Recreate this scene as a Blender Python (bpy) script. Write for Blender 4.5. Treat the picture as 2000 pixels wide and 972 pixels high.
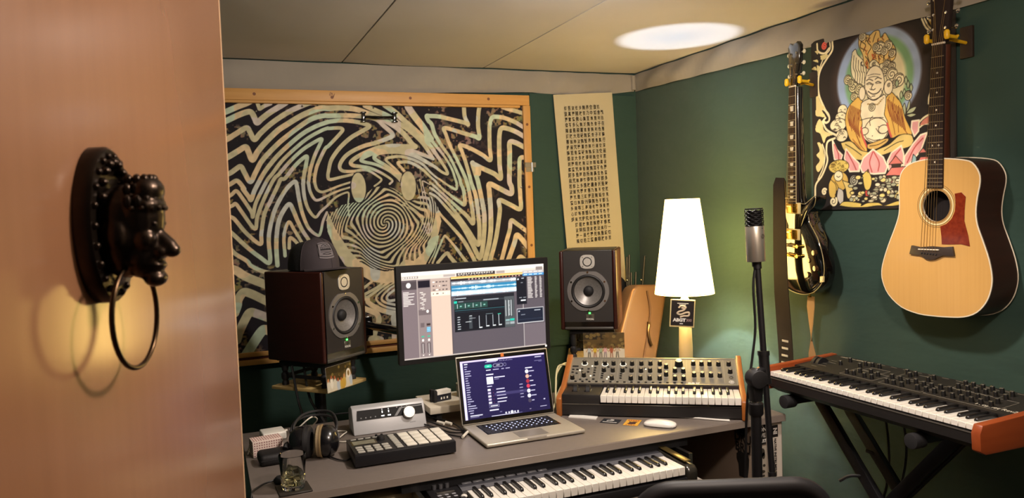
import bpy, bmesh, math, random
import numpy as np
from mathutils import Matrix, Vector

for o in list(bpy.data.objects): bpy.data.objects.remove(o)
C = bpy.context.scene.collection
sc = bpy.context.scene
R = math.radians
# ---------------------------------------------------------------- camera, world, lights, exposure (metres; +Y runs towards the back wall)
CAM_H, YAW, PITCH, ROLL = 1.4935, 21.745, 2.802, -2.026
cd = bpy.data.cameras.new('camera'); cam = bpy.data.objects.new('camera', cd); C.objects.link(cam)
cd.sensor_width = 36; cd.lens = 27; cd.clip_start = .02; cd.clip_end = 50
cd.dof.use_dof = True; cd.dof.focus_distance = 2.7; cd.dof.aperture_fstop = 10
fwd = Vector((math.sin(R(YAW))*math.cos(R(PITCH)), math.cos(R(YAW))*math.cos(R(PITCH)), -math.sin(R(PITCH))))
r0 = Vector((math.cos(R(YAW)), -math.sin(R(YAW)), 0)); u0 = r0.cross(fwd)
rt = r0*math.cos(R(ROLL))+u0*math.sin(R(ROLL)); up = u0*math.cos(R(ROLL))-r0*math.sin(R(ROLL))
cam.matrix_world = Matrix(((rt.x, up.x, -fwd.x, 0), (rt.y, up.y, -fwd.y, 0), (rt.z, up.z, -fwd.z, CAM_H), (0, 0, 0, 1)))
sc.camera = cam
w = bpy.data.worlds.new('world'); sc.world = w; w.use_nodes = True
w.node_tree.nodes['Background'].inputs[0].default_value = (.9, .8, .7, 1); w.node_tree.nodes['Background'].inputs[1].default_value = .02
sc.view_settings.view_transform = 'Standard'; sc.view_settings.look = 'None'; sc.view_settings.gamma = 1
sc.view_settings.use_curve_mapping = False; sc.view_settings.exposure = 0.85
def point_light(name, loc, watts, col, rad):
    l = bpy.data.lights.new(name, 'POINT'); l.energy = watts; l.color = col; l.shadow_soft_size = rad
    o = bpy.data.objects.new(name, l); C.objects.link(o); o.location = loc; return o
sl_ = bpy.data.lights.new('ceiling_spot', 'SPOT'); sl_.energy = 44; sl_.color = (1, .89, .80); sl_.shadow_soft_size = .05; sl_.spot_size = R(158); sl_.spot_blend = .45   # the room's ceiling spot, just above the frame
so_ = bpy.data.objects.new('ceiling_spot', sl_); C.objects.link(so_); so_.location = (1.17, 1.78, 2.17); so_.rotation_euler = Vector((-.02, 1.05, -1.4)).to_track_quat('-Z', 'Y').to_euler()
point_light('ceiling_light', (.94, .72, 2.04), 26, (1, .84, .72), .06)

TAP_STROKES=[(23,[100,1990,123,1998,173,2021,208,2035,232,2048]),(16,[259,2036,265,2016,268,2012,288,2025,316,2037]),(23,[98,1946,125,1958,171,1981,214,1997,231,1992,243,1966,252,1947,274,1966,314,1997,367,2030,387,2043]),(21,[94,1859,122,1873,159,1897,204,1923,219,1903,236,1869,263,1897,303,1934,352,1971,409,2006,466,2032,499,2045]),(23,[90,1776,124,1793,163,1817,196,1835,208,1811,223,1775,247,1811,280,1851,341,1910,390,1943,443,1976,489,1999,546,2019,583,2019,641,2023,712,2017,762,2001,812,1983,855,1964,914,1928,957,1888,986,1851,1004,1834,955,1836,889,1838,823,1831,757,1809,705,1783,678,1760,687,1745,724,1739,767,1732,818,1710,860,1684,879,1666,865,1651]),(20,[86,1700,124,1716,148,1733,171,1745,186,1715,209,1674,235,1718,268,1774,338,1847,387,1888,441,1929,487,1960,528,1977,565,1984,581,1983,660,1986,744,1983,812,1970,849,1937,883,1907,890,1890,868,1877,807,1855,737,1836,672,1804,637,1771,623,1738,639,1718,690,1716,732,1722,766,1717,808,1689,825,1673,811,1657,789,1642]),(18,[83,1645,123,1666,152,1679,179,1643,175,1641,198,1605,208,1590,225,1632,250,1678,261,1697,286,1734,335,1792,398,1851,460,1900,522,1934,575,1953,580,1955,638,1962,701,1958,755,1946,776,1934,741,1912,689,1883,645,1847,610,1809,583,1768,571,1726,565,1693,575,1678,625,1688,685,1701]),(15,[103,1603,125,1617,146,1632,171,1597,206,1536,212,1511,227,1571,262,1640,287,1684,308,1709,354,1768,416,1826,479,1876,541,1911,574,1924,578,1923,628,1926,646,1918,633,1899,605,1870,574,1839,558,1826,531,1776,513,1735,502,1685,503,1655,512,1630,532,1619,560,1625,615,1646,675,1664]),(15,[101,1555,126,1566,141,1572,168,1529,218,1454,232,1511,267,1595,314,1683,339,1708,394,1769,456,1824,519,1863,544,1872,532,1843,507,1793,484,1727,473,1669,473,1656,477,1626,492,1591,512,1580,559,1600,614,1623,671,1639]),(16,[103,1519,125,1508,139,1492,182,1433,239,1382,246,1433,264,1522,294,1582,329,1650,346,1683,366,1688,412,1744,450,1779,471,1789,465,1752,452,1694,447,1661,447,1656,450,1598,465,1540,496,1499,523,1525,557,1554,583,1580,613,1600,653,1614,661,1601,655,1551,657,1500]),(17,[103,1451,128,1426,179,1371,234,1321,277,1294,277,1390,284,1447,307,1528,342,1597,376,1645,409,1671,418,1648,425,1586,438,1516,463,1448,504,1411,519,1429,532,1479,552,1520]),(17,[107,1366,128,1341,176,1306,195,1281,255,1250,321,1239]),(18,[311,1278,310,1356,314,1417,325,1479,346,1527,378,1565,396,1534,412,1488,434,1437,456,1399,475,1364]),(14,[348,1321,346,1395,354,1444,374,1481,394,1445,420,1396,435,1366]),(14,[368,1357,374,1404,392,1395,411,1372]),(35,[107,1274,129,1263,169,1233,247,1194,294,1173]),(35,[110,1068,123,1101,129,1130,154,1161,189,1151,248,1116,294,1088]),(35,[113,940,124,973,152,1030,177,1065,207,1057,249,1037,291,1018]),(40,[146,862,159,880,197,936,227,974,246,977,288,963]),(37,[973,2050,978,2028,1010,1981,1048,1932,1081,1879,1086,1873]),(20,[1081,1879,1116,1833,1155,1783,1190,1723,1206,1674,1213,1651,1214,1641,1209,1617,1172,1635,1127,1667,1101,1684,1074,1709,1040,1744,996,1768,930,1786,873,1782,852,1770,872,1748,905,1717,947,1669]),(24,[858,2039,909,2004,960,1957,1029,1897,1080,1840,1106,1803,1140,1752,1162,1716,1166,1696,1138,1706,1103,1732,1076,1748,1041,1768,997,1790,931,1808,866,1810,817,1804,795,1787,803,1770,854,1740,905,1700,930,1669]),(21,[759,2035,814,2011,873,1986,916,1956,980,1914,1041,1855,1078,1798,1095,1774,1077,1781,1042,1794,998,1810,936,1821,883,1821,822,1813,757,1790,728,1771,747,1760,802,1747,861,1718,904,1683,923,1659]),(23,[1269,2047,1271,1989,1288,1949,1270,1957,1200,1973,1132,1987,1086,1989,1069,1988,1077,1965,1093,1947,1109,1895,1148,1831,1183,1780,1209,1725,1230,1673,1236,1646,1249,1613,1254,1564,1250,1537,1220,1556,1162,1600,1117,1641,1100,1662,1073,1685,1030,1725,973,1756,925,1758,911,1752,936,1721,962,1691]),(23,[1356,2048,1347,2008,1342,1941,1347,1880,1323,1887,1267,1902,1198,1922,1157,1928,1167,1895,1190,1831,1224,1760,1254,1695,1271,1646,1279,1608,1293,1509,1295,1439,1264,1476,1205,1532,1152,1582,1098,1632,1072,1655]),(23,[1618,1927,1598,1936,1559,1958,1511,1978,1462,1989,1423,1986,1407,1950,1403,1896,1402,1828,1403,1765,1358,1793,1288,1829,1239,1842,1247,1815,1266,1757,1283,1695,1294,1645,1316,1576,1326,1463,1328,1395,1321,1329,1302,1346,1262,1411,1204,1496,1151,1560,1098,1610,1071,1628]),(26,[1616,1879,1597,1888,1558,1910,1509,1928,1472,1930,1459,1896,1455,1828,1454,1738,1457,1669,1422,1693,1355,1723,1308,1744,1314,1708,1327,1667,1333,1639,1345,1575,1358,1484,1354,1394,1341,1303,1325,1259,1309,1282,1269,1368,1225,1442,1158,1520,1105,1579,1070,1600]),(30,[1304,1750,1317,1721,1332,1694,1336,1716]),(28,[1619,1823,1595,1833,1546,1856,1516,1856,1513,1805,1509,1714,1506,1650,1517,1621,1511,1587,1448,1616,1393,1640,1391,1597,1394,1528,1394,1460,1390,1392,1377,1324,1353,1244]),(25,[1617,1763,1593,1777,1570,1768,1566,1713,1563,1640,1565,1569,1562,1505,1504,1530,1445,1554,1446,1504,1431,1413,1413,1336,1382,1242]),(22,[1465,2050,1498,2035,1542,2024,1611,2007]),(24,[1613,1373,1588,1391,1539,1427,1508,1445,1498,1397,1476,1333,1445,1236]),(28,[1610,1290,1588,1314,1566,1343,1537,1367,1520,1322,1482,1234]),(20,[1532,1231,1553,1253,1577,1238]),(22,[1112,1506,1129,1481,1178,1426,1236,1356,1276,1284,1298,1238]),(17,[1069,1246,1106,1322,1134,1376,1148,1374,1188,1327,1228,1271,1255,1236]),(24,[1096,1245,1144,1291,1162,1272,1189,1239]),(11,[1050,1247,1085,1308,1106,1382]),(11,[1064,1578,1072,1494,1074,1441,1063,1388]),(11,[1019,1671,1030,1605,1036,1539,1036,1478,990,1519,934,1555,890,1574]),(9,[997,1671,1012,1606,1018,1535,969,1550,921,1580]),(12,[1072,1644,1032,1662,1040,1618,1054,1539,1057,1450,1055,1384,1024,1461,977,1515,924,1547]),(16,[712,1141,741,1162,763,1177]),(17,[711,1108,754,1128,793,1149,808,1165]),(15,[710,1084,753,1109,802,1139,836,1160]),(11,[865,1158,816,1131,774,1094,784,1065,821,1040,876,1024]),(12,[874,1148,840,1129,802,1092,813,1065,877,1044]),(14,[878,1129,844,1108,826,1088,837,1070,878,1072]),(23,[710,1094,729,1088,733,1069,774,1039,820,1017,877,1002]),(24,[708,1042,726,1034,772,1009,781,975,762,929,747,874]),(26,[882,997,857,985,859,944,857,873]),(28,[738,884,762,886,786,879])]
TAP_SMILE=[558,1515,578,1469,593,1430,620,1383,655,1326,703,1268,704,1272,759,1236,820,1218,872,1220,922,1272,975,1261,1017,1298,1056,1349,1076,1423,1095,1493,1110,1519,1124,1457,1107,1395,1086,1325,1056,1278,1027,1231,989,1198,875,1160,817,1158,756,1171,710,1202,627,1259,592,1321,573,1368,551,1428,548,1483]
TAP_EYES=[(710,1636,36,73),(960,1639,39,73)]
TAP_CENTRE=(834, 1456)
TAP_WHIRL=[557,1506,588,1455,608,1355,667,1289,766,1235,868,1219,948,1240,1043,1302,1095,1435,1114,1518,1082,1579,1038,1613,993,1568,961,1561,931,1595,886,1627,835,1643,784,1634,747,1605,720,1563,680,1564,625,1553]

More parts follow.
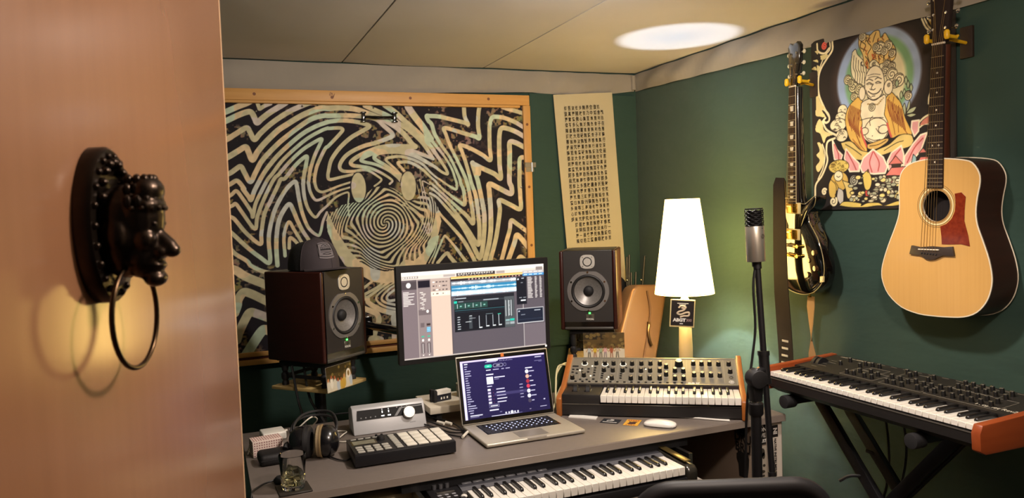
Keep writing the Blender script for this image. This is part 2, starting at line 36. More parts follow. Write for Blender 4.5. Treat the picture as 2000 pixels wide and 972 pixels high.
POSTER_ART=[('e','#3a2c24',322,1935,212,194,34,0),('e','#9aabc4',322,1935,188,178,12,0),('e','#7aa272',326,1931,153,150,14,0),('e','#e0d3a4',326,1923,122,128,16,0),('e','#eadcae',158,1835,23,22,0,1),('e','#eadcae',149,1812,26,18,0,1),('e','#eadcae',135,1783,40,24,0,1),('e','#eadcae',153,1741,29,23,0,1),('l','#231710',1.7999999999999998,[157,1754,162,1757,166,1752]),('l','#231710',1.7999999999999998,[111,1748,116,1751,121,1746]),('l','#231710',1.7999999999999998,[163,1731,168,1734,173,1730]),('l','#231710',1.7999999999999998,[118,1782,123,1785,128,1780]),('l','#231710',1.7999999999999998,[119,1832,124,1835,129,1830]),('l','#231710',1.7999999999999998,[143,1757,148,1760,152,1755]),('l','#231710',1.7999999999999998,[153,1747,158,1750,163,1745]),('l','#231710',1.7999999999999998,[125,1826,130,1829,134,1824]),('l','#231710',1.7999999999999998,[117,1734,122,1738,126,1733]),('l','#231710',1.7999999999999998,[133,1800,138,1803,143,1798]),('l','#231710',1.7999999999999998,[140,1793,145,1796,150,1791]),('l','#231710',1.7999999999999998,[132,1779,137,1782,142,1777]),('l','#231710',1.7999999999999998,[133,1767,138,1771,143,1766]),('l','#231710',1.7999999999999998,[120,1766,124,1769,129,1764]),('l','#231710',1.7999999999999998,[110,1765,115,1768,119,1763]),('l','#231710',1.7999999999999998,[166,1837,171,1840,175,1835]),('l','#231710',1.7999999999999998,[127,1788,131,1792,136,1787]),('l','#231710',1.7999999999999998,[136,1750,141,1753,146,1748]),('l','#231710',1.7999999999999998,[115,1769,119,1772,124,1767]),('l','#231710',1.7999999999999998,[146,1752,151,1755,156,1750]),('l','#231710',1.7999999999999998,[161,1761,166,1764,170,1759]),('l','#231710',1.7999999999999998,[113,1766,118,1769,123,1764]),('l','#231710',1.7999999999999998,[165,1822,170,1825,175,1820]),('l','#231710',1.7999999999999998,[161,1731,166,1735,171,1730]),('l','#231710',1.7999999999999998,[148,1745,153,1748,158,1743]),('l','#231710',1.7999999999999998,[127,1737,131,1741,136,1736]),('l','#231710',1.7999999999999998,[152,1817,157,1820,161,1815]),('l','#231710',1.7999999999999998,[144,1761,149,1764,154,1759]),('l','#231710',1.7999999999999998,[111,1830,116,1833,121,1828]),('l','#231710',1.7999999999999998,[139,1802,144,1805,148,1800]),('l','#231710',1.7999999999999998,[138,1809,143,1812,148,1807]),('l','#231710',1.7999999999999998,[105,1833,110,1836,115,1831]),('l','#231710',1.7999999999999998,[109,1821,114,1824,119,1819]),('l','#231710',1.7999999999999998,[140,1770,144,1773,149,1768]),('l','#231710',1.7999999999999998,[137,1775,142,1778,147,1773]),('l','#231710',1.7999999999999998,[138,1756,143,1760,148,1755]),('l','#231710',1.7999999999999998,[123,1731,128,1735,133,1730]),('l','#231710',1.7999999999999998,[148,1830,153,1833,157,1828]),('l','#231710',1.7999999999999998,[144,1792,149,1795,154,1790]),('l','#231710',1.7999999999999998,[117,1800,122,1804,127,1798]),('l','#231710',1.7999999999999998,[132,1743,137,1746,142,1741]),('l','#231710',1.7999999999999998,[128,1817,133,1820,138,1815]),('l','#231710',1.7999999999999998,[145,1838,150,1841,155,1836]),('l','#231710',1.7999999999999998,[105,1766,110,1769,115,1764]),('l','#231710',1.7999999999999998,[129,1781,134,1784,139,1779]),('l','#231710',1.7999999999999998,[121,1788,126,1791,130,1786]),('p','#eadcae','#1c1410',2.4,1,[210,2047,226,2055,235,2034,262,2005,274,1972,273,1918,246,1918,211,1952,202,1993]),('l','#231710',2.4,[218,2033,214,1991,224,1965,219,1931]),('l','#231710',2.4,[229,2022,226,1984,235,1963,231,1929]),('l','#231710',2.4,[239,2012,238,1978,246,1961,243,1927]),('l','#231710',2.4,[250,2001,250,1972,257,1959,254,1925]),('l','#231710',2.4,[261,1991,262,1966,268,1958,266,1923]),('p','#e4c072','#1c1410',2.4,1,[241,2095,264,2103,293,2093,312,2102,335,2099,342,2073,361,2085,381,2055,403,2026,407,1999,393,1980,352,1980,329,1977,291,1969,267,1989,258,2029,241,2064]),('l','#231710',3.0,[264,2098,253,2080,273,2061,263,2040]),('l','#231710',3.0,[293,2091,283,2070,299,2048,282,2024,291,1992]),('l','#231710',3.0,[321,2096,312,2079,307,2065]),('l','#231710',3.0,[272,2019,284,2001,276,1979]),('l','#231710',3.0,[306,2020,310,2000,301,1982]),('l','#231710',3.0,[329,2011,334,1991]),('l','#231710',3.0,[357,2005,352,1988]),('l','#231710',3.0,[375,2002,384,1981]),('l','#231710',3.0,[278,2087,273,2072]),('l','#231710',3.0,[253,2077,248,2058,263,2047]),('l','#d0602c',6,[303,2020,310,2000,305,1985]),('l','#d0602c',5,[277,1995,281,1974]),('l','#231710',2.4,[339,2049,333,2042,341,2034]),('l','#8a4a20',4,[310,2009,304,2002,312,1993]),('l','#8a4a20',4,[389,2019,384,2012,391,2004]),('l','#231710',2.4,[257,2002,251,1994,259,1986]),('l','#8a4a20',4,[273,2055,267,2048,274,2039]),('l','#c86a30',4,[280,2039,274,2032,281,2023]),('l','#231710',2.4,[315,2036,309,2029,317,2020]),('l','#c86a30',4,[345,2053,339,2046,346,2037]),('l','#c86a30',4,[280,1997,274,1990,281,1982]),('l','#231710',2.4,[263,2101,257,2094,265,2086]),('l','#c86a30',4,[333,2067,327,2060,334,2051]),('l','#231710',2.4,[370,2052,364,2045,371,2036]),('l','#231710',2.4,[346,2016,340,2009,347,2001]),('l','#8a4a20',4,[333,1987,328,1980,335,1971]),('l','#231710',2.4,[282,2086,276,2079,284,2070]),('l','#231710',2.4,[312,2048,307,2041,314,2032]),('l','#231710',2.4,[256,2004,250,1997,258,1988]),('l','#8a4a20',4,[319,2017,314,2009,321,2001]),('l','#8a4a20',4,[353,2077,348,2070,355,2061]),('l','#8a4a20',4,[278,2003,272,1995,280,1987]),('l','#8a4a20',4,[317,2025,311,2018,319,2009]),('l','#8a4a20',4,[294,2082,288,2075,295,2066]),('l','#8a4a20',4,[376,1994,371,1987,378,1979]),('l','#231710',2.4,[357,2007,352,2000,359,1992]),('l','#8a4a20',4,[337,2012,332,2005,339,1996]),('l','#231710',2.4,[333,2073,327,2066,334,2058]),('e','#eadcae',337,2038,22,22,0,1),('s','#231710',2.6,337,2038,20,1.8,1),('e','#eadcae',374,2038,17,17,0,1),('s','#231710',2.6,374,2038,15,1.8,1),('e','#eadcae',357,2022,14,14,0,1),('s','#231710',2.6,357,2022,12,1.8,1),('e','#eadcae',259,2095,15,15,0,1),('s','#231710',2.6,259,2095,13,1.8,1),('e','#eadcae',391,2008,14,14,0,1),('s','#231710',2.6,391,2008,12,1.8,1),('e','#eadcae',320,2043,14,14,0,1),('s','#231710',2.6,320,2043,12,1.8,1),('p','#eadcae','#1c1410',2.4,1,[288,1977,291,1992,310,2000,329,1985,333,1969]),('s','#231710',2.6,310,1982,10,1.8,1),('e','#eadcae',366,1974,14,14,0,1),('s','#231710',2.6,366,1974,12,1.8,1),('e','#eadcae',389,1962,14,14,0,1),('s','#231710',2.6,389,1962,12,1.8,1),('e','#eadcae',359,1950,16,16,0,1),('s','#231710',2.6,359,1950,14,1.8,1),('e','#eadcae',388,1932,23,23,0,1),('s','#231710',2.6,388,1932,21,1.8,1),('e','#eadcae',417,1909,22,22,0,1),('s','#231710',2.6,417,1909,20,1.8,1),('e','#eadcae',401,1897,13,13,0,1),('s','#231710',2.6,401,1897,11,1.8,1),('e','#e6d9a0',186,1948,17,17,0,1),('s','#231710',2.6,186,1948,15,1.8,1),('e','#e6d9a0',211,1918,20,20,0,1),('s','#231710',2.6,211,1918,18,1.8,1),('e','#e6d9a0',240,1905,18,18,0,1),('s','#231710',2.6,240,1905,16,1.8,1),('e','#e6d9a0',201,1934,13,13,0,1),('s','#231710',2.6,201,1934,11,1.8,1),('e','#e6d9a0',215,1880,15,15,0,1),('s','#231710',2.6,215,1880,13,1.8,1),('p','#a9b48a','#1c1410',2.4,1,[447,1917,454,1901,447,1888,441,1904]),('p','#a9b48a','#1c1410',2.4,1,[456,1901,462,1886,455,1872,450,1888]),('p','#a9b48a','#1c1410',2.4,1,[468,1888,475,1873,468,1859,462,1875]),('p','#a9b48a','#1c1410',2.4,1,[410,1913,417,1897,409,1883,403,1899]),('p','#a9b48a','#1c1410',2.4,1,[440,1875,447,1859,440,1845,434,1861]),('p','#a9b48a','#1c1410',2.4,1,[427,1869,434,1854,427,1840,421,1856]),('p','#b4ba92','#1c1410',2.4,1,[446,1785,461,1800,488,1805,475,1788]),('p','#b4ba92','#1c1410',2.4,1,[446,1781,470,1784,487,1778,465,1772]),('p','#b4ba92','#1c1410',2.4,1,[431,1808,441,1824,446,1798,441,1782]),('p','#b4ba92','#1c1410',2.4,1,[446,1789,456,1822,464,1829,461,1804]),('e','#eadcae',455,1850,14,14,0,1),('s','#231710',2.6,455,1850,12,1.8,1),('e','#eadcae',456,1847,14,14,0,1),('s','#231710',2.6,456,1847,12,1.8,1),('p','#dcae52','#1c1410',2.4,1,[233,1877,194,1851,176,1822,172,1785,192,1723,222,1700,264,1666,274,1679,248,1737,254,1783,249,1827,255,1859]),('p','#dcae52','#1c1410',2.4,1,[362,1854,385,1871,416,1839,408,1854,428,1821,443,1773,470,1711,419,1715,383,1709,363,1757,353,1793,359,1848]),('p','#ecdcb4','#1c1410',2.4,1,[250,1851,274,1860,351,1867,362,1847,354,1799,356,1790,370,1758,365,1717,315,1697,277,1706,250,1736,253,1779,244,1812]),('e','#ecdcb4',316,1743,52,43,0,1),('l','#231710',2.4,[244,1788,288,1791,349,1785]),('l','#231710',2.4,[302,1796,288,1783,290,1763]),('l','#231710',2.4,[316,1749,330,1732,344,1728]),('l','#231710',2.4,[326,1755,349,1749,363,1755]),('l','#231710',2.4,[277,1718,306,1707,334,1708]),('e','#ecdcb4',349,1743,21,14,0,1),('e','#ecdcb4',263,1745,17,12,0,1),('e','#231710',299,1724,2,2,0,0),('l','#7a3a1c',2.4,[199,1826,191,1795,203,1753]),('l','#7a3a1c',2.4,[219,1827,214,1788,223,1739,242,1702]),('l','#7a3a1c',2.4,[234,1829,236,1789]),('l','#7a3a1c',2.4,[228,1731,242,1698,262,1676]),('l','#c8584a',8,[248,1760,253,1732,272,1687]),('l','#c8584a',8,[366,1761,376,1729,383,1713]),('l','#7a3a1c',2.4,[375,1855,369,1821,379,1785]),('l','#7a3a1c',2.4,[396,1852,390,1814,410,1781,414,1725]),('l','#7a3a1c',2.4,[416,1819,413,1789]),('l','#7a3a1c',2.4,[384,1780,394,1745,399,1718]),('l','#7a3a1c',2.4,[430,1779,435,1740,450,1717]),('l','#8a4a20',4,[199,1849,186,1811,193,1774]),('l','#8a4a20',4,[205,1846,192,1806,199,1768]),('l','#8a4a20',4,[211,1843,198,1800,205,1762]),('l','#8a4a20',4,[217,1840,204,1795,211,1756]),('l','#8a4a20',4,[223,1836,210,1789,217,1749]),('l','#8a4a20',4,[229,1833,216,1784,223,1743]),('l','#8a4a20',4,[235,1830,222,1778,229,1737]),('l','#8a4a20',4,[241,1827,228,1773,235,1731]),('l','#8a4a20',4,[247,1824,234,1767,241,1725]),('l','#8a4a20',4,[369,1847,374,1812,387,1771]),('l','#8a4a20',4,[377,1842,382,1805,394,1766]),('l','#8a4a20',4,[384,1836,390,1799,401,1761]),('l','#8a4a20',4,[391,1831,397,1793,408,1756]),('l','#8a4a20',4,[398,1826,405,1787,415,1751]),('l','#8a4a20',4,[405,1820,413,1781,422,1746]),('l','#8a4a20',4,[413,1815,420,1775,429,1741]),('l','#8a4a20',4,[420,1810,428,1769,436,1735]),('l','#8a4a20',4,[427,1805,435,1763,443,1730]),('l','#b07838',5,[207,1721,222,1700]),('l','#b07838',5,[213,1715,227,1695]),('l','#b07838',5,[219,1709,232,1691]),('l','#b07838',5,[225,1703,237,1687]),('l','#b07838',5,[231,1697,242,1682]),('l','#b07838',5,[237,1690,247,1678]),('p','#d8bb6a','#1c1410',2.4,1,[147,1713,197,1714,242,1678,288,1662,271,1640,216,1645,165,1681]),('l','#231710',3.0,[171,1705,207,1685,247,1658]),('p','#dcc070','#1c1410',2.4,1,[477,1689,465,1711,419,1714,372,1686,313,1668,337,1650,403,1662,459,1670]),('l','#231710',2.4,[351,1666,404,1688,434,1693]),('p','#cfa85a','#1c1410',2.4,1,[274,1695,362,1709,364,1694,315,1674,279,1679]),('l','#231710',2.4,[286,1688,325,1690,360,1702]),('e','#ecdcb4',254,1886,14,24,0,1),('e','#ecdcb4',373,1890,18,25,0,1),('s','#231710',1.9500000000000002,375,1897,8,1.8,1),('e','#ecdcb4',311,1915,43,61,0,1),('l','#231710',3.0,[275,1930,288,1933,304,1925]),('l','#231710',3.0,[315,1928,328,1932,343,1925]),('l','#231710',3.0,[275,1917,289,1920,303,1912]),('l','#231710',3.0,[316,1915,328,1918,341,1911]),('l','#231710',1.7999999999999998,[280,1914,290,1915,299,1910]),('l','#231710',1.7999999999999998,[319,1912,330,1912,337,1910]),('l','#231710',3.0,[306,1912,297,1899,305,1891,315,1894]),('l','#231710',2.4,[290,1897,297,1892]),('l','#231710',3.5999999999999996,[282,1889,304,1876,327,1878,341,1890]),('l','#231710',2.4,[299,1869,313,1868]),('l','#231710',2.4,[273,1895,280,1878,296,1864]),('l','#231710',2.4,[342,1884,351,1867]),('l','#231710',1.7999999999999998,[281,1947,310,1948,338,1941]),('l','#231710',1.7999999999999998,[285,1939,309,1939,328,1935]),('l','#231710',3.0,[279,1867,308,1855,346,1864]),('e','#a08048',281,1843,4,3,0,0),('e','#a08048',288,1841,3,3,0,0),('e','#a08048',294,1840,3,3,0,0),('e','#a08048',300,1839,4,3,0,0),('e','#a08048',306,1838,4,3,0,0),('e','#a08048',313,1837,3,3,0,0),('e','#a08048',319,1836,3,2,0,0),('e','#a08048',325,1836,3,3,0,0),('e','#a08048',331,1840,3,3,0,0),('e','#a08048',337,1845,4,3,0,0),('e','#a08048',343,1850,4,2,0,0),('e','#a08048',350,1855,3,2,0,0),('e','#eadcae',299,1829,13,13,0,1),('s','#231710',2.6,299,1829,11,1.8,1),('p','#e2a09a','#f0e0c0',6,0,[105,1729,128,1688,155,1665,146,1644,114,1652,107,1690]),('p','#e2a09a','#f0e0c0',6,0,[173,1688,206,1653,237,1627,236,1598,190,1600,164,1653]),('p','#e2a09a','#f0e0c0',6,0,[470,1757,499,1757,496,1720,479,1704,467,1732]),('p','#e2a09a','#f0e0c0',6,0,[530,1711,505,1653,461,1613,433,1598,439,1638,474,1679,504,1706]),('p','#e2a09a','#f0e0c0',6,0,[425,1677,383,1655,365,1626,371,1595,413,1592,433,1613,435,1646]),('p','#e2a09a','#f0e0c0',6,0,[301,1675,256,1646,240,1615,250,1594,304,1584,354,1584,365,1607,347,1642]),('l','#b8504a',5,[300,1665,285,1628,295,1592]),('l','#b8504a',5,[305,1665,328,1625,323,1594]),('l','#b8504a',5,[178,1676,206,1633,221,1605]),('l','#b8504a',5,[421,1665,393,1637,387,1607]),('l','#b8504a',5,[513,1694,479,1664,449,1616]),('l','#b8504a',5,[115,1710,133,1675,136,1651]),('e','#dcc060',135,1622,50,25,0,1),('e','#cda850',137,1565,44,37,0,1),('p','#d8b458','#1c1410',2.4,1,[93,1575,82,1551,87,1509,114,1504,120,1549]),('p','#c8c0b0','#1c1410',2.4,1,[131,1541,125,1500,151,1470,157,1523]),('e','#eadcae',133,1586,21,19,0,1),('l','#5a4014',1.7999999999999998,[127,1617,133,1620,135,1614]),('l','#5a4014',1.7999999999999998,[141,1602,148,1605,150,1599]),('l','#5a4014',1.7999999999999998,[107,1623,113,1626,115,1620]),('l','#5a4014',1.7999999999999998,[107,1633,114,1635,116,1629]),('l','#5a4014',1.7999999999999998,[101,1621,108,1624,110,1618]),('l','#5a4014',1.7999999999999998,[97,1624,104,1627,106,1621]),('l','#5a4014',1.7999999999999998,[133,1606,139,1609,141,1603]),('l','#5a4014',1.7999999999999998,[165,1611,172,1613,174,1608]),('l','#5a4014',1.7999999999999998,[140,1624,146,1627,148,1621]),('l','#5a4014',1.7999999999999998,[114,1614,120,1617,122,1611]),('l','#5a4014',1.7999999999999998,[93,1630,99,1633,101,1627]),('l','#5a4014',1.7999999999999998,[151,1607,157,1610,159,1604]),('l','#5a4014',1.7999999999999998,[117,1643,123,1646,125,1640]),('l','#5a4014',1.7999999999999998,[167,1632,173,1635,175,1629]),('l','#5a4014',1.7999999999999998,[155,1607,161,1610,163,1604]),('l','#5a4014',1.7999999999999998,[152,1625,158,1628,160,1622]),('l','#5a4014',1.7999999999999998,[175,1631,182,1634,184,1628]),('l','#5a4014',1.7999999999999998,[125,1645,132,1648,134,1642]),('l','#5a4014',1.7999999999999998,[102,1611,109,1614,111,1608]),('l','#5a4014',1.7999999999999998,[135,1634,141,1637,143,1631]),('l','#5a4014',1.7999999999999998,[112,1641,118,1644,120,1638]),('l','#5a4014',1.7999999999999998,[148,1618,154,1621,156,1615]),('l','#5a4014',1.7999999999999998,[109,1630,115,1633,117,1627]),('l','#5a4014',1.7999999999999998,[110,1629,117,1632,119,1626]),('l','#5a4014',1.7999999999999998,[151,1623,157,1625,159,1620]),('l','#5a4014',1.7999999999999998,[154,1618,160,1621,162,1615]),('l','#5a4014',1.7999999999999998,[101,1634,108,1637,110,1631]),('l','#5a4014',1.7999999999999998,[99,1630,106,1633,108,1627]),('l','#5a4014',1.7999999999999998,[96,1633,102,1636,105,1630]),('l','#5a4014',1.7999999999999998,[112,1606,119,1609,121,1603]),('l','#5a4014',1.7999999999999998,[129,1631,136,1634,138,1628]),('l','#5a4014',1.7999999999999998,[115,1637,122,1640,124,1634]),('l','#5a4014',1.7999999999999998,[142,1610,148,1613,151,1607]),('l','#5a4014',1.7999999999999998,[92,1622,98,1624,101,1619]),('l','#231710',2.4,[115,1566,131,1541,114,1512]),('l','#231710',2.4,[153,1572,168,1547]),('l','#231710',2.4,[124,1586,133,1581,142,1585]),('p','#d8be70','#1c1410',2.4,1,[153,1568,194,1550,209,1501,178,1498,168,1535]),('e','#b8b49a',210,1565,19,19,0,1),('s','#231710',3.25,210,1565,17,1.8,1),('p','#dcc060','#1c1410',2.4,1,[250,1583,275,1597,294,1565,284,1530,262,1531]),('e','#5a3820',277,1597,5,7,0,0),('p','#c84a3c','#231710',1.7999999999999998,0,[262,1525,284,1524,281,1503,264,1503]),('p','#d8786a','#231710',2.4,0,[401,1643,431,1613,371,1614]),('p','#3c2c20','#231710',1.2,0,[382,1613,423,1612,422,1601,384,1602]),('p','#d8786a','#231710',2.4,0,[382,1602,443,1602,443,1569,392,1574,355,1574]),('p','#3c2c20','#231710',1.2,0,[360,1574,413,1572,412,1564,366,1567]),('p','#d8786a','#231710',2.4,0,[366,1569,418,1564,417,1536,391,1540,336,1552]),('p','#d8786a','#231710',2.4,0,[513,1661,529,1645,496,1644]),('p','#d8786a','#231710',2.4,0,[503,1631,531,1630,536,1618,493,1617]),('p','#8fb0b0','#1c1410',2.4,1,[474,1643,486,1630,483,1609,466,1606]),('e','#e6dcb8',397,1550,11,6,0,1),('e','#e4d080',407,1512,9,6,0,1),('e','#b8b894',203,1519,10,6,0,1),('e','#b8b894',350,1490,9,5,0,1),('e','#a8a888',345,1542,9,3,0,1),('e','#b8b894',193,1486,7,7,0,1),('e','#d8cca0',349,1569,8,8,0,1),('e','#d8cca0',336,1496,12,4,0,1),('e','#e6dcb8',332,1533,10,5,0,1),('e','#e4d080',296,1491,7,4,0,1),('e','#b8b894',311,1493,7,5,0,1),('e','#a8a888',216,1535,11,5,0,1),('e','#e6dcb8',207,1504,12,4,0,1),('e','#e4d080',233,1504,13,3,0,1),('e','#d8cca0',344,1486,12,8,0,1),('e','#e6dcb8',381,1524,6,6,0,1),('e','#e6dcb8',384,1514,6,7,0,1),('e','#b8b894',343,1506,8,7,0,1),('e','#d8cca0',328,1537,9,3,0,1),('e','#e4d080',407,1539,6,4,0,1),('e','#e4d080',205,1492,14,7,0,1),('e','#b8b894',372,1558,10,7,0,1),('e','#e6dcb8',320,1544,11,6,0,1),('e','#b8b894',410,1562,12,5,0,1),('e','#a8a888',336,1495,9,7,0,1),('e','#e6dcb8',335,1563,7,5,0,1),('e','#b8b894',239,1573,13,3,0,1),('e','#e4d080',400,1499,7,6,0,1),('e','#a8a888',370,1537,10,7,0,1),('e','#a8a888',310,1566,10,6,0,1),('e','#a8a888',312,1559,6,3,0,1),('e','#e4d080',373,1506,6,4,0,1),('e','#d8cca0',229,1491,6,4,0,1),('e','#a8a888',313,1517,9,4,0,1),('e','#d8cca0',394,1558,7,3,0,1),('e','#d8cca0',406,1551,9,7,0,1),('e','#d8cca0',314,1526,11,8,0,1),('e','#a8a888',196,1493,9,7,0,1),('e','#d8cca0',291,1511,13,4,0,1),('e','#b8b894',201,1519,10,5,0,1),('e','#b8b894',240,1553,10,4,0,1),('e','#e6dcb8',310,1504,12,3,0,1),('e','#e4d080',242,1514,13,8,0,1),('e','#b8b894',360,1557,8,7,0,1),('e','#d8cca0',221,1576,6,3,0,1),('e','#b8b894',195,1545,12,5,0,1),('e','#d8cca0',234,1575,10,7,0,1),('e','#a8a888',341,1532,8,5,0,1),('e','#e4d080',345,1560,12,7,0,1),('e','#d8cca0',297,1490,8,6,0,1),('e','#e4d080',266,1494,8,5,0,1),('e','#e4d080',301,1566,8,4,0,1),('e','#e6dcb8',336,1525,8,5,0,1),('e','#e4d080',251,1517,9,5,0,1),('e','#b8b894',409,1495,7,7,0,1),('e','#a8a888',375,1526,10,3,0,1),('e','#e4d080',201,1518,9,5,0,1),('e','#e4d080',410,1559,11,3,0,1),('e','#a8a888',370,1546,12,3,0,1),('e','#a8a888',279,1515,6,7,0,1),('e','#e6dcb8',375,1508,11,7,0,1),('e','#b8b894',253,1485,7,3,0,1),('e','#d8cca0',354,1524,8,7,0,1),('e','#e4d080',230,1575,12,7,0,1),('e','#a8a888',390,1541,11,5,0,1),('e','#a8a888',304,1511,10,7,0,1),('e','#d8cca0',373,1505,11,4,0,1),('e','#a8a888',334,1570,8,6,0,1),('e','#e6dcb8',408,1556,8,4,0,1),('e','#e6dcb8',298,1503,14,4,0,1),('e','#d8cca0',289,1485,12,4,0,1),('e','#b8b894',394,1566,11,5,0,1),('e','#e6dcb8',306,1498,10,5,0,1),('e','#e4d080',340,1504,12,6,0,1),('e','#e4d080',368,1515,7,7,0,1),('e','#b8b894',221,1497,7,6,0,1),('e','#a8a888',313,1526,13,3,0,1),('e','#a8a888',400,1516,6,4,0,1),('e','#b8b894',383,1501,12,5,0,1),('p','#dcc060','#1c1410',2.4,1,[135,1471,162,1486,239,1478,243,1468,273,1478,322,1478,350,1468,409,1482,418,1469,377,1464,321,1467,263,1462,193,1463]),('l','#eadcae',9,[112,2107,111,2075,81,2046,50,2013,36,1974,38,1915,66,1857,87,1825]),('l','#eadcae',6,[99,2110,99,2081,70,2059,44,2018,26,1975,28,1917,55,1858]),('l','#eadcae',9,[52,1862,85,1832,90,1807,73,1799,61,1810,71,1818]),('l','#eadcae',9,[55,1807,75,1772,124,1745]),('l','#eadcae',9,[118,1734,80,1723,73,1685,77,1647,49,1594,14,1558,9,1512]),('l','#eadcae',6,[52,1716,65,1677,56,1627,26,1579]),('l','#eadcae',8,[32,2116,37,2086,70,2071,95,2086]),('l','#eadcae',6,[513,2098,531,2063,569,2030]),('l','#eadcae',5,[523,2097,543,2062,579,2037]),('l','#eadcae',6,[535,2098,555,2079,579,2082,595,2098]),('l','#eadcae',6,[548,2100,564,2092,580,2101]),('l','#eadcae',7,[552,1848,539,1826,547,1804]),('l','#eadcae',7,[552,1775,521,1765,500,1751]),('l','#eadcae',6,[549,1737,521,1742,500,1732]),('l','#eadcae',7,[555,1860,540,1834,537,1809]),('p','#d6c688',0,0,1,[18,1854,38,1864,55,1845,71,1822,43,1827,20,1834]),('p','#d6c688',0,0,1,[17,1791,37,1818,54,1799,64,1769,108,1749,75,1743,60,1721,42,1759,19,1771]),('p','#d6c688',0,0,1,[24,1727,46,1718,62,1665,50,1628,27,1608,16,1630,37,1654,20,1676,37,1692]),('p','#d6c688',0,0,1,[29,1983,39,1894,66,1857,26,1850,22,1892]),('p','#d6c688',0,0,1,[8,2054,31,2054,36,2042]),('p','#d6c688',0,0,1,[-1,2022,19,2029,27,2013]),('p','#d6c688',0,0,1,[30,2033,44,2022,38,1994,30,2000]),('p','#d6c688',0,0,1,[20,2089,37,2088,34,2074]),('p','#d6c688',0,0,1,[48,2067,87,2063,75,2049,53,2049]),('p','#c8a64a',0,0,1,[539,2088,559,2073,591,2075,575,2055,555,2058]),('p','#d08068',0,0,1,[549,1772,518,1757,504,1740,542,1746]),('s','#d85a4a',6,71,2099,15,1.8,1),('s','#eadcae',8,59,1527,14,1.3,1),('s','#eadcae',9,105,1488,19,1.4,-1)]

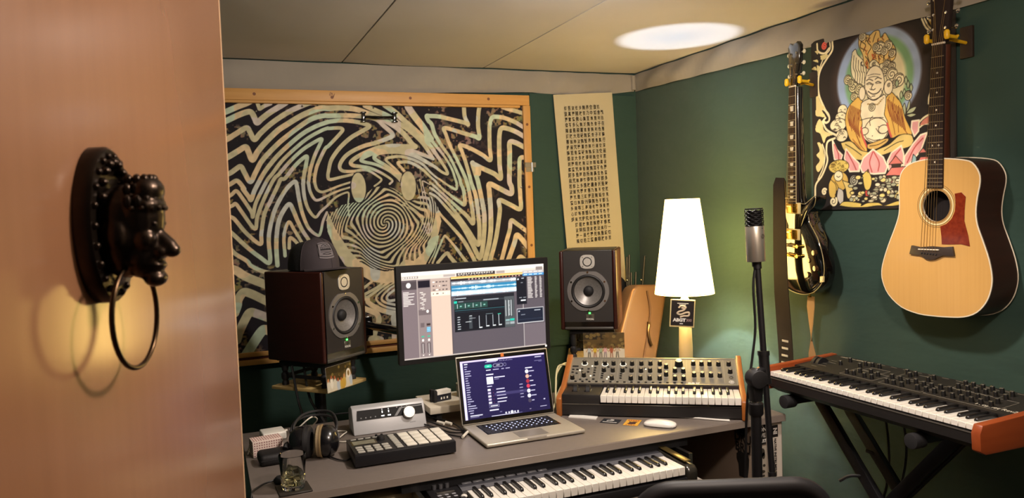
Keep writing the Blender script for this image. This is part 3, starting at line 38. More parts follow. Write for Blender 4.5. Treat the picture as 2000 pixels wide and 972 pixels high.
# ---------------------------------------------------------------- flat prints: a small painter for posters, screens, stickers
def hx(s):
    s = s.lstrip('#')
    return np.array([int(s[i:i+2], 16)/255 for i in (0, 2, 4)])
def lin(c):
    c = np.asarray(c, float)
    return np.where(c <= .04045, c/12.92, ((c+.055)/1.055)**2.4)
def smooth_line(pts, n=6):
    p = np.array(pts, float).reshape(-1, 2)
    if len(p) < 3: return p
    q = np.vstack([2*p[0]-p[1], p, 2*p[-1]-p[-2]]); out = []
    for i in range(1, len(q)-2):
        a, b, c, d = q[i-1:i+3]
        for t in np.linspace(0, 1, n, endpoint=False):
            out.append(.5*(2*b+(c-a)*t+(2*a-5*b+4*c-d)*t*t+(3*b-a-3*c+d)*t**3))
    out.append(q[-2]); return np.array(out)
class Canvas:
    # x to the right, y up, any unit; one colour for each grid vertex
    def __init__(s, x0, y0, x1, y1, nx, ny, bg='#000000'):
        s.b = (x0, y0, x1, y1); s.nx, s.ny = nx, ny
        s.x = np.linspace(x0, x1, nx); s.y = np.linspace(y0, y1, ny)
        s.X, s.Y = np.meshgrid(s.x, s.y); s.px = (x1-x0)/nx
        s.c = np.empty((ny, nx, 3)); s.c[:] = hx(bg)
    def win(s, x0, y0, x1, y1, pad=0):
        i0 = np.searchsorted(s.x, x0-pad); i1 = np.searchsorted(s.x, x1+pad)
        j0 = np.searchsorted(s.y, y0-pad); j1 = np.searchsorted(s.y, y1+pad)
        return slice(j0, j1), slice(i0, i1)
    def put(s, w, m, col, al=1.):
        col = hx(col) if isinstance(col, str) else np.asarray(col)
        m = np.clip(m, 0, 1)[..., None]*al
        s.c[w] = s.c[w]*(1-m)+col*m
    def rect(s, x0, y0, x1, y1, col, al=1.):
        w = s.win(x0, y0, x1, y1, s.px); X, Y = s.X[w], s.Y[w]
        m = np.minimum(np.minimum(X-x0, x1-X), np.minimum(Y-y0, y1-Y))/s.px+.5
        s.put(w, m, col, al)
    def ell(s, cx, cy, rx, ry, col, al=1., soft=None, rot=0):
        R = max(rx, ry); w = s.win(cx-R, cy-R, cx+R, cy+R, s.px*2+(soft or 0)); X, Y = s.X[w]-cx, s.Y[w]-cy
        c, n = math.cos(rot), math.sin(rot); X, Y = X*c+Y*n, Y*c-X*n
        d = (1-np.hypot(X/rx, Y/ry))*min(rx, ry)
        s.put(w, d/(soft or s.px)+.5, col, al)
    def line(s, pts, width, col, al=1., curve=True, w1=None, fade=None):
        p = smooth_line(pts) if curve else np.array(pts, float).reshape(-1, 2)
        r0 = width/2; r1 = r0 if w1 is None else w1/2; n = len(p)-1
        w = s.win(p[:, 0].min(), p[:, 1].min(), p[:, 0].max(), p[:, 1].max(), max(r0, r1)+2*s.px)
        if s.X[w].size == 0: return
        M = np.zeros(s.X[w].shape); jo, io = w[0].start, w[1].start
        for k in range(n):
            a, b = p[k], p[k+1]; r = r0+(r1-r0)*(k+.5)/n
            v = s.win(min(a[0], b[0]), min(a[1], b[1]), max(a[0], b[0]), max(a[1], b[1]), r+2*s.px)
            X, Y = s.X[v]-a[0], s.Y[v]-a[1]
            if X.size == 0: continue
            d = b-a; L = d@d+1e-12; t = np.clip((X*d[0]+Y*d[1])/L, 0, 1); r = r*fade((a+b)/2) if fade else r
            q = np.clip((r-np.hypot(X-t*d[0], Y-t*d[1]))/s.px+.5, 0, 1)
            z = (slice(v[0].start-jo, v[0].stop-jo), slice(v[1].start-io, v[1].stop-io))
            M[z] = np.maximum(M[z], q)
        s.put(w, M, col, al)
    def mask(s, pts, curve=False):
        p = smooth_line(list(np.array(pts, float).reshape(-1, 2))+[np.array(pts, float).reshape(-1, 2)[0]]) if curve else np.array(pts, float).reshape(-1, 2)
        w = s.win(p[:, 0].min(), p[:, 1].min(), p[:, 0].max(), p[:, 1].max(), s.px); X, Y = s.X[w], s.Y[w]
        m = np.zeros(X.shape, bool); n = len(p)
        for k in range(n):
            (ax, ay), (bx, by) = p[k], p[(k+1) % n]
            if ay == by: continue
            m ^= ((ay > Y) != (by > Y)) & (X < (bx-ax)*(Y-ay)/(by-ay)+ax)
        return w, m
    def poly(s, pts, col, al=1., curve=False, edge=None, ew=0):
        w, m = s.mask(pts, curve)
        if m.size: s.put(w, m.astype(float), col, al)
        if edge:
            q = list(np.array(pts, float).reshape(-1, 2)); s.line(q+[q[0]], ew, edge, curve=curve)
def value_noise(X, Y, cell, seed):
    g = np.random.default_rng(seed).random((64, 64))
    x, y = X/cell, Y/cell; i, j = np.floor(x).astype(int), np.floor(y).astype(int)
    u, v = x-i, y-j; u, v = u*u*(3-2*u), v*v*(3-2*v)
    G = lambda a, b: g[b % 64, a % 64]
    return (G(i, j)*(1-u)+G(i+1, j)*u)*(1-v)+(G(i, j+1)*(1-u)+G(i+1, j+1)*u)*v

def paint_tapestry():
    # millimetres on the panel: x along the wall, y height
    c = Canvas(-300, 872, 1594, 2046, 950, 590, '#141016'); X, Y = c.X, c.Y
    n1, n2, n3 = value_noise(X, Y, 95, 1), value_noise(X, Y, 17, 2), value_noise(X, Y, 9, 3)
    fl = np.clip((n1-.5)*6, 0, 1)*np.clip((n2*.6+n3*.5-.52)*9, 0, 1)            # faded flowers printed in the black
    tint = np.stack([.50+.18*n3, .45+.14*n2, .27+.22*value_noise(X, Y, 60, 4)], -1)
    c.c = c.c*(1-fl[..., None]*.75)+tint*fl[..., None]*.75
    c.c += np.array([.05, .0, .05])*np.clip(value_noise(X, Y, 140, 5)-.5, 0, 1)[..., None]
    black = c.c.copy()
    h1, h2 = value_noise(X, Y, 75, 6), value_noise(X, Y, 110, 7)                # pastel tints of the pale bands
    white = np.empty_like(c.c); white[:] = hx('#c2bb97')
    for m, col in ((h1 > .66, '#e6c49a'), (h1 < .27, '#d2c4cc'), (h2 > .72, '#b4d6c4'), (h2 < .2, '#c6d0da')):
        white[m] = hx(col)*.55+hx('#c2bb97')*.45
    white *= (.92+.12*n2)[..., None]
    W = Canvas(-300, 872, 1594, 2046, 950, 590)
    # the fine whirl behind the face
    cx, cy = TAP_CENTRE; dx, dy = X-cx, -(Y-cy); r = np.hypot(dx, dy); th = np.arctan2(dy, dx)
    rr = r+np.clip(r-110, 0, 110)*.26*np.arcsin(.97*np.sin(th*4+r*.022+.8))+3*np.sin(th*2)
    v = 4*th/(2*np.pi)-rr/18.5
    f = np.abs((v % 1)-.5)*2
    inside = np.clip((330-r)/8, 0, 1)*np.clip((r-2)/4, 0, 1)
    W.c[:] = (np.clip((f-.5)*4+.5, 0, 1)*inside)[..., None]
    # clear the ground outside the whirl, then the traced bands
    ww, mm = W.mask(TAP_WHIRL); keep = np.zeros(X.shape); keep[ww] = mm; W.c *= keep[..., None]
    for wd, p in TAP_STROKES:
        W.line(p, wd*(1.15 if p[0] < 900 else .98), '#ffffff', fade=lambda q: min(1, max(.42, (math.hypot(q[0]-cx, q[1]-cy)-40)/400))*(1-.42*math.exp(-((q[0]-1150)/110)**2-((q[1]-1710)/170)**2)))
    for k in range(9):                                                            # the part behind the door: plain chevrons
        y = 950+k*125
        W.line([-300, y, -220, y+60, -120, y-50, -20, y+70, 60, y+30], 26, '#ffffff')
    W.poly(TAP_SMILE, '#ffffff', curve=False)
    for ex, ey, rx, ry in TAP_EYES:
        W.ell(ex, ey, rx+5, ry+4, '#000000'); W.ell(ex, ey, rx, ry, '#ffffff')
    m = W.c[..., :1]
    c.c = black*(1-m)+white*m
    return c

def paint_poster():
    # millimetres: x from the poster's left edge, y height above the floor
    c = Canvas(0, 1455, 640, 2130, 340, 356, '#1c1410')
    for o in POSTER_ART:
        if o[0] == 'e':
            if o[7]: c.ell(o[2], o[3], o[4]+2.5, o[5]+2.5, '#231710')
            c.ell(o[2], o[3], o[4], o[5], o[1], 1, o[6] or None)
        elif o[0] == 'p': c.poly(o[5], o[1], 1, bool(o[4]), o[2] or None, o[3])
        elif o[0] == 'l': c.line(o[3], o[2], o[1])
        else:
            t = np.linspace(0, 1, 28); a = o[7]*(t*o[6]*2*np.pi); r = o[5]*(1-.85*t)
            c.line(np.stack([o[3]+r*np.cos(a+.7), o[4]+r*np.sin(a+.7)], 1), o[2], o[1], curve=False)
    c.c *= (.94+.1*value_noise(c.X, c.Y, 30, 3))[..., None]
    return c

# ---------------------------------------------------------------- materials
MATS = {}
def mat(name, col, rough=.5, metal=0., noise=None, bump=None, coat=0., spec=None, trans=0., emit=None, sheen=0., stretch=(1, 1, 1), aniso=0., ior=None, alpha=None):
    if name in MATS: return MATS[name]
    m = bpy.data.materials.new(name); m.use_nodes = True; nt = m.node_tree; b = nt.nodes['Principled BSDF']; I = b.inputs
    c = lin(hx(col)) if isinstance(col, str) else np.array(col)
    I['Base Color'].default_value = (*c, 1); I['Roughness'].default_value = rough; I['Metallic'].default_value = metal
    I['Coat Weight'].default_value = coat; I['Coat Roughness'].default_value = .08; I['Transmission Weight'].default_value = trans
    if spec is not None: I['Specular IOR Level'].default_value = spec
    if ior: I['IOR'].default_value = ior
    if sheen: I['Sheen Weight'].default_value = sheen
    if aniso: I['Anisotropic'].default_value = aniso
    if emit: I['Emission Color'].default_value = (*lin(hx(emit[0])), 1); I['Emission Strength'].default_value = emit[1]
    if noise or bump:
        tc = nt.nodes.new('ShaderNodeTexCoord'); mp = nt.nodes.new('ShaderNodeMapping'); mp.inputs['Scale'].default_value = stretch
        nt.links.new(tc.outputs['Object'], mp.inputs[0])
    if noise:                                   # (scale, amount, second colour)
        n = nt.nodes.new('ShaderNodeTexNoise'); n.inputs['Scale'].default_value = noise[0]; n.inputs['Detail'].default_value = 5
        r = nt.nodes.new('ShaderNodeValToRGB'); nt.links.new(mp.outputs[0], n.inputs['Vector']); nt.links.new(n.outputs['Fac'], r.inputs[0])
        c2 = lin(hx(noise[2])) if len(noise) > 2 else c*.6
        r.color_ramp.elements[0].position = .5-noise[1]/2; r.color_ramp.elements[1].position = .5+noise[1]/2
        r.color_ramp.elements[0].color = (*c2, 1); r.color_ramp.elements[1].color = (*c, 1)
        nt.links.new(r.outputs[0], I['Base Color'])
    if bump:
        n = nt.nodes.new('ShaderNodeTexNoise'); n.inputs['Scale'].default_value = bump[0]; n.inputs['Detail'].default_value = 4
        k = nt.nodes.new('ShaderNodeBump'); k.inputs['Strength'].default_value = bump[1]; k.inputs['Distance'].default_value = bump[2] if len(bump) > 2 else .01
        nt.links.new(mp.outputs[0], n.inputs['Vector']); nt.links.new(n.outputs['Fac'], k.inputs['Height']); nt.links.new(k.outputs[0], I['Normal'])
    MATS[name] = m; return m
def print_mat(name, rough=.7, glow=0., coat=0.):
    if name in MATS: return MATS[name]
    m = bpy.data.materials.new(name); m.use_nodes = True; nt = m.node_tree; b = nt.nodes['Principled BSDF']
    a = nt.nodes.new('ShaderNodeVertexColor'); a.layer_name = 'Col'
    b.inputs['Roughness'].default_value = rough; b.inputs['Coat Weight'].default_value = coat
    if glow:
        b.inputs['Base Color'].default_value = (.01, .01, .012, 1)
        nt.links.new(a.outputs[0], b.inputs['Emission Color']); b.inputs['Emission Strength'].default_value = glow
    else: nt.links.new(a.outputs[0], b.inputs['Base Color'])
    MATS[name] = m; return m
# ---------------------------------------------------------------- meshes
class MB:
    def __init__(s): s.v = []; s.f = []
    def add(s, v, f):
        k = len(s.v); s.v += [tuple(p) for p in v]; s.f += [tuple(i+k for i in q) for q in f]; return s
    def box(s, x0, y0, z0, x1, y1, z1):
        return s.add([(x0, y0, z0), (x1, y0, z0), (x1, y1, z0), (x0, y1, z0), (x0, y0, z1), (x1, y0, z1), (x1, y1, z1), (x0, y1, z1)],
                     [(3, 2, 1, 0), (4, 5, 6, 7), (0, 1, 5, 4), (1, 2, 6, 5), (2, 3, 7, 6), (3, 0, 4, 7)])
    def cbox(s, c, d, M=None):
        k = len(s.v); s.box(c[0]-d[0]/2, c[1]-d[1]/2, c[2]-d[2]/2, c[0]+d[0]/2, c[1]+d[1]/2, c[2]+d[2]/2)
        if M: s.xf(M, k)
        return s
    def xf(s, M, k=0):
        s.v[k:] = [tuple(M @ Vector(p)) for p in s.v[k:]]; return s
    def prism(s, p, a0, a1, ax='z'):
        g = {'z': lambda q, a: (q[0], q[1], a), 'y': lambda q, a: (q[0], a, q[1]), 'x': lambda q, a: (a, q[0], q[1])}[ax]
        n = len(p); area = sum(p[i][0]*p[(i+1) % n][1]-p[(i+1) % n][0]*p[i][1] for i in range(n))
        if (area < 0) != (ax == 'y'): p = p[::-1]
        if a1 < a0: a0, a1 = a1, a0
        return s.add([g(q, a0) for q in p]+[g(q, a1) for q in p],
                     [tuple(range(n))[::-1], tuple(range(n, 2*n))]+[(i, (i+1) % n, n+(i+1) % n, n+i) for i in range(n)])
    def cyl(s, p0, p1, r0, r1=None, n=12):
        r1 = r0 if r1 is None else r1; p0, p1 = Vector(p0), Vector(p1); d = (p1-p0).normalized()
        a = d.orthogonal().normalized(); b = d.cross(a); v = []
        for p, r in ((p0, r0), (p1, r1)):
            v += [p+(a*math.cos(2*math.pi*i/n)+b*math.sin(2*math.pi*i/n))*r for i in range(n)]
        return s.add(v, [tuple(range(n))[::-1], tuple(range(n, 2*n))]+[(i, (i+1) % n, n+(i+1) % n, n+i) for i in range(n)])
    def tube(s, pts, r, n=6, curve=True, m=5):
        p = [Vector(q) for q in pts]
        if curve and len(p) > 2:
            q = [2*p[0]-p[1]]+p+[2*p[-1]-p[-2]]; o = []
            for i in range(1, len(q)-2):
                a, b, c, d = q[i-1:i+3]
                for k in range(m):
                    t = k/m; o.append(.5*(2*b+(c-a)*t+(2*a-5*b+4*c-d)*t*t+(3*b-a-3*c+d)*t**3))
            p = o+[q[-2]]
        L = len(p); rs = r if isinstance(r, (list, tuple)) else [r]*L
        if len(rs) != L: rs = [rs[0]+(rs[-1]-rs[0])*i/(L-1) for i in range(L)]
        v = []; a = None
        for i in range(L):
            d = (p[min(i+1, L-1)]-p[max(i-1, 0)]).normalized()
            a = d.orthogonal().normalized() if a is None else (a-d*a.dot(d)).normalized()
            b = d.cross(a); v += [p[i]+(a*math.cos(2*math.pi*k/n)+b*math.sin(2*math.pi*k/n))*rs[i] for k in range(n)]
        f = [tuple(range(n))[::-1], tuple(range((L-1)*n, L*n))]
        f += [(i*n+k, i*n+(k+1) % n, (i+1)*n+(k+1) % n, (i+1)*n+k) for i in range(L-1) for k in range(n)]
        return s.add(v, f)
    def lathe(s, prof, n=24, c=(0, 0, 0), ax=(0, 0, 1), closed=False):
        # prof: (radius, distance along the axis); a radius of 0 closes the end
        d = Vector(ax).normalized(); a = d.orthogonal().normalized(); b = d.cross(a); c = Vector(c); v = []; f = []; rows = []
        for r, h in prof:
            if r < 1e-7: rows.append([len(v)]*n); v.append(c+d*h)
            else:
                rows.append(list(range(len(v), len(v)+n)))
                v += [c+d*h+(a*math.cos(2*math.pi*i/n)+b*math.sin(2*math.pi*i/n))*r for i in range(n)]
        P = list(zip(rows, rows[1:]+([rows[0]] if closed else [])))[:len(rows) if closed else len(rows)-1]
        for p, q in P:
            for i in range(n):
                j = (i+1) % n; g = []
                for t in (p[i], p[j], q[j], q[i]):
                    if t not in g: g.append(t)
                if len(g) > 2: f.append(tuple(g))
        return s.add(v, f)
    def ball(s, c, rx, ry=None, rz=None, n=12, m=8):
        ry = ry or rx; rz = rz or rx; k = len(s.v)
        s.lathe([(math.sin(math.pi*i/m), -math.cos(math.pi*i/m)) if 0 < i < m else (0, -math.cos(math.pi*i/m)) for i in range(m+1)], n)
        return s.xf(Matrix.Translation(c) @ Matrix.Diagonal((rx, ry, rz, 1)), k)
    def torus(s, c, R_, r, ax=(0, 0, 1), n=28, m=8):
        return s.lathe([(R_+r*math.cos(2*math.pi*i/m), r*math.sin(2*math.pi*i/m)) for i in range(m)], n, c, ax, True)
    def ribbon(s, pts, w, t, wv=(1, 0, 0)):
        # a strap: centre points, width along wv (or one vector for each point), thickness t
        p = [Vector(q) for q in pts]; L = len(p); W = [Vector(x).normalized() for x in (wv if isinstance(wv[0], (tuple, list)) else [wv]*L)]
        ws = w if isinstance(w, (list, tuple)) else [w]*L; v = []
        for i in range(L):
            d = (p[min(i+1, L-1)]-p[max(i-1, 0)]).normalized(); n = d.cross(W[i]).normalized()
            for a, b in ((-1, -1), (1, -1), (1, 1), (-1, 1)): v.append(p[i]+W[i]*a*ws[i]/2+n*b*t/2)
        f = [(3, 2, 1, 0), tuple(range(4*L-4, 4*L))]+[(i*4+k, i*4+(k+1) % 4, i*4+4+(k+1) % 4, i*4+4+k) for i in range(L-1) for k in range(4)]
        return s.add(v, f)
    def mesh(s, name, m, smooth=38, bevel=0, seg=2):
        me = bpy.data.meshes.new(name); me.from_pydata(s.v, [], s.f)
        bm = bmesh.new(); bm.from_mesh(me)
        bmesh.ops.recalc_face_normals(bm, faces=bm.faces)
        if bevel:
            e = [x for x in bm.edges if len(x.link_faces) == 2 and x.calc_face_angle(0) > R(32)]
            bmesh.ops.bevel(bm, geom=e, offset=bevel, segments=seg, profile=.5, affect='EDGES', clamp_overlap=True)
        bm.to_mesh(me); bm.free()
        if m: me.materials.append(m)
        if smooth:
            me.polygons.foreach_set('use_smooth', [True]*len(me.polygons)); me.set_sharp_from_angle(angle=R(smooth))
        return me
    def obj(s, name, m, parent=None, **k):
        o = bpy.data.objects.new(name, s.mesh(name, m, **k)); C.objects.link(o); o.parent = parent; return o
def inst(name, me, parent, loc=(0, 0, 0), rot=None):
    o = bpy.data.objects.new(name, me); C.objects.link(o); o.parent = parent; o.location = loc
    if rot: o.rotation_euler = rot
    return o
def tag(o, label=None, cat=None, group=None, kind=None):
    if label: o['label'] = label
    if cat: o['category'] = cat
    if group: o['group'] = group
    if kind: o['kind'] = kind
    return o
def thing(name, label, cat, loc=(0, 0, 0), rz=0, group=None):
    o = bpy.data.objects.new(name, None); C.objects.link(o); o.location = loc; o.rotation_euler = (0, 0, R(rz)); o.empty_display_size = .05
    return tag(o, label, cat, group)
def copy_tree(o, parent=None):
    c = o.copy(); C.objects.link(c); c.parent = parent
    for ch in [x for x in o.children]: copy_tree(ch, c)
    return c
def print_sheet(name, cv, m, parent, M=None, unit=1.):
    # a painted sheet: canvas grid as a mesh in the X-Z plane (facing -Y), colours as vertex colours
    ny, nx = cv.ny, cv.nx
    co = np.zeros((ny*nx, 3)); co[:, 0] = cv.X.ravel()*unit; co[:, 2] = cv.Y.ravel()*unit
    i = np.arange(ny*nx).reshape(ny, nx); q = np.stack([i[:-1, :-1], i[:-1, 1:], i[1:, 1:], i[1:, :-1]], -1).reshape(-1, 4)
    me = bpy.data.meshes.new(name); me.vertices.add(len(co)); me.vertices.foreach_set('co', co.ravel())
    me.loops.add(q.size); me.loops.foreach_set('vertex_index', q.ravel().astype(np.int32))
    me.polygons.add(len(q)); me.polygons.foreach_set('loop_start', np.arange(0, q.size, 4, dtype=np.int32))
    me.update(calc_edges=True)
    a = me.color_attributes.new('Col', 'FLOAT_COLOR', 'POINT'); rgba = np.ones((ny*nx, 4)); rgba[:, :3] = lin(np.clip(cv.c, 0, 1)).reshape(-1, 3)
    a.data.foreach_set('color', rgba.ravel()); me.materials.append(m)
    if M: me.transform(M)
    o = bpy.data.objects.new(name, me); C.objects.link(o); o.parent = parent; return o
def text_mesh(body, size, m, sx=1., bold=0., align='CENTER', spacing=1., lines=1.):
    cu = bpy.data.curves.new('lettering', 'FONT'); cu.body = body; cu.size = size; cu.align_x = align; cu.align_y = 'CENTER'
    cu.offset = bold; cu.space_character = spacing; cu.space_line = lines; cu.resolution_u = 2
    o = bpy.data.objects.new('lettering', cu); C.objects.link(o)
    me = bpy.data.meshes.new_from_object(o.evaluated_get(bpy.context.evaluated_depsgraph_get())); bpy.data.objects.remove(o); bpy.data.curves.remove(cu)
    me.transform(Matrix(((sx, 0, 0, 0), (0, 0, 1, 0), (0, 1, 0, 0), (0, 0, 0, 1)))); me.materials.clear(); me.materials.append(m)
    return me
def lettering(body, size, m, parent, loc, rot=(0, 0, 0), name='lettering', **k):
    return inst(name, text_mesh(body, size, m, **k), parent, loc, rot)
def evaluated(o, name, m):
    me = bpy.data.meshes.new_from_object(o.evaluated_get(bpy.context.evaluated_depsgraph_get())); me.name = name
    me.materials.clear(); me.materials.append(m); o.modifiers.clear(); o.data = me
    me.polygons.foreach_set('use_smooth', [True]*len(me.polygons)); return o
def ring_plate(outer, c, r, y, n):
    # a flat plate with a round hole: outer loop bridged to the hole by angle
    h = [(c[0]+r*math.cos(2*math.pi*i/n), c[1]+r*math.sin(2*math.pi*i/n)) for i in range(n)]
    bm = bmesh.new(); vo = [bm.verts.new((q[0], y, q[1])) for q in outer]; vh = [bm.verts.new((q[0], y, q[1])) for q in h]
    eo = [bm.edges.new((vo[i], vo[(i+1) % len(vo)])) for i in range(len(vo))]; eh = [bm.edges.new((vh[i], vh[(i+1) % n])) for i in range(n)]
    bmesh.ops.triangle_fill(bm, use_beauty=True, edges=eo+eh); bm.verts.index_update()
    m = MB().add([tuple(v.co) for v in bm.verts], [tuple(v.index for v in f.verts) for f in bm.faces]); bm.free(); return m
BLACK_AFTER = {0, 1, 3, 4, 5}
def keyboard(parent, n_white, x0, pitch, yf, yb, z, black_len, front=.018, wm=None, bm_=None, bz=.010):
    # piano keys, each an object: white keys from C upward along x, front edge at yf
    kw = MB().box(.0006, 0, -front, pitch-.0006, yb-yf, 0).mesh('white_key', wm, bevel=.0012, seg=1)
    bw = .0105; kb = MB().prism([(0, -.004), (0, bz*.55), (.006, bz), (black_len, bz), (black_len, -.004)], -bw/2, bw/2, 'x').mesh('black_key', bm_, bevel=.0012, seg=1)
    for i in range(n_white): inst('white_key', kw, parent, (x0+i*pitch, yf, z))
    for i in range(n_white-1):
        k = i % 7
        if k in BLACK_AFTER: inst('black_key', kb, parent, (x0+(i+1)*pitch+{0: -.002, 1: .002, 3: -.003, 4: 0, 5: .003}[k], yb-black_len, z))
# shared materials
M_BLACK = mat('black_plastic', '#17161a', .38); M_MATT = mat('matt_black', '#121114', .65); M_GLOSS = mat('gloss_black', '#0a090a', .12, coat=1)
M_STEEL = mat('steel', '#b9b6b0', .28, 1); M_CHROME = mat('chrome', '#d8d4cc', .12, 1); M_WHITE = mat('white_plastic', '#e9e5dc', .35)
M_KEY = mat('key_white', '#f1ece2', .25, coat=.3); M_KEYB = mat('key_black', '#121012', .3)
M_PRINTW = mat('print_white', '#e6e2da', .6); M_PRINTK = mat('print_black', '#17130f', .7); M_CABLE = mat('cable_black', '#0f0e10', .5)
M_CABLEW = mat('cable_white', '#dcd6c8', .45); M_PRINT = print_mat('printed_colours'); M_RUBBER = mat('rubber', '#19181a', .8)
M_GOLD = mat('gold_metal', '#c79a42', .25, 1)

# ---------------------------------------------------------------- room shell
BY, RX, CZ = 3.815, 2.31, 2.25
M_GREEN = mat('green_cloth', '#264137', .85, noise=(3.0, .9, '#213b31'), bump=(2.2, .5, .03), sheen=.15, stretch=(1, 1, 2.6))
M_CEIL = mat('ceiling_cloth', '#cdcac9', .9, noise=(2.5, .9, '#c2bebc'), bump=(1.6, .25, .03))
M_VAL = mat('valance_cloth', '#958d81', .9, noise=(3, .8, '#878074'), bump=(3, .6, .03), stretch=(1, 1, .6))
M_FLOOR = mat('floor_boards', '#4a3626', .5, noise=(6, .7, '#3a291c'), stretch=(1, 12, 1))
def struct(name, mb, m, **k): return tag(mb.obj(name, m, **k), kind='structure')
struct('floor', MB().box(-1.3, -1.6, -.06, RX+.1, BY+.1, 0), M_FLOOR)
struct('wall_back', MB().box(-.85, BY, 0, RX+.1, BY+.1, CZ), M_GREEN)
def cloth_wall(name, x0, y0, y1, z1):
    # the right wall's stretched cloth: slack diagonal folds as real relief
    ny, nz = 90, 60; v = []; 
    for j in range(nz+1):
        for i in range(ny+1):
            y = y0+(y1-y0)*i/ny; z = z1*j/nz
            a = math.sin((z*1.0+(BY-y)*.16)*19+2.2*math.sin(y*1.7))*.5+.5
            d = .006*a**6*math.exp(-((z-.95)/.55)**2)+.004*(math.sin((z*.9-y*.35)*26)*.5+.5)**10*math.exp(-((z-.5)/.3)**2)
            v.append((x0-d, y, z))
    f = [(j*(ny+1)+i, j*(ny+1)+i+1, (j+1)*(ny+1)+i+1, (j+1)*(ny+1)+i) for j in range(nz) for i in range(ny)]
    m = MB().add(v, f); m.box(x0+.002, y0, 0, x0+.1, y1, z1); return m
struct('wall_right', cloth_wall('wall_right', RX, .2, BY, CZ), M_GREEN, smooth=60)
struct('wall_left', MB().box(-.95, .2, 0, -.85, BY+.1, CZ), M_GREEN)
wf = MB(); wf.box(-.95, .18, 0, -.30, .28, CZ); wf.box(.66, .18, 0, RX+.1, .28, CZ); wf.box(-.30, .18, 2.06, .66, .28, CZ)
struct('wall_front', wf, mat('plaster', '#8c8478', .9))
ceil = struct('ceiling', MB().box(-.95, .18, CZ+.006, RX+.1, BY+.1, CZ+.08), mat('ceiling_dark', '#15110d', .9))
def board(x0, x1):
    m = MB(); n, k = 18, 40; y0, y1 = .285, BY-.012; v = []
    for j in range(k+1):
        for i in range(n+1):
            s = i/n; t = j/k; sag = .006*math.sin(math.pi*s)*(.6+.4*math.sin(3.3*t*math.pi+x0*5))
            v.append((x0+(x1-x0)*s, y0+(y1-y0)*t, CZ-.004-sag))
    m.add(v, [(j*(n+1)+i, (j+1)*(n+1)+i, (j+1)*(n+1)+i+1, j*(n+1)+i+1) for j in range(k) for i in range(n)])
    m.box(x0, y0, CZ-.0035, x1, y1, CZ+.005); return m
for x0, x1 in ((-.845, -.049), (-.042, .658), (.665, 1.390), (1.397, RX-.004)):
    board(x0, x1).obj('ceiling_panel', M_CEIL, ceil, smooth=60)
# the gathered cloth strip that hides the joint of ceiling and walls
def valance(pts, thick, seed):
    # pts: (x, y, bottom z) along the wall; gathered cloth
    random.seed(seed); n = 80; v = []; k = 7; P = np.array(pts, float); s = np.linspace(0, 1, len(P))
    for i in range(n+1):
        t = i/n; x, y, zb = (np.interp(t, s, P[:, c]) for c in range(3))
        for j in range(k+1):
            q = j/k; b = .010*math.sin(t*23+seed)*math.sin(q*2.6+.3)+.006*math.sin(t*61+q*4)
            v.append((x+thick[0]*(math.sin(q*3.1)*.6+b*40), y+thick[1]*(math.sin(q*3.1)*.6+b*40), CZ-.012-(CZ-.012-zb)*q))
    return MB().add(v, [(i*(k+1)+j, i*(k+1)+j+1, (i+1)*(k+1)+j+1, (i+1)*(k+1)+j) for i in range(n) for j in range(k)])
struct('trim_1', valance([(-.84, BY-.02, 2.09), (.1, BY-.02, 2.10), (1.0, BY-.02, 2.105), (1.66, BY-.015, 2.125), (1.95, BY-.012, 2.108), (2.29, BY-.012, 2.145)], (0, -.018), 3), M_VAL, smooth=70)
struct('trim_2', valance([(RX-.012, BY-.01, 2.145), (RX-.012, 3.2, 2.130), (RX-.012, 2.5, 2.112), (RX-.012, 1.8, 2.098), (RX-.012, .3, 2.09)], (-.022, 0), 5), M_VAL, smooth=70)
trim = struct('trim_3', MB().tube([(RX-.03, BY-.03, CZ-.02), (RX-.03, BY-.032, 2.15)], .012, 8, False), M_VAL)
# ---------------------------------------------------------------- the open door with its knocker
D_AZ = R(18.5); dd = Vector((math.sin(D_AZ), math.cos(D_AZ), 0)); dn = Vector((math.cos(D_AZ), -math.sin(D_AZ), 0))
K = Vector((-.0911, .791, 1.494))
M_DOOR = mat('door_wood', '#94694b', .22, noise=(7, .9, '#885f42'), stretch=(6, 6, .35), spec=1, aniso=.6)
_nt = M_DOOR.node_tree; _tv = _nt.nodes.new('ShaderNodeCombineXYZ'); _tv.inputs[0].default_value, _tv.inputs[1].default_value = dd.x, dd.y      # satin grain: highlights spread sideways
_nt.links.new(_tv.outputs[0], _nt.nodes['Principled BSDF'].inputs['Tangent'])
door = thing('door_1', None, None, (K.x, K.y, 0), 90-18.5); tag(door, kind='structure')     # local +x runs to the free edge, -y is the face in view
MB().box(-.40, 0, .01, .3955, .038, 2.03).obj('door_panel', M_DOOR, door, bevel=.002)
MB().box(.3955, .0, .01, .400, .038, 2.03).obj('edge_band', mat('edge_band', '#c9a684', .4), door)
M_BRONZE = mat('dark_bronze', '#4a3d33', .28, .9, noise=(40, .8, '#241d18'))
kn = thing('door_knocker', None, None, (0, 0, 1.494), 0); kn.parent = door
pl = MB(); k0 = 0
prof = [(0, 0), (1, 0), (1, .012), (.96, .0155), (.80, .0165), (.74, .0125), (0, .0125)]
pl.lathe(prof, 40, ax=(0, -1, 0)); pl.xf(Matrix.Diagonal((.045, 1, .071, 1)))
pl.obj('back_plate', M_BRONZE, kn)
bd = MB()
for i in range(22):
    a = 2*math.pi*i/22; bd.ball((.0385*math.cos(a), -.0165, .0625*math.sin(a)), .0034, n=8, m=6)
for i in range(9):
    a = R(15+150*i/8); bd.ball((.027*math.cos(a), -.017, .014+.043*math.sin(a)), .0042, .006, .0042, n=8, m=6)
bd.obj('beading', M_BRONZE, kn)
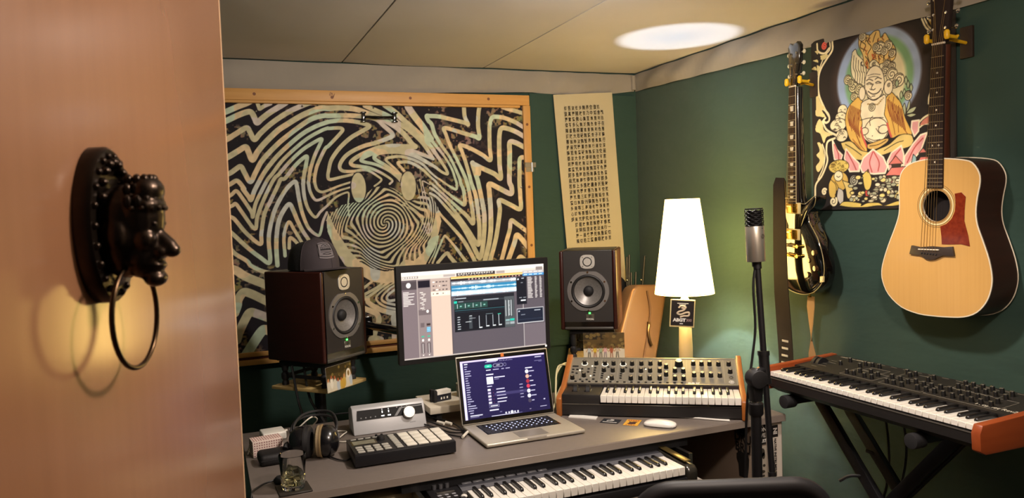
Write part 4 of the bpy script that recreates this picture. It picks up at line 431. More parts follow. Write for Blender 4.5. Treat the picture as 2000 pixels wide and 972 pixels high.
# the head: one continuous cast surface, looking straight out from the door
hd = MB()
def blob(c, r, *a): hd.ball((c[0], -c[1], c[2]), *r, n=16, m=10)
blob((0, .024, -.006), (.030, .026, .043)); blob((0, .038, .006), (.025, .022, .031)); blob((0, .040, -.030), (.020, .018, .020))
blob((0, .049, .016), (.023, .012, .010)); blob((0, .047, .030), (.020, .014, .014))
hd.cyl((0, -.045, -.002), (0, -.064, -.023), .007, .0085, 12); blob((0, .066, -.025), (.0085, .0075, .0068)); blob((.008, .058, -.026), (.006, .006, .005)); blob((-.008, .058, -.026), (.006, .006, .005))
blob((.013, .047, -.014), (.010, .010, .010)); blob((-.013, .047, -.014), (.010, .010, .010))
blob((0, .052, -.038), (.013, .008, .0045)); blob((0, .050, -.050), (.014, .010, .008)); blob((.026, .026, -.008), (.006, .010, .014)); blob((-.026, .026, -.008), (.006, .010, .014))
head = hd.obj('head', M_BRONZE, kn)
md = head.modifiers.new('r', 'REMESH'); md.mode = 'VOXEL'; md.voxel_size = .0019
md = head.modifiers.new('s', 'SMOOTH'); md.iterations = 3; md.factor = .5
evaluated(head, 'head', M_BRONZE)
lf = MB()
for i in range(9):                                                        # leaves and beads of the brow band
    a = R(-70+140*i/8); x = .026*math.sin(a); y = .030+.026*math.cos(a)
    for zz, ln in ((.020, .012), (.031, .011), (.040, .009)):
        q = 1-.25*(zz > .03)-.15*(zz > .035)
        lf.ball((x*q, -y*(1 if zz < .03 else .94), zz), .0042, .004, ln*.55, n=8, m=6)
        lf.ball((x*q, -y*1.08*(1 if zz < .03 else .94), zz-ln*.5), .0026, n=7, m=5)
lf.obj('leaf_crown', M_BRONZE, kn)
ey = MB(); ey.ball((.0105, -.055, .000), .004, .003, .0025); ey.ball((-.0105, -.055, .000), .004, .003, .0025); ey.obj('eyes', M_BRONZE, kn)
MB().torus((0, -.030, -.084), .0475, .0024, (0, 1, 0), 48, 10).obj('ring', mat('ring_bronze', '#4a3a2a', .25, 1), kn)

# ---------------------------------------------------------------- tapestry in its pine frame on the back wall
M_PINE = mat('pine', '#c99a58', .5, noise=(5, .9, '#b88544'), stretch=(1, 14, 14)); M_PINEV = mat('pine_upright', '#c99a58', .5, noise=(5, .9, '#b88544'), stretch=(14, 14, 1))
M_KNOT = mat('pine_knot', '#6e3f1c', .6)
fr = thing('wooden_frame', 'large pine frame on the back wall around the black and cream swirl tapestry', 'picture frame', (0, 3.765, 0))
def rail(name, x0, z0, x1, z1, m, y0=0., y1=.046): return MB().box(x0, y0, z0, x1, y1, z1).obj(name, m, fr, bevel=.0025)
top = rail('top_rail', -.30, 2.050, 1.631, 2.103, M_PINE); rail('top_batten', -.30, 2.036, 1.575, 2.049, M_PINE, -.006, .02)
st = rail('stile', 1.593, .80, 1.634, 2.049, M_PINEV)
low = rail('bottom_rail', -.30, .818, 1.592, .843, M_PINE); rail('groove_strip', -.30, .844, 1.592, .856, mat('groove_brown', '#5a2a18', .6), .012); rail('bottom_batten', -.30, .857, 1.592, .878, M_PINE)  # recessed groove strip in a darker red brown than the pine
for p, x, z in ((top, .245, 2.078), (top, .60, 2.07), (top, .985, 2.075), (top, 1.40, 2.079), (top, -.1, 2.07), (st, 1.613, 1.95), (st, 1.613, 1.62), (st, 1.615, 1.31), (low, .5, .83)):
    MB().cyl((x, -.0004, z), (x, .004, z), .0075, n=10).obj('knot', M_KNOT, p)
for z in (1.745,):
    h = MB().box(1.592, -.003, z-.022, 1.655, .002, z+.004).box(1.598, -.003, z-.045, 1.642, .001, z-.024).cyl((1.632, -.004, z-.045), (1.632, -.004, z+.004), .004, n=8).obj('hinge', M_STEEL, fr)
lettering('IN', .026, M_KNOT, top, (.60, -.001, 2.082), (0, R(20), 0), name='pencil_mark')
ta = thing('tapestry', 'black tapestry with cream zigzag swirls forming a smiling face', 'tapestry', (0, 3.778, 0))
print_sheet('cloth', paint_tapestry(), print_mat('tapestry_print', .9), ta, unit=.001)
MB().box(-.30, .0015, .872, 1.594, .02, 2.046).obj('backing_board', M_MATT, ta)
for x, z in ((.46, 2.027), (.80, 2.025), (1.08, 2.02), (1.572, 1.62), (1.572, 1.40), (1.57, 1.30), (.25, 2.0)): MB().ball((x, -.002, z), .005, n=8, m=6).obj('drawing_pin', M_STEEL, ta)
hk = thing('grab_rail', 'small black metal grab rail across the top of the swirl tapestry', 'rail', (0, 3.776, 0))
for x in (.748, .903):
    MB().box(x-.008, -.012, 1.955, x+.008, 0, 2.002).box(x-.013, -.016, 1.996, x+.013, 0, 2.004).box(x-.013, -.016, 1.953, x+.013, 0, 1.961).obj('end_bracket', M_GLOSS, hk, bevel=.002)
MB().tube([(.756, -.010, 1.979), (.825, -.020, 1.976), (.895, -.010, 1.978)], .0075, 8).obj('grip', M_GLOSS, hk)
# ---------------------------------------------------------------- green cloth panel edge and the paper scroll with the sutra
gp = MB(); n = 30
for i in range(n+1):
    t = i/n; z = .75+1.37*t; x = 1.655-.012*t+.003*math.sin(t*14)
    gp.v += [(x, BY-.016, z), (x+.02, BY-.022-.003*math.sin(t*9), z), (1.72, BY-.014, z), (2.30, BY-.012, z)]
gp.f += [(i*4+k, i*4+k+1, i*4+k+5, i*4+k+4) for i in range(n) for k in range(3)]
tag(gp.obj('green_hanging', M_GREEN, smooth=60), 'dark green cloth hanging behind the paper scroll beside the pine frame', 'hanging cloth')
sl = thing('paper_scroll', 'long cream paper scroll with columns of black brushed characters', 'scroll', (1.780, BY-.030, 2.112), 0)
sl.rotation_euler = (0, R(-3.5), 0)
pv = []; n = 24
for j in range(n+1):
    z = -1.075*j/n; wd = .362-.012*j/n
    for i in range(7):
        x = wd*i/6; pv.append((x, .003*math.sin(i*1.1+j*.25)*(j/n)-.004*(j/n), z))
MB().add(pv, [(j*7+i, (j+1)*7+i, (j+1)*7+i+1, j*7+i+1) for j in range(n) for i in range(6)]).obj('paper', mat('scroll_paper', '#b9ae8e', .85, noise=(4, .9, '#b0a483')), sl, smooth=60)
SUTRA = '觀自在菩薩行深般若波羅蜜多時照見五蘊皆空度一切苦厄舍利子色不異空空不異色色即是空空即是色受想行識亦復如是舍利子是諸法空相不生不滅不垢不淨不增不減是故空中無色無受想行識無眼耳鼻舌身意無色聲香味觸法無眼界乃至無意識界無無明亦無無明盡乃至無老死亦無老死盡無苦集滅道無智亦無得以無所得故菩提薩埵依般若波羅蜜多故心無罣礙無罣礙故無有恐怖遠離顛倒夢想究竟涅槃三世諸佛依般若波羅蜜多故得阿耨多羅三藐三菩提故知般若波羅蜜多是大神咒是大明咒是無上咒是無等等咒能除一切苦真實不虛故說般若波羅蜜多咒即說咒曰揭諦揭諦波羅揭諦波羅僧揭諦菩提薩婆訶摩訶般若波羅蜜多心經'
tx = {}; ink = MB(); random.seed(4); M_INK = mat('brush_ink', '#2a2218', .8)
for ch in sorted(set(SUTRA)):
    me = text_mesh(ch, .0200, M_INK, bold=.0003); tx[ch] = ([tuple(v.co) for v in me.vertices], [tuple(p.vertices) for p in me.polygons]); bpy.data.meshes.remove(me)
col = 0; k = 0
while k < len(SUTRA) and col < 11:
    rows = 25 if col not in (0,) else 24
    for r_ in range(rows):
        if k >= len(SUTRA): break
        v, f = tx[SUTRA[k]]; k += 1; a = random.uniform(-.08, .08)
        x = .286-col*.0222-.0007*r_; z = -.078-(r_+(1 if col == 0 else 0))*.0302
        s0 = len(ink.v); ink.add(v, f); ink.xf(Matrix.Translation((x+random.uniform(-.001, .001), -.0062, z)) @ Matrix.Rotation(a, 4, 'Y') @ Matrix.Scale(random.uniform(.88, 1.05), 4) @ Matrix.Diagonal((.88, 1, 1.28, 1)), s0)
    col += 1
me = bpy.data.meshes.new('brushed_characters'); me.from_pydata(ink.v, [], ink.f); me.materials.append(M_INK); o = inst('brushed_characters', me, sl); o['kind'] = 'stuff'
# ---------------------------------------------------------------- desk
M_DESK = mat('desk_laminate', '#766c66', .42, noise=(60, .8, '#6f665f')); M_DEDGE = mat('desk_edge_lightened', '#8c8076', .28); M_DARK = mat('desk_underside', '#1d1815', .7)
dk = thing('desk', 'wide grey brown laminate desk carrying the laptop and synthesizer', 'desk', (0, 0, 0))
MB().box(.085, 2.184, .704, 1.910, 2.905, .730).obj('desktop', M_DESK, dk, bevel=.003)
MB().box(.086, 2.1815, .7045, 1.909, 2.184, .7285).obj('edge_band', M_DEDGE, dk, bevel=.001, seg=1)  # band colour lightened: the highlight along the front edge is put into it
MB().box(.12, 2.26, 0, .145, 2.86, .704).obj('leg_panel', M_DARK, dk); MB().box(.145, 2.80, .12, 1.77, 2.82, .704).obj('back_panel', M_DARK, dk)
MB().box(.50, 2.20, .672, 1.50, 2.75, .703).obj('tray_housing', M_MATT, dk)
MB().box(.535, 2.03, .588, 1.462, 2.62, .602).obj('keyboard_tray', mat('tray_grey', '#a8a096', .5), dk, bevel=.002)
for x in (.54, 1.45): MB().box(x, 2.12, .602, x+.014, 2.66, .672).obj('tray_runner', M_STEEL, dk)
pd = thing('pedestal', 'narrow pale cabinet covered in stickers under the right end of the desk', 'cabinet', (1.772, 2.197, 0))
M_PED = mat('pedestal_board', '#7d6c5c', .6); M_PEDF = mat('pedestal_front', '#e4d9ca', .55)
MB().box(0, .004, .02, .135, .60, .7035).obj('carcass', M_PED, pd, bevel=.002); MB().box(.004, 0, .03, .131, .004, .700).obj('front', mat('pedestal_front_board', '#9a8c7e', .55), pd)
MB().box(.02, .05, 0, .115, .56, .02).obj('plinth', M_MATT, pd)
def sticker(x0, z0, x1, z1, m, side=False, name='sticker'):
    b = MB()
    if side: b.box(-.0012, x0, z0, 0, x1, z1)
    else: b.box(x0, -.0012, z0, x1, 0, z1)
    return b.obj(name, m, pd)
s = sticker(.021, .628, .058, .716-.013, M_PRINTK)                      # IN SON WE TRUST
lettering('IN', .014, M_PRINTW, s, (.040, -.0018, .697), bold=.0004); lettering('SON', .021, M_PRINTW, s, (.040, -.0018, .682), bold=.0005); lettering('WE', .021, M_PRINTW, s, (.040, -.0018, .661), bold=.0005); lettering('TRUST', .017, M_PRINTW, s, (.040, -.0018, .641), sx=.8, bold=.0005)
s = sticker(.070, .500, .128, .702, M_PEDF)                              # vertical white one
b = MB(); b.box(.085, -.0017, .648, .112, -.0012, .692); b.obj('logo_block', M_PRINTK, s)
lettering('NI', .023, M_PRINTW, s, (.0985, -.0021, .670), (0, R(90), 0), bold=.0012); lettering('NATIVE INSTRUMENTS', .0135, M_PRINTK, s, (.0985, -.0018, .574), (0, R(90), 0), bold=.0006)
s = sticker(.022, .505, .060, .622, mat('sticker_grey', '#b3a898', .6))
f = MB()
for x, z, a, b_ in ((.040, .600, .012, .016), (.046, .588, .007, .012), (.034, .548, .005, .006), (.048, .552, .006, .005), (.042, .530, .010, .006), (.045, .515, .006, .004)): f.cyl((x, -.0018, z), (x, -.0012, z), 1, n=14); f.xf(Matrix.Translation((x, 0, z)) @ Matrix.Diagonal((a, 1, b_, 1)) @ Matrix.Translation((-x, 0, -z)), len(f.v)-28)
f.obj('blots', mat('blot_grey', '#3a352c', .7), s)
s = sticker(.008, .595, .098, .690, M_PED, True)                         # text on the left side
for t_, z in (('DRU', .643), ('BRU', .607)):
    lettering(t_, .046, M_PRINTK, s, (-.0018, .052, z), (0, 0, R(-90)), bold=.0016)
fs = MB()
fs.prism([(.030, .50), (.075, .50), (.078, .545), (.088, .560), (.088, .580), (.070, .590), (.030, .590), (.020, .575), (.022, .545)], -.0018, -.0006, 'x')
for k_ in range(4): fs.prism([(.024+k_*.015, .566), (.036+k_*.015, .566), (.036+k_*.015, .592), (.024+k_*.015, .592)], -.0022, -.0006, 'x')
fs.obj('fist_emblem', M_PRINTK, pd)
sticker(.03, .648, .085, .700, mat('sticker_dark', '#2a221c', .6), True)
sticker(.33, .60, .40, .65, mat('sticker_faint', '#5c4a3c', .6), True)
# box under the desk with a flame sticker, left of the keyboard
bx = thing('storage_box', 'cream box with a yellow flame sticker under the left of the desk', 'box', (.40, 2.24, .0))
MB().box(0, 0, 0, .165, .30, .66).obj('carton', mat('cream_card', '#b9ab8a', .7), bx, bevel=.002)
fl = [(.100, .600), (.125, .615), (.150, .640), (.164, .655), (.162, .630), (.158, .605), (.150, .590), (.110, .585)]
MB().prism(fl, -.0012, 0, 'y').obj('flame_outline', mat('flame_red', '#5a1a14', .6), bx); MB().prism([(.108, .602), (.128, .613), (.146, .634), (.157, .643), (.156, .625), (.152, .608), (.14, .597), (.115, .593)], -.002, -.0012, 'y').obj('flame', mat('flame_yellow', '#e0b030', .6), bx)

# ---------------------------------------------------------------- loudspeakers
M_RED = mat('speaker_veneer', '#3a120b', .36, noise=(9, .8, '#2a0c07'), stretch=(1, 1, 8), coat=.2); M_BAFF = mat('baffle', '#2b2725', .5); M_ALU = mat('ring_alu', '#86827f', .42, .55); M_CONE = mat('glass_cone', '#8d8985', .38, .35, noise=(160, .7, '#716d6a')); M_SURR = mat('surround_rubber', '#1d1c1d', .55); M_TW = mat('tweeter_plate', '#c9c4bb', .4, .4)
def make_speaker(label, loc, rz):
    t = thing('studio_monitor', label, 'loudspeaker', loc, rz, None)
    MB().box(.018, .030, .0, .231, .295, .347).box(.018, .004, 0, .231, .0301, .092).box(.018, .004, .250, .231, .0301, .347).obj('cabinet', M_BLACK, t, bevel=.002)
    for x0, x1 in ((0, .0185), (.2305, .249)): MB().box(x0, 0, 0, x1, .295, .347).obj('side_panel', M_RED, t, bevel=.007, seg=3)
    ring_plate([(.0185, .036), (.2305, .036), (.2305, .346), (.0185, .346)], (.1245, .170), .0742, -.001, 48).obj('front_baffle', M_BAFF, t, smooth=0)
    MB().box(.0185, .0, .001, .2305, .004, .036).obj('port_slot', M_GLOSS, t)
    MB().box(.0185, -.002, .003, .2305, .006, .014).obj('port_lip', mat('port_grey', '#4a4743', .35), t, bevel=.003)
    c = (.1245, -.001, .170)
    # woofer: flat ring with trimmed top and bottom, surround, cone, cap, screws
    w_ = MB(); n = 48; ro, ri = .0925, .074; v = []
    for i in range(n):
        a = 2*math.pi*i/n; zc = max(-.0865, min(.0865, ro*math.sin(a))); v += [(ro*math.cos(a), 0, zc), (ro*math.cos(a)*.985, -.004, zc*.985), (ri*math.cos(a), -.004, ri*math.sin(a)), (ri*math.cos(a), .004, ri*math.sin(a))]
    w_.add(v, [(i*4+k, (i*4+4) % (4*n)+k, (i*4+4) % (4*n)+k+1, i*4+k+1) for i in range(n) for k in range(3)]); w_.xf(Matrix.Translation(c))
    wo = w_.obj('woofer', M_ALU, t)
    MB().lathe([(.0745, .001), (.072, .005), (.068, .0065), (.063, .004), (.061, -.001)], 40, c, (0, -1, 0)).obj('surround', M_SURR, wo)
    MB().lathe([(.0625, -.001), (.05, -.008), (.036, -.016), (.021, -.021)], 40, c, (0, -1, 0)).obj('cone', M_CONE, wo)
    MB().lathe([(.0225, -.022), (.022, -.014), (.019, -.008), (.012, -.004), (0, -.0025)], 28, c, (0, -1, 0)).obj('dust_cap', M_MATT, wo)
    for i in range(6):
        a = R(30+60*i); MB().cyl((c[0]+.0835*math.cos(a), -.004, c[2]+.0835*math.sin(a)), (c[0]+.0835*math.cos(a), -.0085, c[2]+.0835*math.sin(a)), .0042, n=8).obj('screw', M_CHROME, wo)
    tz = .2985; p = []
    for i in range(40):
        a = 2*math.pi*i/40; ca, sa = math.cos(a), math.sin(a); rr = .0305/max(abs(ca)**3.2+abs(sa)**3.2, 1e-6)**(1/3.2); p.append((c[0]+rr*ca*1.06, tz+rr*sa))
    tw = MB().prism(p, -.0045, 0, 'y').obj('tweeter', M_TW, t, bevel=.001, seg=1)
    MB().lathe([(.0205, .0), (.0205, .0048), (.0165, .0052), (.0150, .002)], 28, (c[0], 0, tz), (0, -1, 0)).obj('tweeter_ring', M_SURR, tw)
    MB().lathe([(.0150, .002), (.013, .0), (.006, -.0035), (0, -.001)], 24, (c[0], -.002, tz), (0, -1, 0)).obj('dome', M_CONE, tw)
    for i in range(4):
        a = R(45+90*i); MB().cyl((c[0]+.0285*math.cos(a), -.0045, tz+.0285*math.sin(a)), (c[0]+.0285*math.cos(a), -.0055, tz+.0285*math.sin(a)), .0022, n=8).obj('screw', M_STEEL, tw)
    MB().box(.1285-.0045, -.0035, .0715, .1285+.0045, -.001, .0775).obj('power_light', mat('led_green', '#30e040', .4, emit=('#38ff48', 5)), t, bevel=.001, seg=1)
    b = MB().box(.112, -.0035, .043, .148, -.001, .070).obj('badge', mat('badge_grey', '#7c776a', .35, .7), t, bevel=.001, seg=1)
    lettering('FOCAL', .0105, M_PRINTW, b, (.130, -.0038, .048), bold=.0003); MB().prism([(.124, .054), (.136, .054), (.138, .063), (.130, .068), (.123, .063)], -.0042, -.0035, 'y').obj('emblem', mat('emblem_dark', '#3b392f', .5), b)
    for x in (.03, .219):
        for y in (.03, .265): MB().cyl((x, y, -.005), (x, y, .001), .009, n=10).obj('rubber_foot', M_RUBBER, t)
    return t
spk = make_speaker('red brown studio loudspeaker under the cap, left of the monitor', (.389, 2.910, .946), 38.7)
sp2 = copy_tree(spk); sp2.location = (1.432, 3.042, .965); sp2.rotation_euler = (0, 0, R(-33.8)); sp2['label'] = 'red brown studio loudspeaker in front of the paper scroll'
for s_ in (spk, sp2): s_['group'] = 'pair of studio loudspeakers'
# speaker stands with a tilting tray, carved black riser and a photo card
M_TRAY = mat('tray_wood', '#c9ae74', .55, noise=(8, .8, '#bb9d62'), stretch=(1, 8, 1)); M_POLE = mat('stand_black', '#131215', .45)
def speaker_stand(label, loc, rz, ztop, trayz):
    t = thing('speaker_stand', label, 'speaker stand', (loc[0], loc[1], 0), rz)
    MB().cyl((0, 0, .03), (0, 0, trayz-.02), .022, n=16).obj('pole', M_POLE, t)
    MB().box(-.15, -.15, 0, .15, .15, .014).obj('base_plate', M_POLE, t, bevel=.004); MB().lathe([(.04, .014), (.032, .03), (.024, .05)], 16).obj('collar', M_POLE, t)
    MB().box(-.06, -.06, trayz-.022, .06, .06, trayz-.013).obj('bracket', M_POLE, t)
    MB().box(-.118, -.140, trayz-.013, .118, .140, trayz).obj('tray', M_TRAY, t, bevel=.002)
    return t
def riser(label, loc, rz, z0, z1):
    # a small turned-leg stand that lifts the loudspeaker
    t = thing('speaker_riser', label, 'riser', (loc[0], loc[1], z0), rz); h = z1-z0
    MB().box(-.098, -.115, h-.018, .098, .115, h).obj('top_board', M_MATT, t, bevel=.002)
    MB().box(-.085, -.10, .030, .085, -.088, .042).box(-.085, .088, .030, .085, .10, .042).box(-.092, -.09, .030, -.08, .09, .042).obj('stretcher', M_MATT, t)
    for x in (-.084, .084):
        for y in (-.098, .098):
            MB().lathe([(.0, 0), (.014, 0), (.014, .012), (.010, .018), (.016, .028), (.016, .044), (.009, .052), (.013, .060), (.014, h-.018)], 10, (x, y, 0)).obj('leg', M_MATT, t)
    return t
def local(loc, rz, p): a = R(rz); return (loc[0]+p[0]*math.cos(a)-p[1]*math.sin(a), loc[1]+p[0]*math.sin(a)+p[1]*math.cos(a))
cl = local((.389, 2.910), 38.7, (.1245, .1475)); cr = local((1.432, 3.042), -33.8, (.1245, .1475))
speaker_stand('black pole stand with a pale wood tray under the capped loudspeaker', cl, 42, .946, .845)
riser('black turned leg riser between the pale tray and the capped loudspeaker', cl, 42, .845, .941)
speaker_stand('black pole stand with a pale wood tray behind the synthesizer', cr, -28, .965, .835)
riser('black turned leg riser under the loudspeaker by the scroll', cr, -30, .835, .960)
def photo_card(label, loc, rz, w_, h, paint, tilt=-8):
    t = thing('photo_print', label, 'photo', loc, rz); t.rotation_euler = (R(tilt), 0, R(rz))
    print_sheet('picture', paint(w_, h), print_mat('photo_gloss', .35), t); MB().box(0, .0006, 0, w_, .0016, h).obj('card', M_PRINTW, t)
    return t
def paint_party(w_, h):
    c = Canvas(0, 0, w_, h, 74, 62, '#4a3c1c'); c.rect(0, 0, w_, h*.38, '#d8ccb0'); c.rect(0, h*.7, w_, h, '#33290f'); random.seed(3)
    for k in range(30): c.ell(random.random()*w_, h*(.4+.5*random.random()), .006, .006, random.choice(['#6a5426', '#54441e', '#7a6630', '#3a2c12']))
    for k in range(8):
        x = w_*(.06+k*.125); z = h*(.42+.10*math.sin(k*1.3)); c.ell(x, z-h*.16, .009, .022, random.choice(['#e8e0cc', '#b8c0c4', '#d8d0b8', '#c8a85a'])); c.ell(x, z+h*.06, .005, .007, random.choice(['#c88a5c', '#a85a34']))
    c.ell(w_*.86, h*.55, .013, .018, '#e6dcc8'); c.ell(w_*.86, h*.55, .006, .010, '#8a6a30'); c.ell(w_*.62, h*.2, .013, .02, '#c9a040'); return c
def paint_beach(w_, h):
    c = Canvas(0, 0, w_, h, 90, 72, '#5a4622'); c.rect(0, 0, w_, h*.42, '#d6cab0'); c.rect(0, h*.75, w_*.5, h, '#2a2010'); random.seed(9)
    for k in range(46): c.ell(random.random()*w_, h*(.45+.55*random.random()), .008, .007, random.choice(['#6a5228', '#4a3a1a', '#7c6634', '#33280f', '#8a7440']), .8)
    for k, (x, sh, le) in enumerate(((.14, '#b8bcb8', '#33302c'), (.28, '#d8b840', '#8a4a24'), (.42, '#9fb08a', '#4a4038'), (.53, '#d8a8a8', '#7a6a72'), (.68, '#a85a3c', '#8a4a2c'), (.82, '#c0b098', '#3c3a30'))):
        x *= w_; c.ell(x, h*.36, .0075, .013, sh); c.ell(x, h*.47, .0042, .0055, '#6a4020'); c.line([x-.003, h*.28, x-.005, h*.08], .0034, le); c.line([x+.003, h*.28, x+.005, h*.06], .0034, le); c.line([x-.006, h*.40, x-.013, h*.30], .0024, '#b07848'); c.line([x+.006, h*.40, x+.012, h*.33], .0024, '#b07848')
    return c
pc = photo_card('small photo of a dinner party leaning on the left speaker riser', (.392, 2.868, .846), 42, .148, .094, paint_party, -4)
pc2 = photo_card('small photo of friends on a beach under the right loudspeaker', (cr[0]-.115, cr[1]-.125, .836), -28, .178, .118, paint_beach, -5)
# ---------------------------------------------------------------- cap on the left loudspeaker
def make_cap(loc, rz):
    t = thing('baseball_cap', 'dark trucker cap with a grey patch resting on the left loudspeaker', 'cap', loc, rz)
    M_CAP = mat('cap_cloth', '#3a3235', .85, bump=(300, .3, .001)); M_MESH = mat('cap_mesh', '#0e0c0d', .8, bump=(400, .8, .002))
    n, k = 40, 12
    def P(a, q):
        # a: angle (0 = front, -y), q: 0 rim .. 1 crown
        f = max(0, math.cos(a)); rx, ry = .083, .098
        r_ = math.cos(q*math.pi/2)**(.55+.15*f) if q < 1 else 0
        z = (.098+.014*f)*math.sin(q*math.pi/2)**(.9)
        return Vector((rx*r_*math.sin(a), -ry*r_*math.cos(a)*(1+.04*f), z))
    for name, m, lo, hi in (('front_panel', M_CAP, -72, 72), ('mesh_back', M_MESH, 72, 288)):
        v = []; nn = n//2
        for i in range(nn+1):
            a = R(lo+(hi-lo)*i/nn)
            for j in range(k+1): v.append(P(a, j/k))
        MB().add(v, [(i*(k+1)+j, (i+1)*(k+1)+j, (i+1)*(k+1)+j+1, i*(k+1)+j+1) for i in range(nn) for j in range(k)]).obj(name, m, t, smooth=70)
    sm = MB()
    for lo in (0, 72, -72): sm.tube([P(R(lo), q/8)*1.005 for q in range(9)], .0011, 5)
    sm.obj('seams', M_CAP, t); MB().ball((0, 0, .104), .006, .006, .004).obj('button', M_CAP, t)
    v = []; nn = 24
    for i in range(nn+1):
        a = R(-66+132*i/nn); p = P(a, .02)
        for j in range(6):
            q = j/5; d = .072*q*math.cos(a*1.30)**.8 if abs(a*1.3) < math.pi/2 else 0
            v.append((p.x*(1+.03*q), p.y-d, .004+.004*q-.010*(p.x/.083)**2*q))
    b = MB().add(v, [(i*6+j, (i+1)*6+j, (i+1)*6+j+1, i*6+j+1) for i in range(nn) for j in range(5)])
    b.add([(x, y, z-.0035) for x, y, z in v], [(i*6+j, i*6+j+1, (i+1)*6+j+1, (i+1)*6+j) for i in range(nn) for j in range(5)])
    b.add([q for i in range(nn+1) for q in (v[i*6+5], (v[i*6+5][0], v[i*6+5][1], v[i*6+5][2]-.0035))], [(i*2, i*2+1, i*2+3, i*2+2) for i in range(nn)])
    b.obj('brim', M_CAP, t, smooth=60)
    # curved patch
    pa = MB(); v = []; nx, nz = 10, 7
    sh = lambda u: .036*(1-.18*abs(u)**3)
    for i in range(nx+1):
        for j in range(nz+1):
            u = i/nx*2-1; w_ = j/nz*2-1; a = R(-10+22*u*(1-.12*w_*w_)); q = .40+.21*w_*(1-.10*u*u)
            p = P(a, q); v.append(p*1.016)
    pa.add(v, [(i*(nz+1)+j, (i+1)*(nz+1)+j, (i+1)*(nz+1)+j+1, i*(nz+1)+j+1) for i in range(nx) for j in range(nz)])
    po = pa.obj('patch', mat('patch_grey', '#6d6668', .8), t, smooth=70)
    ln = MB()
    def pp(u, w_, o=1.024): return P(R(-10+22*u), .40+.21*w_)*o
    ln.tube([pp(u*.92, .80-.1*u*u) for u in (-1, -.5, 0, .5, 1)], .0011, 5); ln.tube([pp(u*.92, -.80+.1*u*u) for u in (-1, -.5, 0, .5, 1)], .0011, 5)
    for s_ in (-.92, .92): ln.tube([pp(s_, w_) for w_ in (-.7, 0, .7)], .0011, 5)
    for u in (-.6, -.4, -.2, 0, .2, .4, .6): ln.tube([pp(u-.05, -.14), pp(u, .12), pp(u+.06, -.12)], .0012, 5)
    ln.tube([pp(-.5, .40), pp(-.15, .60), pp(.1, .42), pp(.35, .55), pp(.6, .38)], .0012, 5); ln.tube([pp(-.7, .25), pp(0, .28), pp(.7, .25)], .0009, 5); ln.tube([pp(-.7, -.28), pp(0, -.30), pp(.7, -.28)], .0009, 5)
    ln.tube([pp(-.5, -.50), pp(0, -.42), pp(.5, -.52), pp(0, -.60), pp(-.5, -.50)], .0010, 5)
    ln.obj('stitching', mat('stitch_dark', '#2b2628', .8), po); return t
cp_ = local((.389, 2.910), 38.7, (.098, .125)); cap_ = make_cap((cp_[0], cp_[1], 1.2975), 31); cap_.scale = (1.1, 1.1, 1.1)

# ---------------------------------------------------------------- monitor on its arm
M_SCR = print_mat('screen_glow', .25, .85); M_ALUM = mat('aluminium', '#b6b2aa', .35, .9); M_BEZ = mat('bezel', '#1a191a', .35)
mo = thing('computer_monitor', 'wide flat monitor showing audio mixing software behind the laptop', 'monitor', (.660, 2.846, .923), 1.8)
MB().box(0, .0, 0, .639, .030, .378).obj('housing', mat('monitor_case', '#2a292b', .4), mo, bevel=.006, seg=3)
MB().prism([(0, 0), (.639, 0), (.639, .378), (0, .378)], -.001, .004, 'y').obj('bezel', M_BEZ, mo, bevel=.001, seg=1)
rim = MB(); rim.tube([(.004, .002, .372), (.004, .002, .006)], .0028, 6).tube([(.004, .002, .375), (.635, .002, .375)], .0028, 6).tube([(.635, .002, .372), (.635, .002, .006)], .0028, 6).tube([(.004, .002, .003), (.635, .002, .003)], .0022, 6)
rim.obj('metal_rim', M_STEEL, mo)
MB().box(.615, -.0015, .012, .621, .002, .018).obj('power_light', mat('led_white', '#f4f0e6', .4, emit=('#fff4e0', 3)), mo)
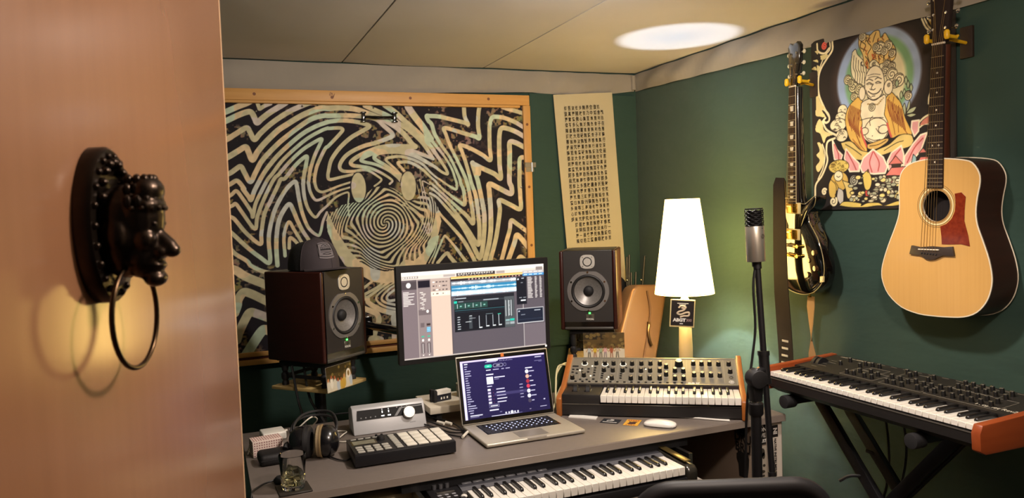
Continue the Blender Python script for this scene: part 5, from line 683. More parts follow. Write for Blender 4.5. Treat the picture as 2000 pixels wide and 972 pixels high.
def paint_daw():
    W_, H_ = .599, .334; c = Canvas(0, 0, W_, H_, 330, 186, '#574f55')
    def r(u0, v0, u1, v1, col, al=1): c.rect(u0*W_, (1-v1)*H_, u1*W_, (1-v0)*H_, col, al)
    random.seed(12)
    r(0, 0, 1, .045, '#fff4e2'); r(0, .045, 1, .092, '#dccdbf'); r(.37, .045, .64, .085, '#3a3234'); r(.01, .05, .11, .075, '#8a7e78'); r(.28, .052, .36, .078, '#b0a29a'); r(.65, .05, .71, .08, '#a8988f'); r(.94, .03, .99, .075, '#8a7e78')
    for k in range(14): r(.38+k*.018, .052, .388+k*.018+random.random()*.006, .065, '#e8dccc')
    for k in range(9): r(.38+k*.028, .071, .398+k*.026, .079, '#b8a89c')
    for k in range(6): r(.012+k*.016, .054, .022+k*.016, .07, '#efe4d8')
    r(0, .092, .10, 1, '#77686a'); r(0, .092, .10, .11, '#5a4e50'); r(.0, .11, .10, .20, '#4a4042'); c.ell(.045*W_, (1-.15)*H_, .009, .010, '#fff8ee')
    for k in range(10): r(.008, .225+k*.017, .008+.03+.05*random.random(), .233+k*.017, '#f0e6dc')
    r(.10, .092, .192, 1, '#8a7a78'); r(.108, .105, .186, .185, '#120e1c'); r(.100, .092, .103, 1, '#c8b8ac')
    for k in range(12): r(.118+.01*(k % 3), .235+k*.02, .138+.02*random.random(), .245+k*.02, '#e8dcd0')
    r(.105, .44, .186, .50, '#6e6060'); c.ell(.165*W_, (1-.46)*H_, .005, .006, '#f4ece0')
    r(.115, .59, .14, .64, '#6a5c5c'); r(.155, .60, .18, .625, '#3a2c2a'); r(.155, .64, .18, .70, '#3f8fb4')
    for k in range(3): r(.156, .648+k*.018, .179, .655+k*.018, '#bfe0ee')
    for x in (.118, .158): r(x, .74, x+.018, .755, '#3fae8c'); c.ell((x+.009)*W_, (1-.79)*H_, .004, .005, '#f4ece0'); r(x-.004, .82, x+.02, .94, '#655858'); r(x+.006, .83, x+.009, .94, '#fff8ee'); r(x+.004, .955, x+.012, .97, '#e8dcd0')
    r(.192, .092, .325, 1, '#d4b9a6'); r(.192, .092, .325, .24, '#b8a194'); r(.192, .24, .325, .292, '#f0dcc6'); r(.325, .092, .328, 1, '#3a3236')
    for k in range(4):
        for j in range(5): r(.205+j*.022, .125+k*.045, .205+j*.022+.014*random.random()+.004, .138+k*.045, random.choice(['#fff4e6', '#6a5a54', '#4a4040']))
    r(.33, .085, .84, .100, '#d8ab58'); r(.33, .100, .84, .113, '#f2d78e'); r(.33, .113, .84, .140, '#2c2024')
    for k in range(16): r(.45+k*.024, .118, .46+k*.024, .13, random.choice(['#f4e0c0', '#c86a3a', '#e8b0a0']))
    r(.33, .140, .80, .19, '#8a9098'); r(.33, .19, .80, .255, '#2d7ea6'); r(.33, .255, .80, .31, '#b9cdd8')
    x = .335
    while x < .795:
        a = abs(math.sin(x*43)*math.sin(x*17+1)); q = .004+.018*a*random.random()
        r(x, .163-q, x+.004, .163+q, '#fdf6ee'); q = .003+.022*abs(math.sin(x*31+2)*math.sin(x*9))*random.random(); r(x, .226-q, x+.004, .226+q, '#eef6f8'); q = .006+.022*abs(math.sin(x*37+.5))*random.random(); r(x, .284-q, x+.004, .284+q, '#ffffff'); x += .005
    r(.345, .325, .772, .735, '#10131a'); r(.345, .325, .772, .365, '#1c1e24'); r(.36, .34, .43, .35, '#c8ccd0'); c.ell(.352*W_, (1-.345)*H_, .004, .004, '#c8ccd0'); c.ell(.352*W_, (1-.345)*H_, .0025, .0025, '#10131a')
    r(.345, .372, .70, .395, '#2f3438'); r(.345, .372, .366, .41, '#1fc0a4'); r(.375, .378, .41, .388, '#8a9498'); r(.55, .375, .66, .388, '#9aa0a4'); r(.345, .40, .58, .47, '#24463f'); r(.58, .40, .70, .46, '#141820')
    for k in range(4): r(.366+k*.055, .41, .369+k*.055, .46, '#dce4e4'); r(.385+k*.055, .43, .398+k*.055, .445, '#7fb8a8')
    r(.35, .485, .70, .487, '#4aa0a8'); r(.35, .505, .70, .507, '#38606c')
    for k in range(6): r(.365, .56+k*.028, .38+.008*random.random(), .568+k*.028, '#d8dee0')
    r(.445, .56, .468, .71, '#3a4044'); r(.448, .555, .466, .562, '#dfe4e4'); r(.42, .625, .46, .629, '#eef2f2'); r(.45, .585, .49, .589, '#eef2f2')
    for a_, b_ in ((.515, .70), (.565, .69), (.612, .69), (.655, .69)): r(a_, .565, a_+.003, b_, '#d4dade'); r(a_, b_, a_+.022, b_+.012, '#eef2f2')
    r(.565, .55, .615, .553, '#8aa0a4'); r(.65, .558, .672, .568, '#20b090')
    r(.70, .365, .772, .735, '#4c5153'); 
    for a_ in (.708, .728, .748): r(a_, .41, a_+.004, .60, '#d8dcdc'); r(a_+.008, .40, a_+.010, .62, '#23282a')
    for k in range(10): r(.731, .42+k*.018, .741, .424+k*.018, '#f0f2f2')
    r(.705, .64, .735, .66, '#88aaaa'); r(.738, .635, .77, .66, '#1fb8a0'); r(.705, .67, .735, .70, '#7a8284'); r(.738, .67, .77, .70, '#9aa2a4')
    r(.84, .070, 1, .105, '#b8b0ac'); r(.84, .105, 1, .135, '#3f88c0'); r(.84, .135, 1, .415, '#4b4348')
    for k in range(17):
        for j, a_ in enumerate((.875, .93, .965)): r(a_, .150+k*.0155, a_+(.04, .018, .02)[j]*(.6+.4*random.random()), .157+k*.0155, '#f2e8e0')
    for k in range(4): r(.85+k*.037, .083, .875+k*.037, .092, '#f0e8e0'); r(.85+k*.037, .114, .875+k*.037, .124, '#dcecf6')
    r(.792, .145, .866, .475, '#11131c'); r(.80, .16, .812, .178, '#d8dce0'); r(.83, .155, .85, .165, '#c0c4c8'); r(.825, .21, .84, .216, '#c0c4c8'); r(.81, .39, .83, .396, '#c8ccd0'); r(.84, .39, .86, .396, '#c8ccd0'); r(.822, .42, .858, .435, '#f0f2f4')
    r(.836, .475, .840, 1, '#efe6dc', .7); r(.790, .525, .988, .705, '#f2f0ee'); r(.793, .531, .985, .698, '#151c2c'); r(.92, .555, .965, .563, '#d8dce4'); r(.82, .60, .85, .605, '#d8dce4'); r(.80, .55, .812, .565, '#c8ccd4'); r(.80, .66, .98, .663, '#4a5468')
    r(.842, .72, 1, .985, '#6a5f64'); r(0, .985, 1, 1, '#bfb2a8')
    return c
print_sheet('screen', paint_daw(), M_SCR, mo, Matrix.Translation((.0195, -.0018, .019)))
ma = thing('monitor_arm', 'black jointed arm holding the monitor from the wall', 'monitor arm', (0, 0, 0))
MB().box(.690, 3.70, .915, .735, 3.755, 1.01).obj('wall_bracket', M_GLOSS, ma, bevel=.004)
MB().tube([(.71, 3.70, .968), (.78, 3.52, .965), (.86, 3.34, .962)], .020, 10).obj('rear_arm', M_GLOSS, ma); MB().cyl((.86, 3.34, .93), (.86, 3.34, 1.00), .030, n=18).obj('elbow', M_GLOSS, ma)
MB().tube([(.86, 3.34, .99), (.94, 3.10, 1.04), (.975, 2.93, 1.10)], .018, 10).obj('front_arm', M_GLOSS, ma); MB().box(.92, 2.884, 1.05, 1.03, 2.93, 1.16).obj('mount_plate', M_GLOSS, ma, bevel=.003)
# ---------------------------------------------------------------- laptop
M_LAP = mat('laptop_alu', '#bdb5a6', .40, .4)
lp = thing('laptop', 'open silver laptop with a dark purple music player on its screen', 'laptop', (.808, 2.308, .7312), .2)
ba = MB().box(0, 0, .002, .359, .247, .0145).obj('base', M_LAP, lp, bevel=.005, seg=3)
MB().box(.145, -.0006, .0115, .214, .004, .0152).obj('lid_notch', mat('notch', '#e2dccf', .3, .6), lp)
MB().box(.127, .018, .0146, .232, .088, .0149).obj('touchpad', mat('touchpad', '#aca595', .3, .5), lp); MB().box(.042, .102, .0140, .317, .224, .0149).obj('key_well', M_GLOSS, lp)
kc = mat('keycap', '#15141a', .4); kg = mat('key_legend', '#cfd6ff', .4, emit=('#b8c4ff', 1.4)); wks = {}
for row in range(6):
    n_ = (14, 14, 14, 13, 12, 11)[row]; ys = .2065-row*.0198; h_ = .0165 if row else .011; x = .045; tw_ = .269
    ws = {0: [1]*14, 1: [1]*13+[1.5], 2: [1.5]+[1]*13, 3: [1.8]+[1]*11+[1.8], 4: [2.3]+[1]*10+[2.3], 5: [1, 1, 1, 1.25, 5.2, 1.25, 1, 1, 1, 1]}[row]
    u = tw_/sum(ws)
    for i, wq in enumerate(ws):
        kw_ = wq*u-.0030; q = (round(kw_, 4), h_)
        if q not in wks: wks[q] = MB().box(0, 0, 0, kw_, h_, .0014).mesh('key', kc, bevel=.0007, seg=1)
        inst('key', wks[q], lp, (x, ys, .0149)); x += wq*u
lg = MB(); random.seed(2)
for row in range(1, 5):
    for i in range(12):
        x = .068+i*.0192+row*.004; y = .2145-row*.0198; lg.box(x-.0022, y-.002, .01645, x+.0022, y+.0032, .01655)
o = lg.obj('key_legends', kg, lp); o['kind'] = 'stuff'
lid = thing('lid', None, None, (0, .249, .013)); lid.parent = lp; lid.rotation_euler = (R(-12), 0, 0)
MB().box(0, 0, 0, .359, .0065, .241).obj('lid_shell', M_LAP, lid, bevel=.004, seg=3); MB().box(.003, -.0008, .004, .356, .003, .237).obj('bezel', M_GLOSS, lid, bevel=.001, seg=1)
MB().box(.172, -.0022, .226, .184, -.0006, .239).obj('camera_cover', mat('orange_tape', '#d8762a', .5), lid)
def paint_player():
    W_, H_ = .331, .207; c = Canvas(0, 0, W_, H_, 230, 144, '#17123c'); random.seed(5)
    def r(u0, v0, u1, v1, col, al=1): c.rect(u0*W_, (1-v1)*H_, u1*W_, (1-v0)*H_, col, al)
    c.c += np.array([.0, -.01, .04])*(c.Y/H_)[..., None]
    r(0, 0, 1, .030, '#d8c8ee'); r(0, .030, .030, 1, '#d4cdec'); r(.045, .048, .085, .066, '#e8e4f4')
    r(.31, .005, .44, .05, '#f6f2ff'); r(.29, .055, .42, .066, '#a8a2c4')
    for k in range(8): r(.46+k*.02, .048+.004*(k % 2), .468+k*.02, .062, '#bab4d4')
    r(.88, .05, .96, .066, '#c8c4dc'); r(.87, .12, .96, .128, '#8a86a8'); r(.92, .138, .96, .145, '#8a86a8')
    for k, l in enumerate((.035, .025, .07, .06, .07, .03, .03, .04, .04, .05, .04, .045, .035, .04, .05, .07, .03, .09, .10, .06)): r(.045, .095+k*.0395, .045+l, .108+k*.0395, '#c4c0dc')
    r(.06, .885, .10, .90, '#b8b4d0'); r(.06, .93, .20, .945, '#f2f0fa'); r(.06, .957, .16, .967, '#9a96b4')
    c.line([(.295*W_, .870*H_), (.345*W_, .870*H_)], .0125, '#1cba94'); r(.305, .125, .335, .135, '#d8fff4')
    c.line([(.395*W_, .872*H_), (.475*W_, .872*H_)], .0125, '#d8d4ee'); c.line([(.395*W_, .872*H_), (.475*W_, .872*H_)], .0100, '#17123c'); r(.415, .122, .455, .132, '#f0ecfa'); c.ell(.515*W_, .872*H_, .006, .006, '#8a86a8'); c.ell(.515*W_, .872*H_, .0045, .0045, '#17123c')
    for x, l in ((.29, .055), (.37, .07), (.47, .03), (.52, .05)): r(x, .19, x+l, .203, '#c8c4e0' if x > .3 else '#ffffff')
    r(.285, .265, .37, .283, '#f4f0ff'); r(.285, .315, .36, .44, '#f8f6ff'); r(.375, .325, .50, .342, '#dcd8f0'); r(.375, .36, .43, .37, '#8a86a8'); r(.285, .47, .34, .484, '#e0dcf2')
    for k in range(5): r(.285, .52+k*.055, .32, .555+k*.055, ('#efeaf6', '#c4b8d4')[k % 2]); r(.345, .532+k*.055, .350, .542+k*.055, '#a83a5c'); r(.385, .53+k*.055, .385+.06+.06*random.random(), .545+k*.055, '#e6e2f6'); r(.66, .50+k*.055, .70, .512+k*.055, '#b8b4d0')
    r(.36, .60, .74, .65, '#4a4470', .6)
    r(.285, .79, .40, .84, '#d0cce8'); r(.288, .794, .397, .836, '#17123c'); r(.30, .808, .385, .822, '#efecfa'); r(.285, .875, .39, .895, '#f6f2ff'); r(.40, .925, .425, .935, '#8a86a8')
    r(.75, .225, .835, .242, '#f4f0ff')
    for k, col in enumerate(('#efe8f4', '#e0a890', '#a02838', '#c83850', '#e8e4f0', '#efeaf4', '#40384c')): c.ell(.765*W_, (1-.295-k*.085)*H_, .0068, .0072, col); r(.79, .288+k*.085, .79+.025+.04*random.random(), .302+k*.085, '#d8d4ea')
    for k in range(5): c.ell((.47+k*.035)*W_, .040*H_, .0030 if k != 2 else .0055, .0034 if k != 2 else .006, '#efecf8')
    r(.30, .982, .66, .990, '#6a6690'); r(.30, .982, .62, .990, '#f0ecfa'); r(.75, .945, .77, .955, '#a8a4c0'); r(.88, .925, .96, .935, '#c8c4dc'); r(.93, .80, .95, .82, '#c8c4dc')
    return c
print_sheet('screen', paint_player(), M_SCR, lid, Matrix.Translation((.014, -.0012, .017)))
# ---------------------------------------------------------------- raised shelf behind the laptop, and what stands on it
sh = thing('desk_shelf', 'thick white monitor shelf standing on the desk behind the laptop', 'shelf', (.727, 2.683, .7305), 0)
MB().box(0, 0, .034, .46, .21, .060).obj('board', mat('shelf_white', '#cfc6b4', .5), sh, bevel=.003); [MB().box(x, .02, 0, x+.02, .19, .034).obj('foot', M_MATT, sh) for x in (.03, .41)]
b = thing('small_device', 'little black boxed device with a white top edge on the white shelf', 'device', (.773, 2.752, .7905), 16)
MB().box(0, 0, 0, .066, .028, .040).obj('case', mat('device_navy', '#191b28', .4), b, bevel=.002); MB().box(.004, -.0006, .026, .064, .0286, .0405).obj('white_edge', M_PRINTW, b); MB().box(-.012, -.004, 0, 0, .032, .046).obj('stand', M_MATT, b, bevel=.002)
lm = MB(); 
for x in (.018, .030, .044): lm.box(x, -.001, .008, x+.006, 0, .016)
lm.obj('markings', M_PRINTW, b)
b = tag(MB().box(-.005, -.006, 0, .006, .006, .046).xf(Matrix.Rotation(R(6), 4, 'Y')).obj('usb_stick', M_MATT, bevel=.002), 'slim upright black stick on the white shelf', 'stick'); b.location = (.757, 2.765, .7905)
g = thing('grey_pot', 'small grey green pot on the white shelf beside the laptop screen', 'pot', (.895, 2.80, .7905)); MB().lathe([(0, 0), (.026, 0), (.029, .05), (.027, .05), (.024, .004), (0, .004)], 20).obj('body', mat('pot_grey', '#7c7a66', .5), g)
# ---------------------------------------------------------------- audio interface
ai = thing('audio_interface', 'sloping silver audio interface with a big round volume knob', 'audio interface', (.447, 2.668, .7305), -.8)
M_SIL = mat('interface_silver', '#c2c2c4', .42, .25)
MB().prism([(0, 0), (.035, .086), (.06, .093), (.11, .075), (.11, 0)], 0, .262, 'x').obj('case', M_SIL, ai, bevel=.004, seg=2)
fa = thing('front_panel', None, None, (0, .0, .002)); fa.parent = ai; fa.rotation_euler = (R(-22), 0, 0)
MB().prism([(.014, .048), (.018, .083), (.252, .083), (.254, .048)], -.0012, .002, 'y').obj('display', mat('display_black', '#0c0b0d', .5, spec=.2), fa)
MB().prism([(.148, .050), (.170, .078), (.252, .080), (.252, .076), (.178, .074), (.158, .050)], -.0018, -.0012, 'y').obj('display_stripe', mat('stripe_grey', '#6a6a6c', .4), fa)
MB().lathe([(0, .018), (.0200, .018), (.0215, .016), (.0215, 0)], 32, (.200, -.0012, .056), (0, -1, 0)).obj('volume_knob', mat('spun_alu', '#a9a7a2', .36, .9), fa)
lt = MB()
for x in (.03, .047, .064, .081): lt.cyl((x, -.0016, .056), (x, -.0012, .056), .0025, n=8)
for x in (.160, .178, .196): lt.cyl((x, -.0022, .0795), (x, -.0012, .0795), .0025, n=8)
lt.obj('touch_buttons', mat('button_grey', '#6b6b6e', .4), fa)
lt = MB()
for x in (.105, .128): lt.box(x, -.0017, .066, x+.003, -.0012, .074).box(x-.003, -.0017, .054, x+.008, -.0012, .058).box(x, -.0017, .078, x+.003, -.0012, .080)
lt.obj('meters', mat('meter_white', '#f0f0f0', .4, emit=('#ffffff', 1.0)), fa); lettering('quartet', .007, mat('print_grey', '#7d7d80', .5), fa, (.212, -.0006, .022))
# ---------------------------------------------------------------- pad controller
pc_ = thing('pad_controller', 'black drum pad controller with sixteen pale square pads', 'controller', (.386, 2.312, .7305), 0)
MB().prism([(0, .0), (.322, .0), (.322, .180), (.005, .180)], .004, .042, 'z').obj('case', M_BLACK, pc_, bevel=.004, seg=2); MB().box(.004, .005, .0415, .318, .176, .0432).obj('top_plate', mat('plate_black', '#1f1e21', .42), pc_)
for x in (.02, .30):
    for y in (.02, .16): MB().cyl((x, y, 0), (x, y, .005), .008, n=10).obj('rubber_foot', M_RUBBER, pc_)
M_PAD = mat('pad_rubber', '#e2ddd0', .6); pm_ = MB().box(0, 0, 0, .0335, .0335, .005).mesh('pad', M_PAD, bevel=.003)
for i in range(4):
    for j in range(4): inst('pad', pm_, pc_, (.166+i*.0375, .012+j*.0385, .0425))
M_BTN = mat('button_grey_rubber', '#a9a69c', .6); bm1 = MB().box(0, 0, 0, .022, .0135, .0045).mesh('button', M_BTN, bevel=.0015, seg=1); bm2 = MB().box(0, 0, 0, .021, .0125, .0045).mesh('button', M_BTN, bevel=.0015, seg=1)
for i in range(4):
    for j in range(3): inst('button', bm1, pc_, (.014+i*.0275, .012+j*.0235, .0425))
for j in range(8): inst('button', bm2, pc_, (.134, .010+j*.0195, .0425))
bm3 = MB().box(0, 0, 0, .018, .006, .003).mesh('soft_button', M_BTN, bevel=.001, seg=1)
for i in range(4): inst('soft_button', bm3, pc_, (.016+i*.0235, .158, .0425))
MB().box(.016, .102, .043, .086, .140, .0442).obj('display', mat('lcd', '#8d8a78', .3, noise=(60, .6, '#6f6c5c')), pc_); MB().box(.011, .096, .0428, .091, .146, .0436).obj('display_frame', M_GLOSS, pc_)
MB().lathe([(.013, 0), (.012, .010), (.011, .012), (0, .012)], 20, (.108, .128, .043)).obj('encoder', M_MATT, pc_)
for x in (.10, .118): MB().lathe([(.0045, 0), (.004, .008), (0, .008)], 10, (x, .163, .043)).obj('small_knob', M_MATT, pc_)
# ---------------------------------------------------------------- headphones
hp = thing('headphones', 'black headphones with tan ear pads lying on the left of the desk', 'headphones', (.292, 2.500, .7305), -18)
M_HP = mat('headphone_black', '#141316', .25, coat=.6); M_EAR = mat('ear_pad', '#a08b6a', .85, bump=(300, .5, .002)); M_HPM = mat('headphone_matt', '#1c1a1b', .6)
def cup(x, s, name):
    MB().lathe([(0, .052), (.020, .050), (.036, .042), (.047, .028), (.050, .010), (.048, 0)], 32, (x, 0, .050), (s, 0, 0)).obj(name, M_HP, hp)
    MB().lathe([(.047, 0), (.051, -.006), (.050, -.016), (.042, -.022), (.030, -.022), (.028, -.010)], 32, (x, 0, .050), (s, 0, 0)).obj('ear_pad', M_EAR if s > 0 else M_HPM, hp)
    MB().lathe([(.0505, 0), (.053, -.001), (.053, -.006), (.0505, -.007)], 32, (x, 0, .050), (s, 0, 0)).obj('trim_ring', mat('trim_tan', '#b59a70', .4, .5) if s > 0 else M_HPM, hp)
# the two cups face each other; the left one shows its outer shell
cup(-.030, -1, 'ear_cup'); cup(.028, 1, 'ear_cup')
MB().tube([(-.070, .0, .060), (-.078, .03, .085), (-.062, .075, .105), (-.01, .105, .108), (.040, .088, .104), (.066, .035, .085), (.062, 0, .058)], .0045, 8).tube([(-.066, .012, .070), (-.070, .04, .096), (-.05, .085, .116), (-.005, .112, .120), (.042, .094, .116), (.066, .045, .094), (.062, .012, .066)], .0045, 8).obj('headband', M_HPM, hp)
MB().tube([(-.072, -.004, .050), (-.082, -.020, .048), (-.085, -.032, .040)], .010, 8).obj('cable_socket', M_HPM, hp)
tag(MB().tube([(.330, 2.470, .735), (.350, 2.425, .735), (.372, 2.400, .735), (.395, 2.425, .735), (.402, 2.500, .735)], .0028, 6).obj('headphone_cable', M_CABLE), 'black headphone cable curling on the desk in front of the pads', 'cable')
# ---------------------------------------------------------------- small things at the desk's left end
ch = thing('power_adapter', 'white square laptop power adapter at the back left of the desk', 'power adapter', (.150, 2.745, .7305), 6); MB().box(0, 0, 0, .080, .080, .028).obj('body', M_WHITE, ch, bevel=.006, seg=3); MB().cyl((.080, .06, .014), (.094, .06, .014), .004, n=8).obj('strain_relief', M_CABLEW, ch)
tag(MB().tube([(.245, 2.815, .746), (.300, 2.80, .742), (.330, 2.72, .790), (.300, 2.60, .835), (.262, 2.585, .815), (.226, 2.60, .775), (.218, 2.56, .740), (.250, 2.52, .734)], .0024, 6).obj('adapter_cable', M_CABLEW), 'white adapter cable looping up behind the headphones', 'cable')
tag(MB().tube([(.150, 2.76, .745), (.118, 2.735, .742), (.100, 2.66, .735), (.094, 2.62, .735)], .0024, 6).obj('mains_cable', M_CABLEW), 'white mains cable trailing left of the pink checked box', 'cable')
tag(MB().tube([(.335, 2.66, .735), (.375, 2.63, .738), (.41, 2.67, .742), (.43, 2.73, .735), (.38, 2.75, .735), (.345, 2.70, .735), (.39, 2.62, .733), (.43, 2.60, .736)], .0022, 6).obj('white_lead', M_CABLEW), 'coiled white lead beside the silver audio interface', 'cable')
pb = thing('checked_box', 'small pink and cream checked cardboard box behind the black case', 'box', (.108, 2.578, .7305), 8)
MB().box(0, 0, 0, .096, .060, .052).obj('carton', mat('box_pink', '#ead6ca', .75), pb, bevel=.0015, seg=1)
ck = MB(); M_CK = mat('check_rose', '#9a6a68', .75)
for i in range(12):
    for j in range(6): ck.box(.004+i*.0077, -.0006, .004+j*.008, .0078+i*.0077, 0, .0078+j*.008)
    for j in range(7): ck.box(.004+i*.0077, .003+j*.0082, .052, .0078+i*.0077, .0068+j*.0082, .0526)
for i in range(7):
    for j in range(6): ck.box(-.0006, .003+i*.0082, .004+j*.008, 0, .0068+i*.0082, .0078+j*.008)
o = ck.obj('checks', M_CK, pb); o['kind'] = 'stuff'
cs = thing('black_case', 'soft black zip case in front of the pink checked box', 'case', (.122, 2.465, .7305), 4); MB().box(0, 0, 0, .105, .085, .036).obj('shell', mat('case_black', '#171517', .6, bump=(90, .2, .003)), cs, bevel=.013, seg=3); MB().box(.004, -.0012, .017, .101, .086, .019).obj('zip', M_RUBBER, cs)
mm = thing('cable_puck', 'round black inline cable switch left of the glass', 'switch', (.168, 2.300, .7305)); MB().lathe([(0, .020), (.012, .019), (.019, .012), (.020, .004), (.016, 0), (0, 0)], 20).obj('body', M_MATT, mm); MB().tube([(-.018, .004, .008), (-.05, -.01, .006), (-.078, -.045, .003), (-.086, -.075, .000), (-.092, -.10, -.06)], .0028, 6).obj('lead', M_CABLE, mm)
co = thing('coaster', 'dark square coaster under the drinking glass', 'coaster', (.197, 2.226, .7305), 4); MB().box(-.045, -.045, 0, .045, .045, .0035).obj('slab', mat('coaster_dark', '#26221d', .5, noise=(50, .8, '#39332a')), co, bevel=.001, seg=1)
gl = thing('drinking_glass', 'short clear tumbler with ice and pale green drink on the coaster', 'glass', (.197, 2.226, .7345))
M_GL = mat('clear_glass', '#ffffff', .02, trans=1., ior=1.45); M_LIQ = mat('pale_drink', '#eceac0', .03, trans=1., ior=1.33); M_ICE = mat('ice', '#f6f8ee', .12, trans=1., ior=1.31)
MB().lathe([(0, 0), (.029, 0), (.031, .004), (.038, .096), (.0372, .098), (.0360, .096), (.0292, .012), (0, .010)], 40).obj('tumbler', M_GL, gl)
MB().lathe([(0, .0108), (.0288, .0125), (.0317, .040), (0, .040)], 36).obj('drink', M_LIQ, gl)
random.seed(8)
for k, (x, y, z) in enumerate(((-.009, -.006, .024), (.011, .006, .026), (-.006, .008, .044), (.008, -.010, .046))):
    i = MB().cbox((0, 0, 0), (.019, .018, .018), Matrix.Rotation(k*1.1, 4, 'Z') @ Matrix.Rotation(k*.8+.4, 4, 'X')).obj('ice_cube', M_ICE, gl, bevel=.003); i.location = (x, y, z)
rb = MB()
for i in range(10):
    a = R(36*i); rb.tube([(.0310*math.cos(a), .0310*math.sin(a), .006), (.0342*math.cos(a+.25), .0342*math.sin(a+.25), .034)], .0012, 5)
rb.obj('cut_pattern', M_GL, gl)
# leads between the interface and the laptop
for i, p in enumerate(([(.71, 2.70, .745), (.745, 2.62, .740), (.775, 2.55, .738), (.800, 2.515, .741)], [(.70, 2.67, .738), (.735, 2.59, .736), (.76, 2.53, .735), (.80, 2.49, .740)], [(.72, 2.74, .75), (.78, 2.66, .742), (.80, 2.58, .738), (.795, 2.50, .735), (.77, 2.46, .735)], [(.71, 2.66, .737), (.72, 2.57, .735), (.75, 2.50, .735), (.79, 2.47, .735), (.83, 2.62, .735)])):
    tag(MB().tube(p, .0028, 6).obj('audio_lead', M_CABLE), ('black lead rising straight from the silver interface to the laptop corner', 'black lead lying flat just behind the drum pad controller', 'black lead looping round in front of the laptop corner', 'black lead crossing back under the white shelf behind the laptop')[i], 'cable', 'black leads left of the laptop')
for i, (a, b) in enumerate((((.745, 2.655, .744), (.762, 2.628, .742)), ((.770, 2.635, .744), (.785, 2.612, .742)))):
    tag(MB().cyl(a, b, .0055, n=10).obj('jack_plug', M_CABLEW), ('pale cable plug nearest the silver interface under the white shelf', 'pale cable plug nearer the laptop under the white shelf')[i], 'plug', 'pale plugs by the shelf')
tag(MB().tube([(.775, 2.455, .736), (.79, 2.475, .738), (.806, 2.492, .741)], .0048, 8).obj('laptop_plug', M_CABLEW), 'white power plug at the left edge of the laptop', 'plug')

# ---------------------------------------------------------------- analogue synthesizer on the desk
M_WOOD = mat('orange_wood', '#a8642c', .42, noise=(5, .8, '#95541f'), stretch=(12, 1, 12)); M_PAN = mat('synth_panel', '#78746a', .36); M_SYB = mat('synth_body', '#201d1c', .45)
sy = thing('analog_synthesizer', 'black analogue synthesizer with orange wooden ends on the right of the desk', 'synthesizer', (1.173, 2.556, .7305), -34.6)
pf = [(0, 0), (0, .066), (.010, .073), (.110, .086), (.150, .100), (.318, .168), (.335, .168), (.335, 0)]
for x0, x1, l in ((0, .020, 0), (.660, .680, 1)): MB().prism(pf, x0, x1, 'x').obj('side_panel', M_WOOD, sy, bevel=.0035, seg=2)
MB().prism([(.012, .004), (.012, .044), (.150, .050), (.150, .086), (.325, .154), (.325, .004)], .020, .660, 'x').obj('body', M_SYB, sy)
MB().box(.020, .010, .0445, .660, .013, .0462).obj('front_trim', M_STEEL, sy); MB().box(.020, .012, .046, .160, .150, .0805).obj('left_cheek', M_SYB, sy, bevel=.002); MB().box(.160, .146, .06, .660, .152, .088).obj('key_slip', mat('felt_dark', '#241a18', .9), sy)
SL = math.atan2(.066, .170); pan = thing('control_panel', None, None, (.020, .150, .0905)); pan.parent = sy; pan.rotation_euler = (SL, 0, 0)   # panel frame: x along, y up the slope, z out
PW, PH = .640, .184
MB().box(0, 0, -.004, PW, PH, 0).obj('panel_plate', M_PAN, pan)
rm = MB()
for a, b, c_, d in ((0, 0, PW, .004), (0, PH-.004, PW, PH), (0, 0, .004, PH), (PW-.004, 0, PW, PH)): rm.box(a, b, 0, c_, d, .0022)
rm.obj('bright_border', mat('border_silver', '#c8c2b4', .3, .8), pan)
ln = MB()
for a in (.066, .138, .188, .296, .405, .463, .572, .615, .708, .924): ln.box(a*PW, .014, 0, a*PW+.0009, PH-.010, .0004)
for a, b, y in ((.01, .93, .012), (.075, .13, .118), (.72, .91, .088), (.19, .29, .135)): ln.box(a*PW, y, 0, b*PW, y+.0009, .0004)
ln.obj('panel_lines', mat('line_pale', '#a8a294', .5), pan)
KN = [(0.084,0.786),(0.157,0.777),(0.212,0.765),(0.265,0.771),(0.324,0.779),(0.379,0.767),(0.436,0.774),(0.491,0.781),(0.548,0.777),(0.748,0.794),(0.797,0.781),(0.844,0.787),(0.896,0.775),(0.956,0.782),(0.586,0.645),(0.587,0.333),(0.211,0.483),(0.266,0.479),(0.325,0.48),(0.38,0.481),(0.437,0.477),(0.491,0.485),(0.549,0.482),(0.639,0.487),(0.688,0.475),(0.96,0.476),(0.027,0.153),(0.094,0.258),(0.266,0.154),(0.38,0.153),(0.437,0.169),(0.492,0.171),(0.551,0.172),(0.64,0.175),(0.69,0.172),(0.751,0.32),(0.799,0.327),(0.848,0.316),(0.899,0.313)]
M_CAPT = mat('knob_cap', '#d6d2ca', .25, .9); M_KNOB = mat('knob_black', '#151414', .4)
kb_ = MB().lathe([(.0092, 0), (.0086, .004), (.0078, .015), (.0072, .0165), (.006, .0165)], 16).mesh('knob', M_KNOB); kt_ = MB().lathe([(.0066, .0160), (.0064, .0175), (0, .0178)], 14).box(-.0006, .001, .0176, .0006, .0064, .0182).mesh('knob_cap', M_CAPT)
wr = MB()
for i, (a, b) in enumerate(KN):
    x, y = a*PW, .006+b*(PH-.016); k_ = inst('knob', kb_, pan, (x, y, 0))
    inst('knob_cap', kt_, pan, (x, y, 0), (0, 0, R((i*67) % 270-135)))
    if i in (0, 2, 4): wr.torus((x, y, .0006), .0118, .0010, n=24, m=6)
wr.obj('light_rings', mat('ring_white', '#f4f0e4', .4, emit=('#fff6e0', .6)), pan)
x, y = .662*PW, .006+.765*(PH-.016)
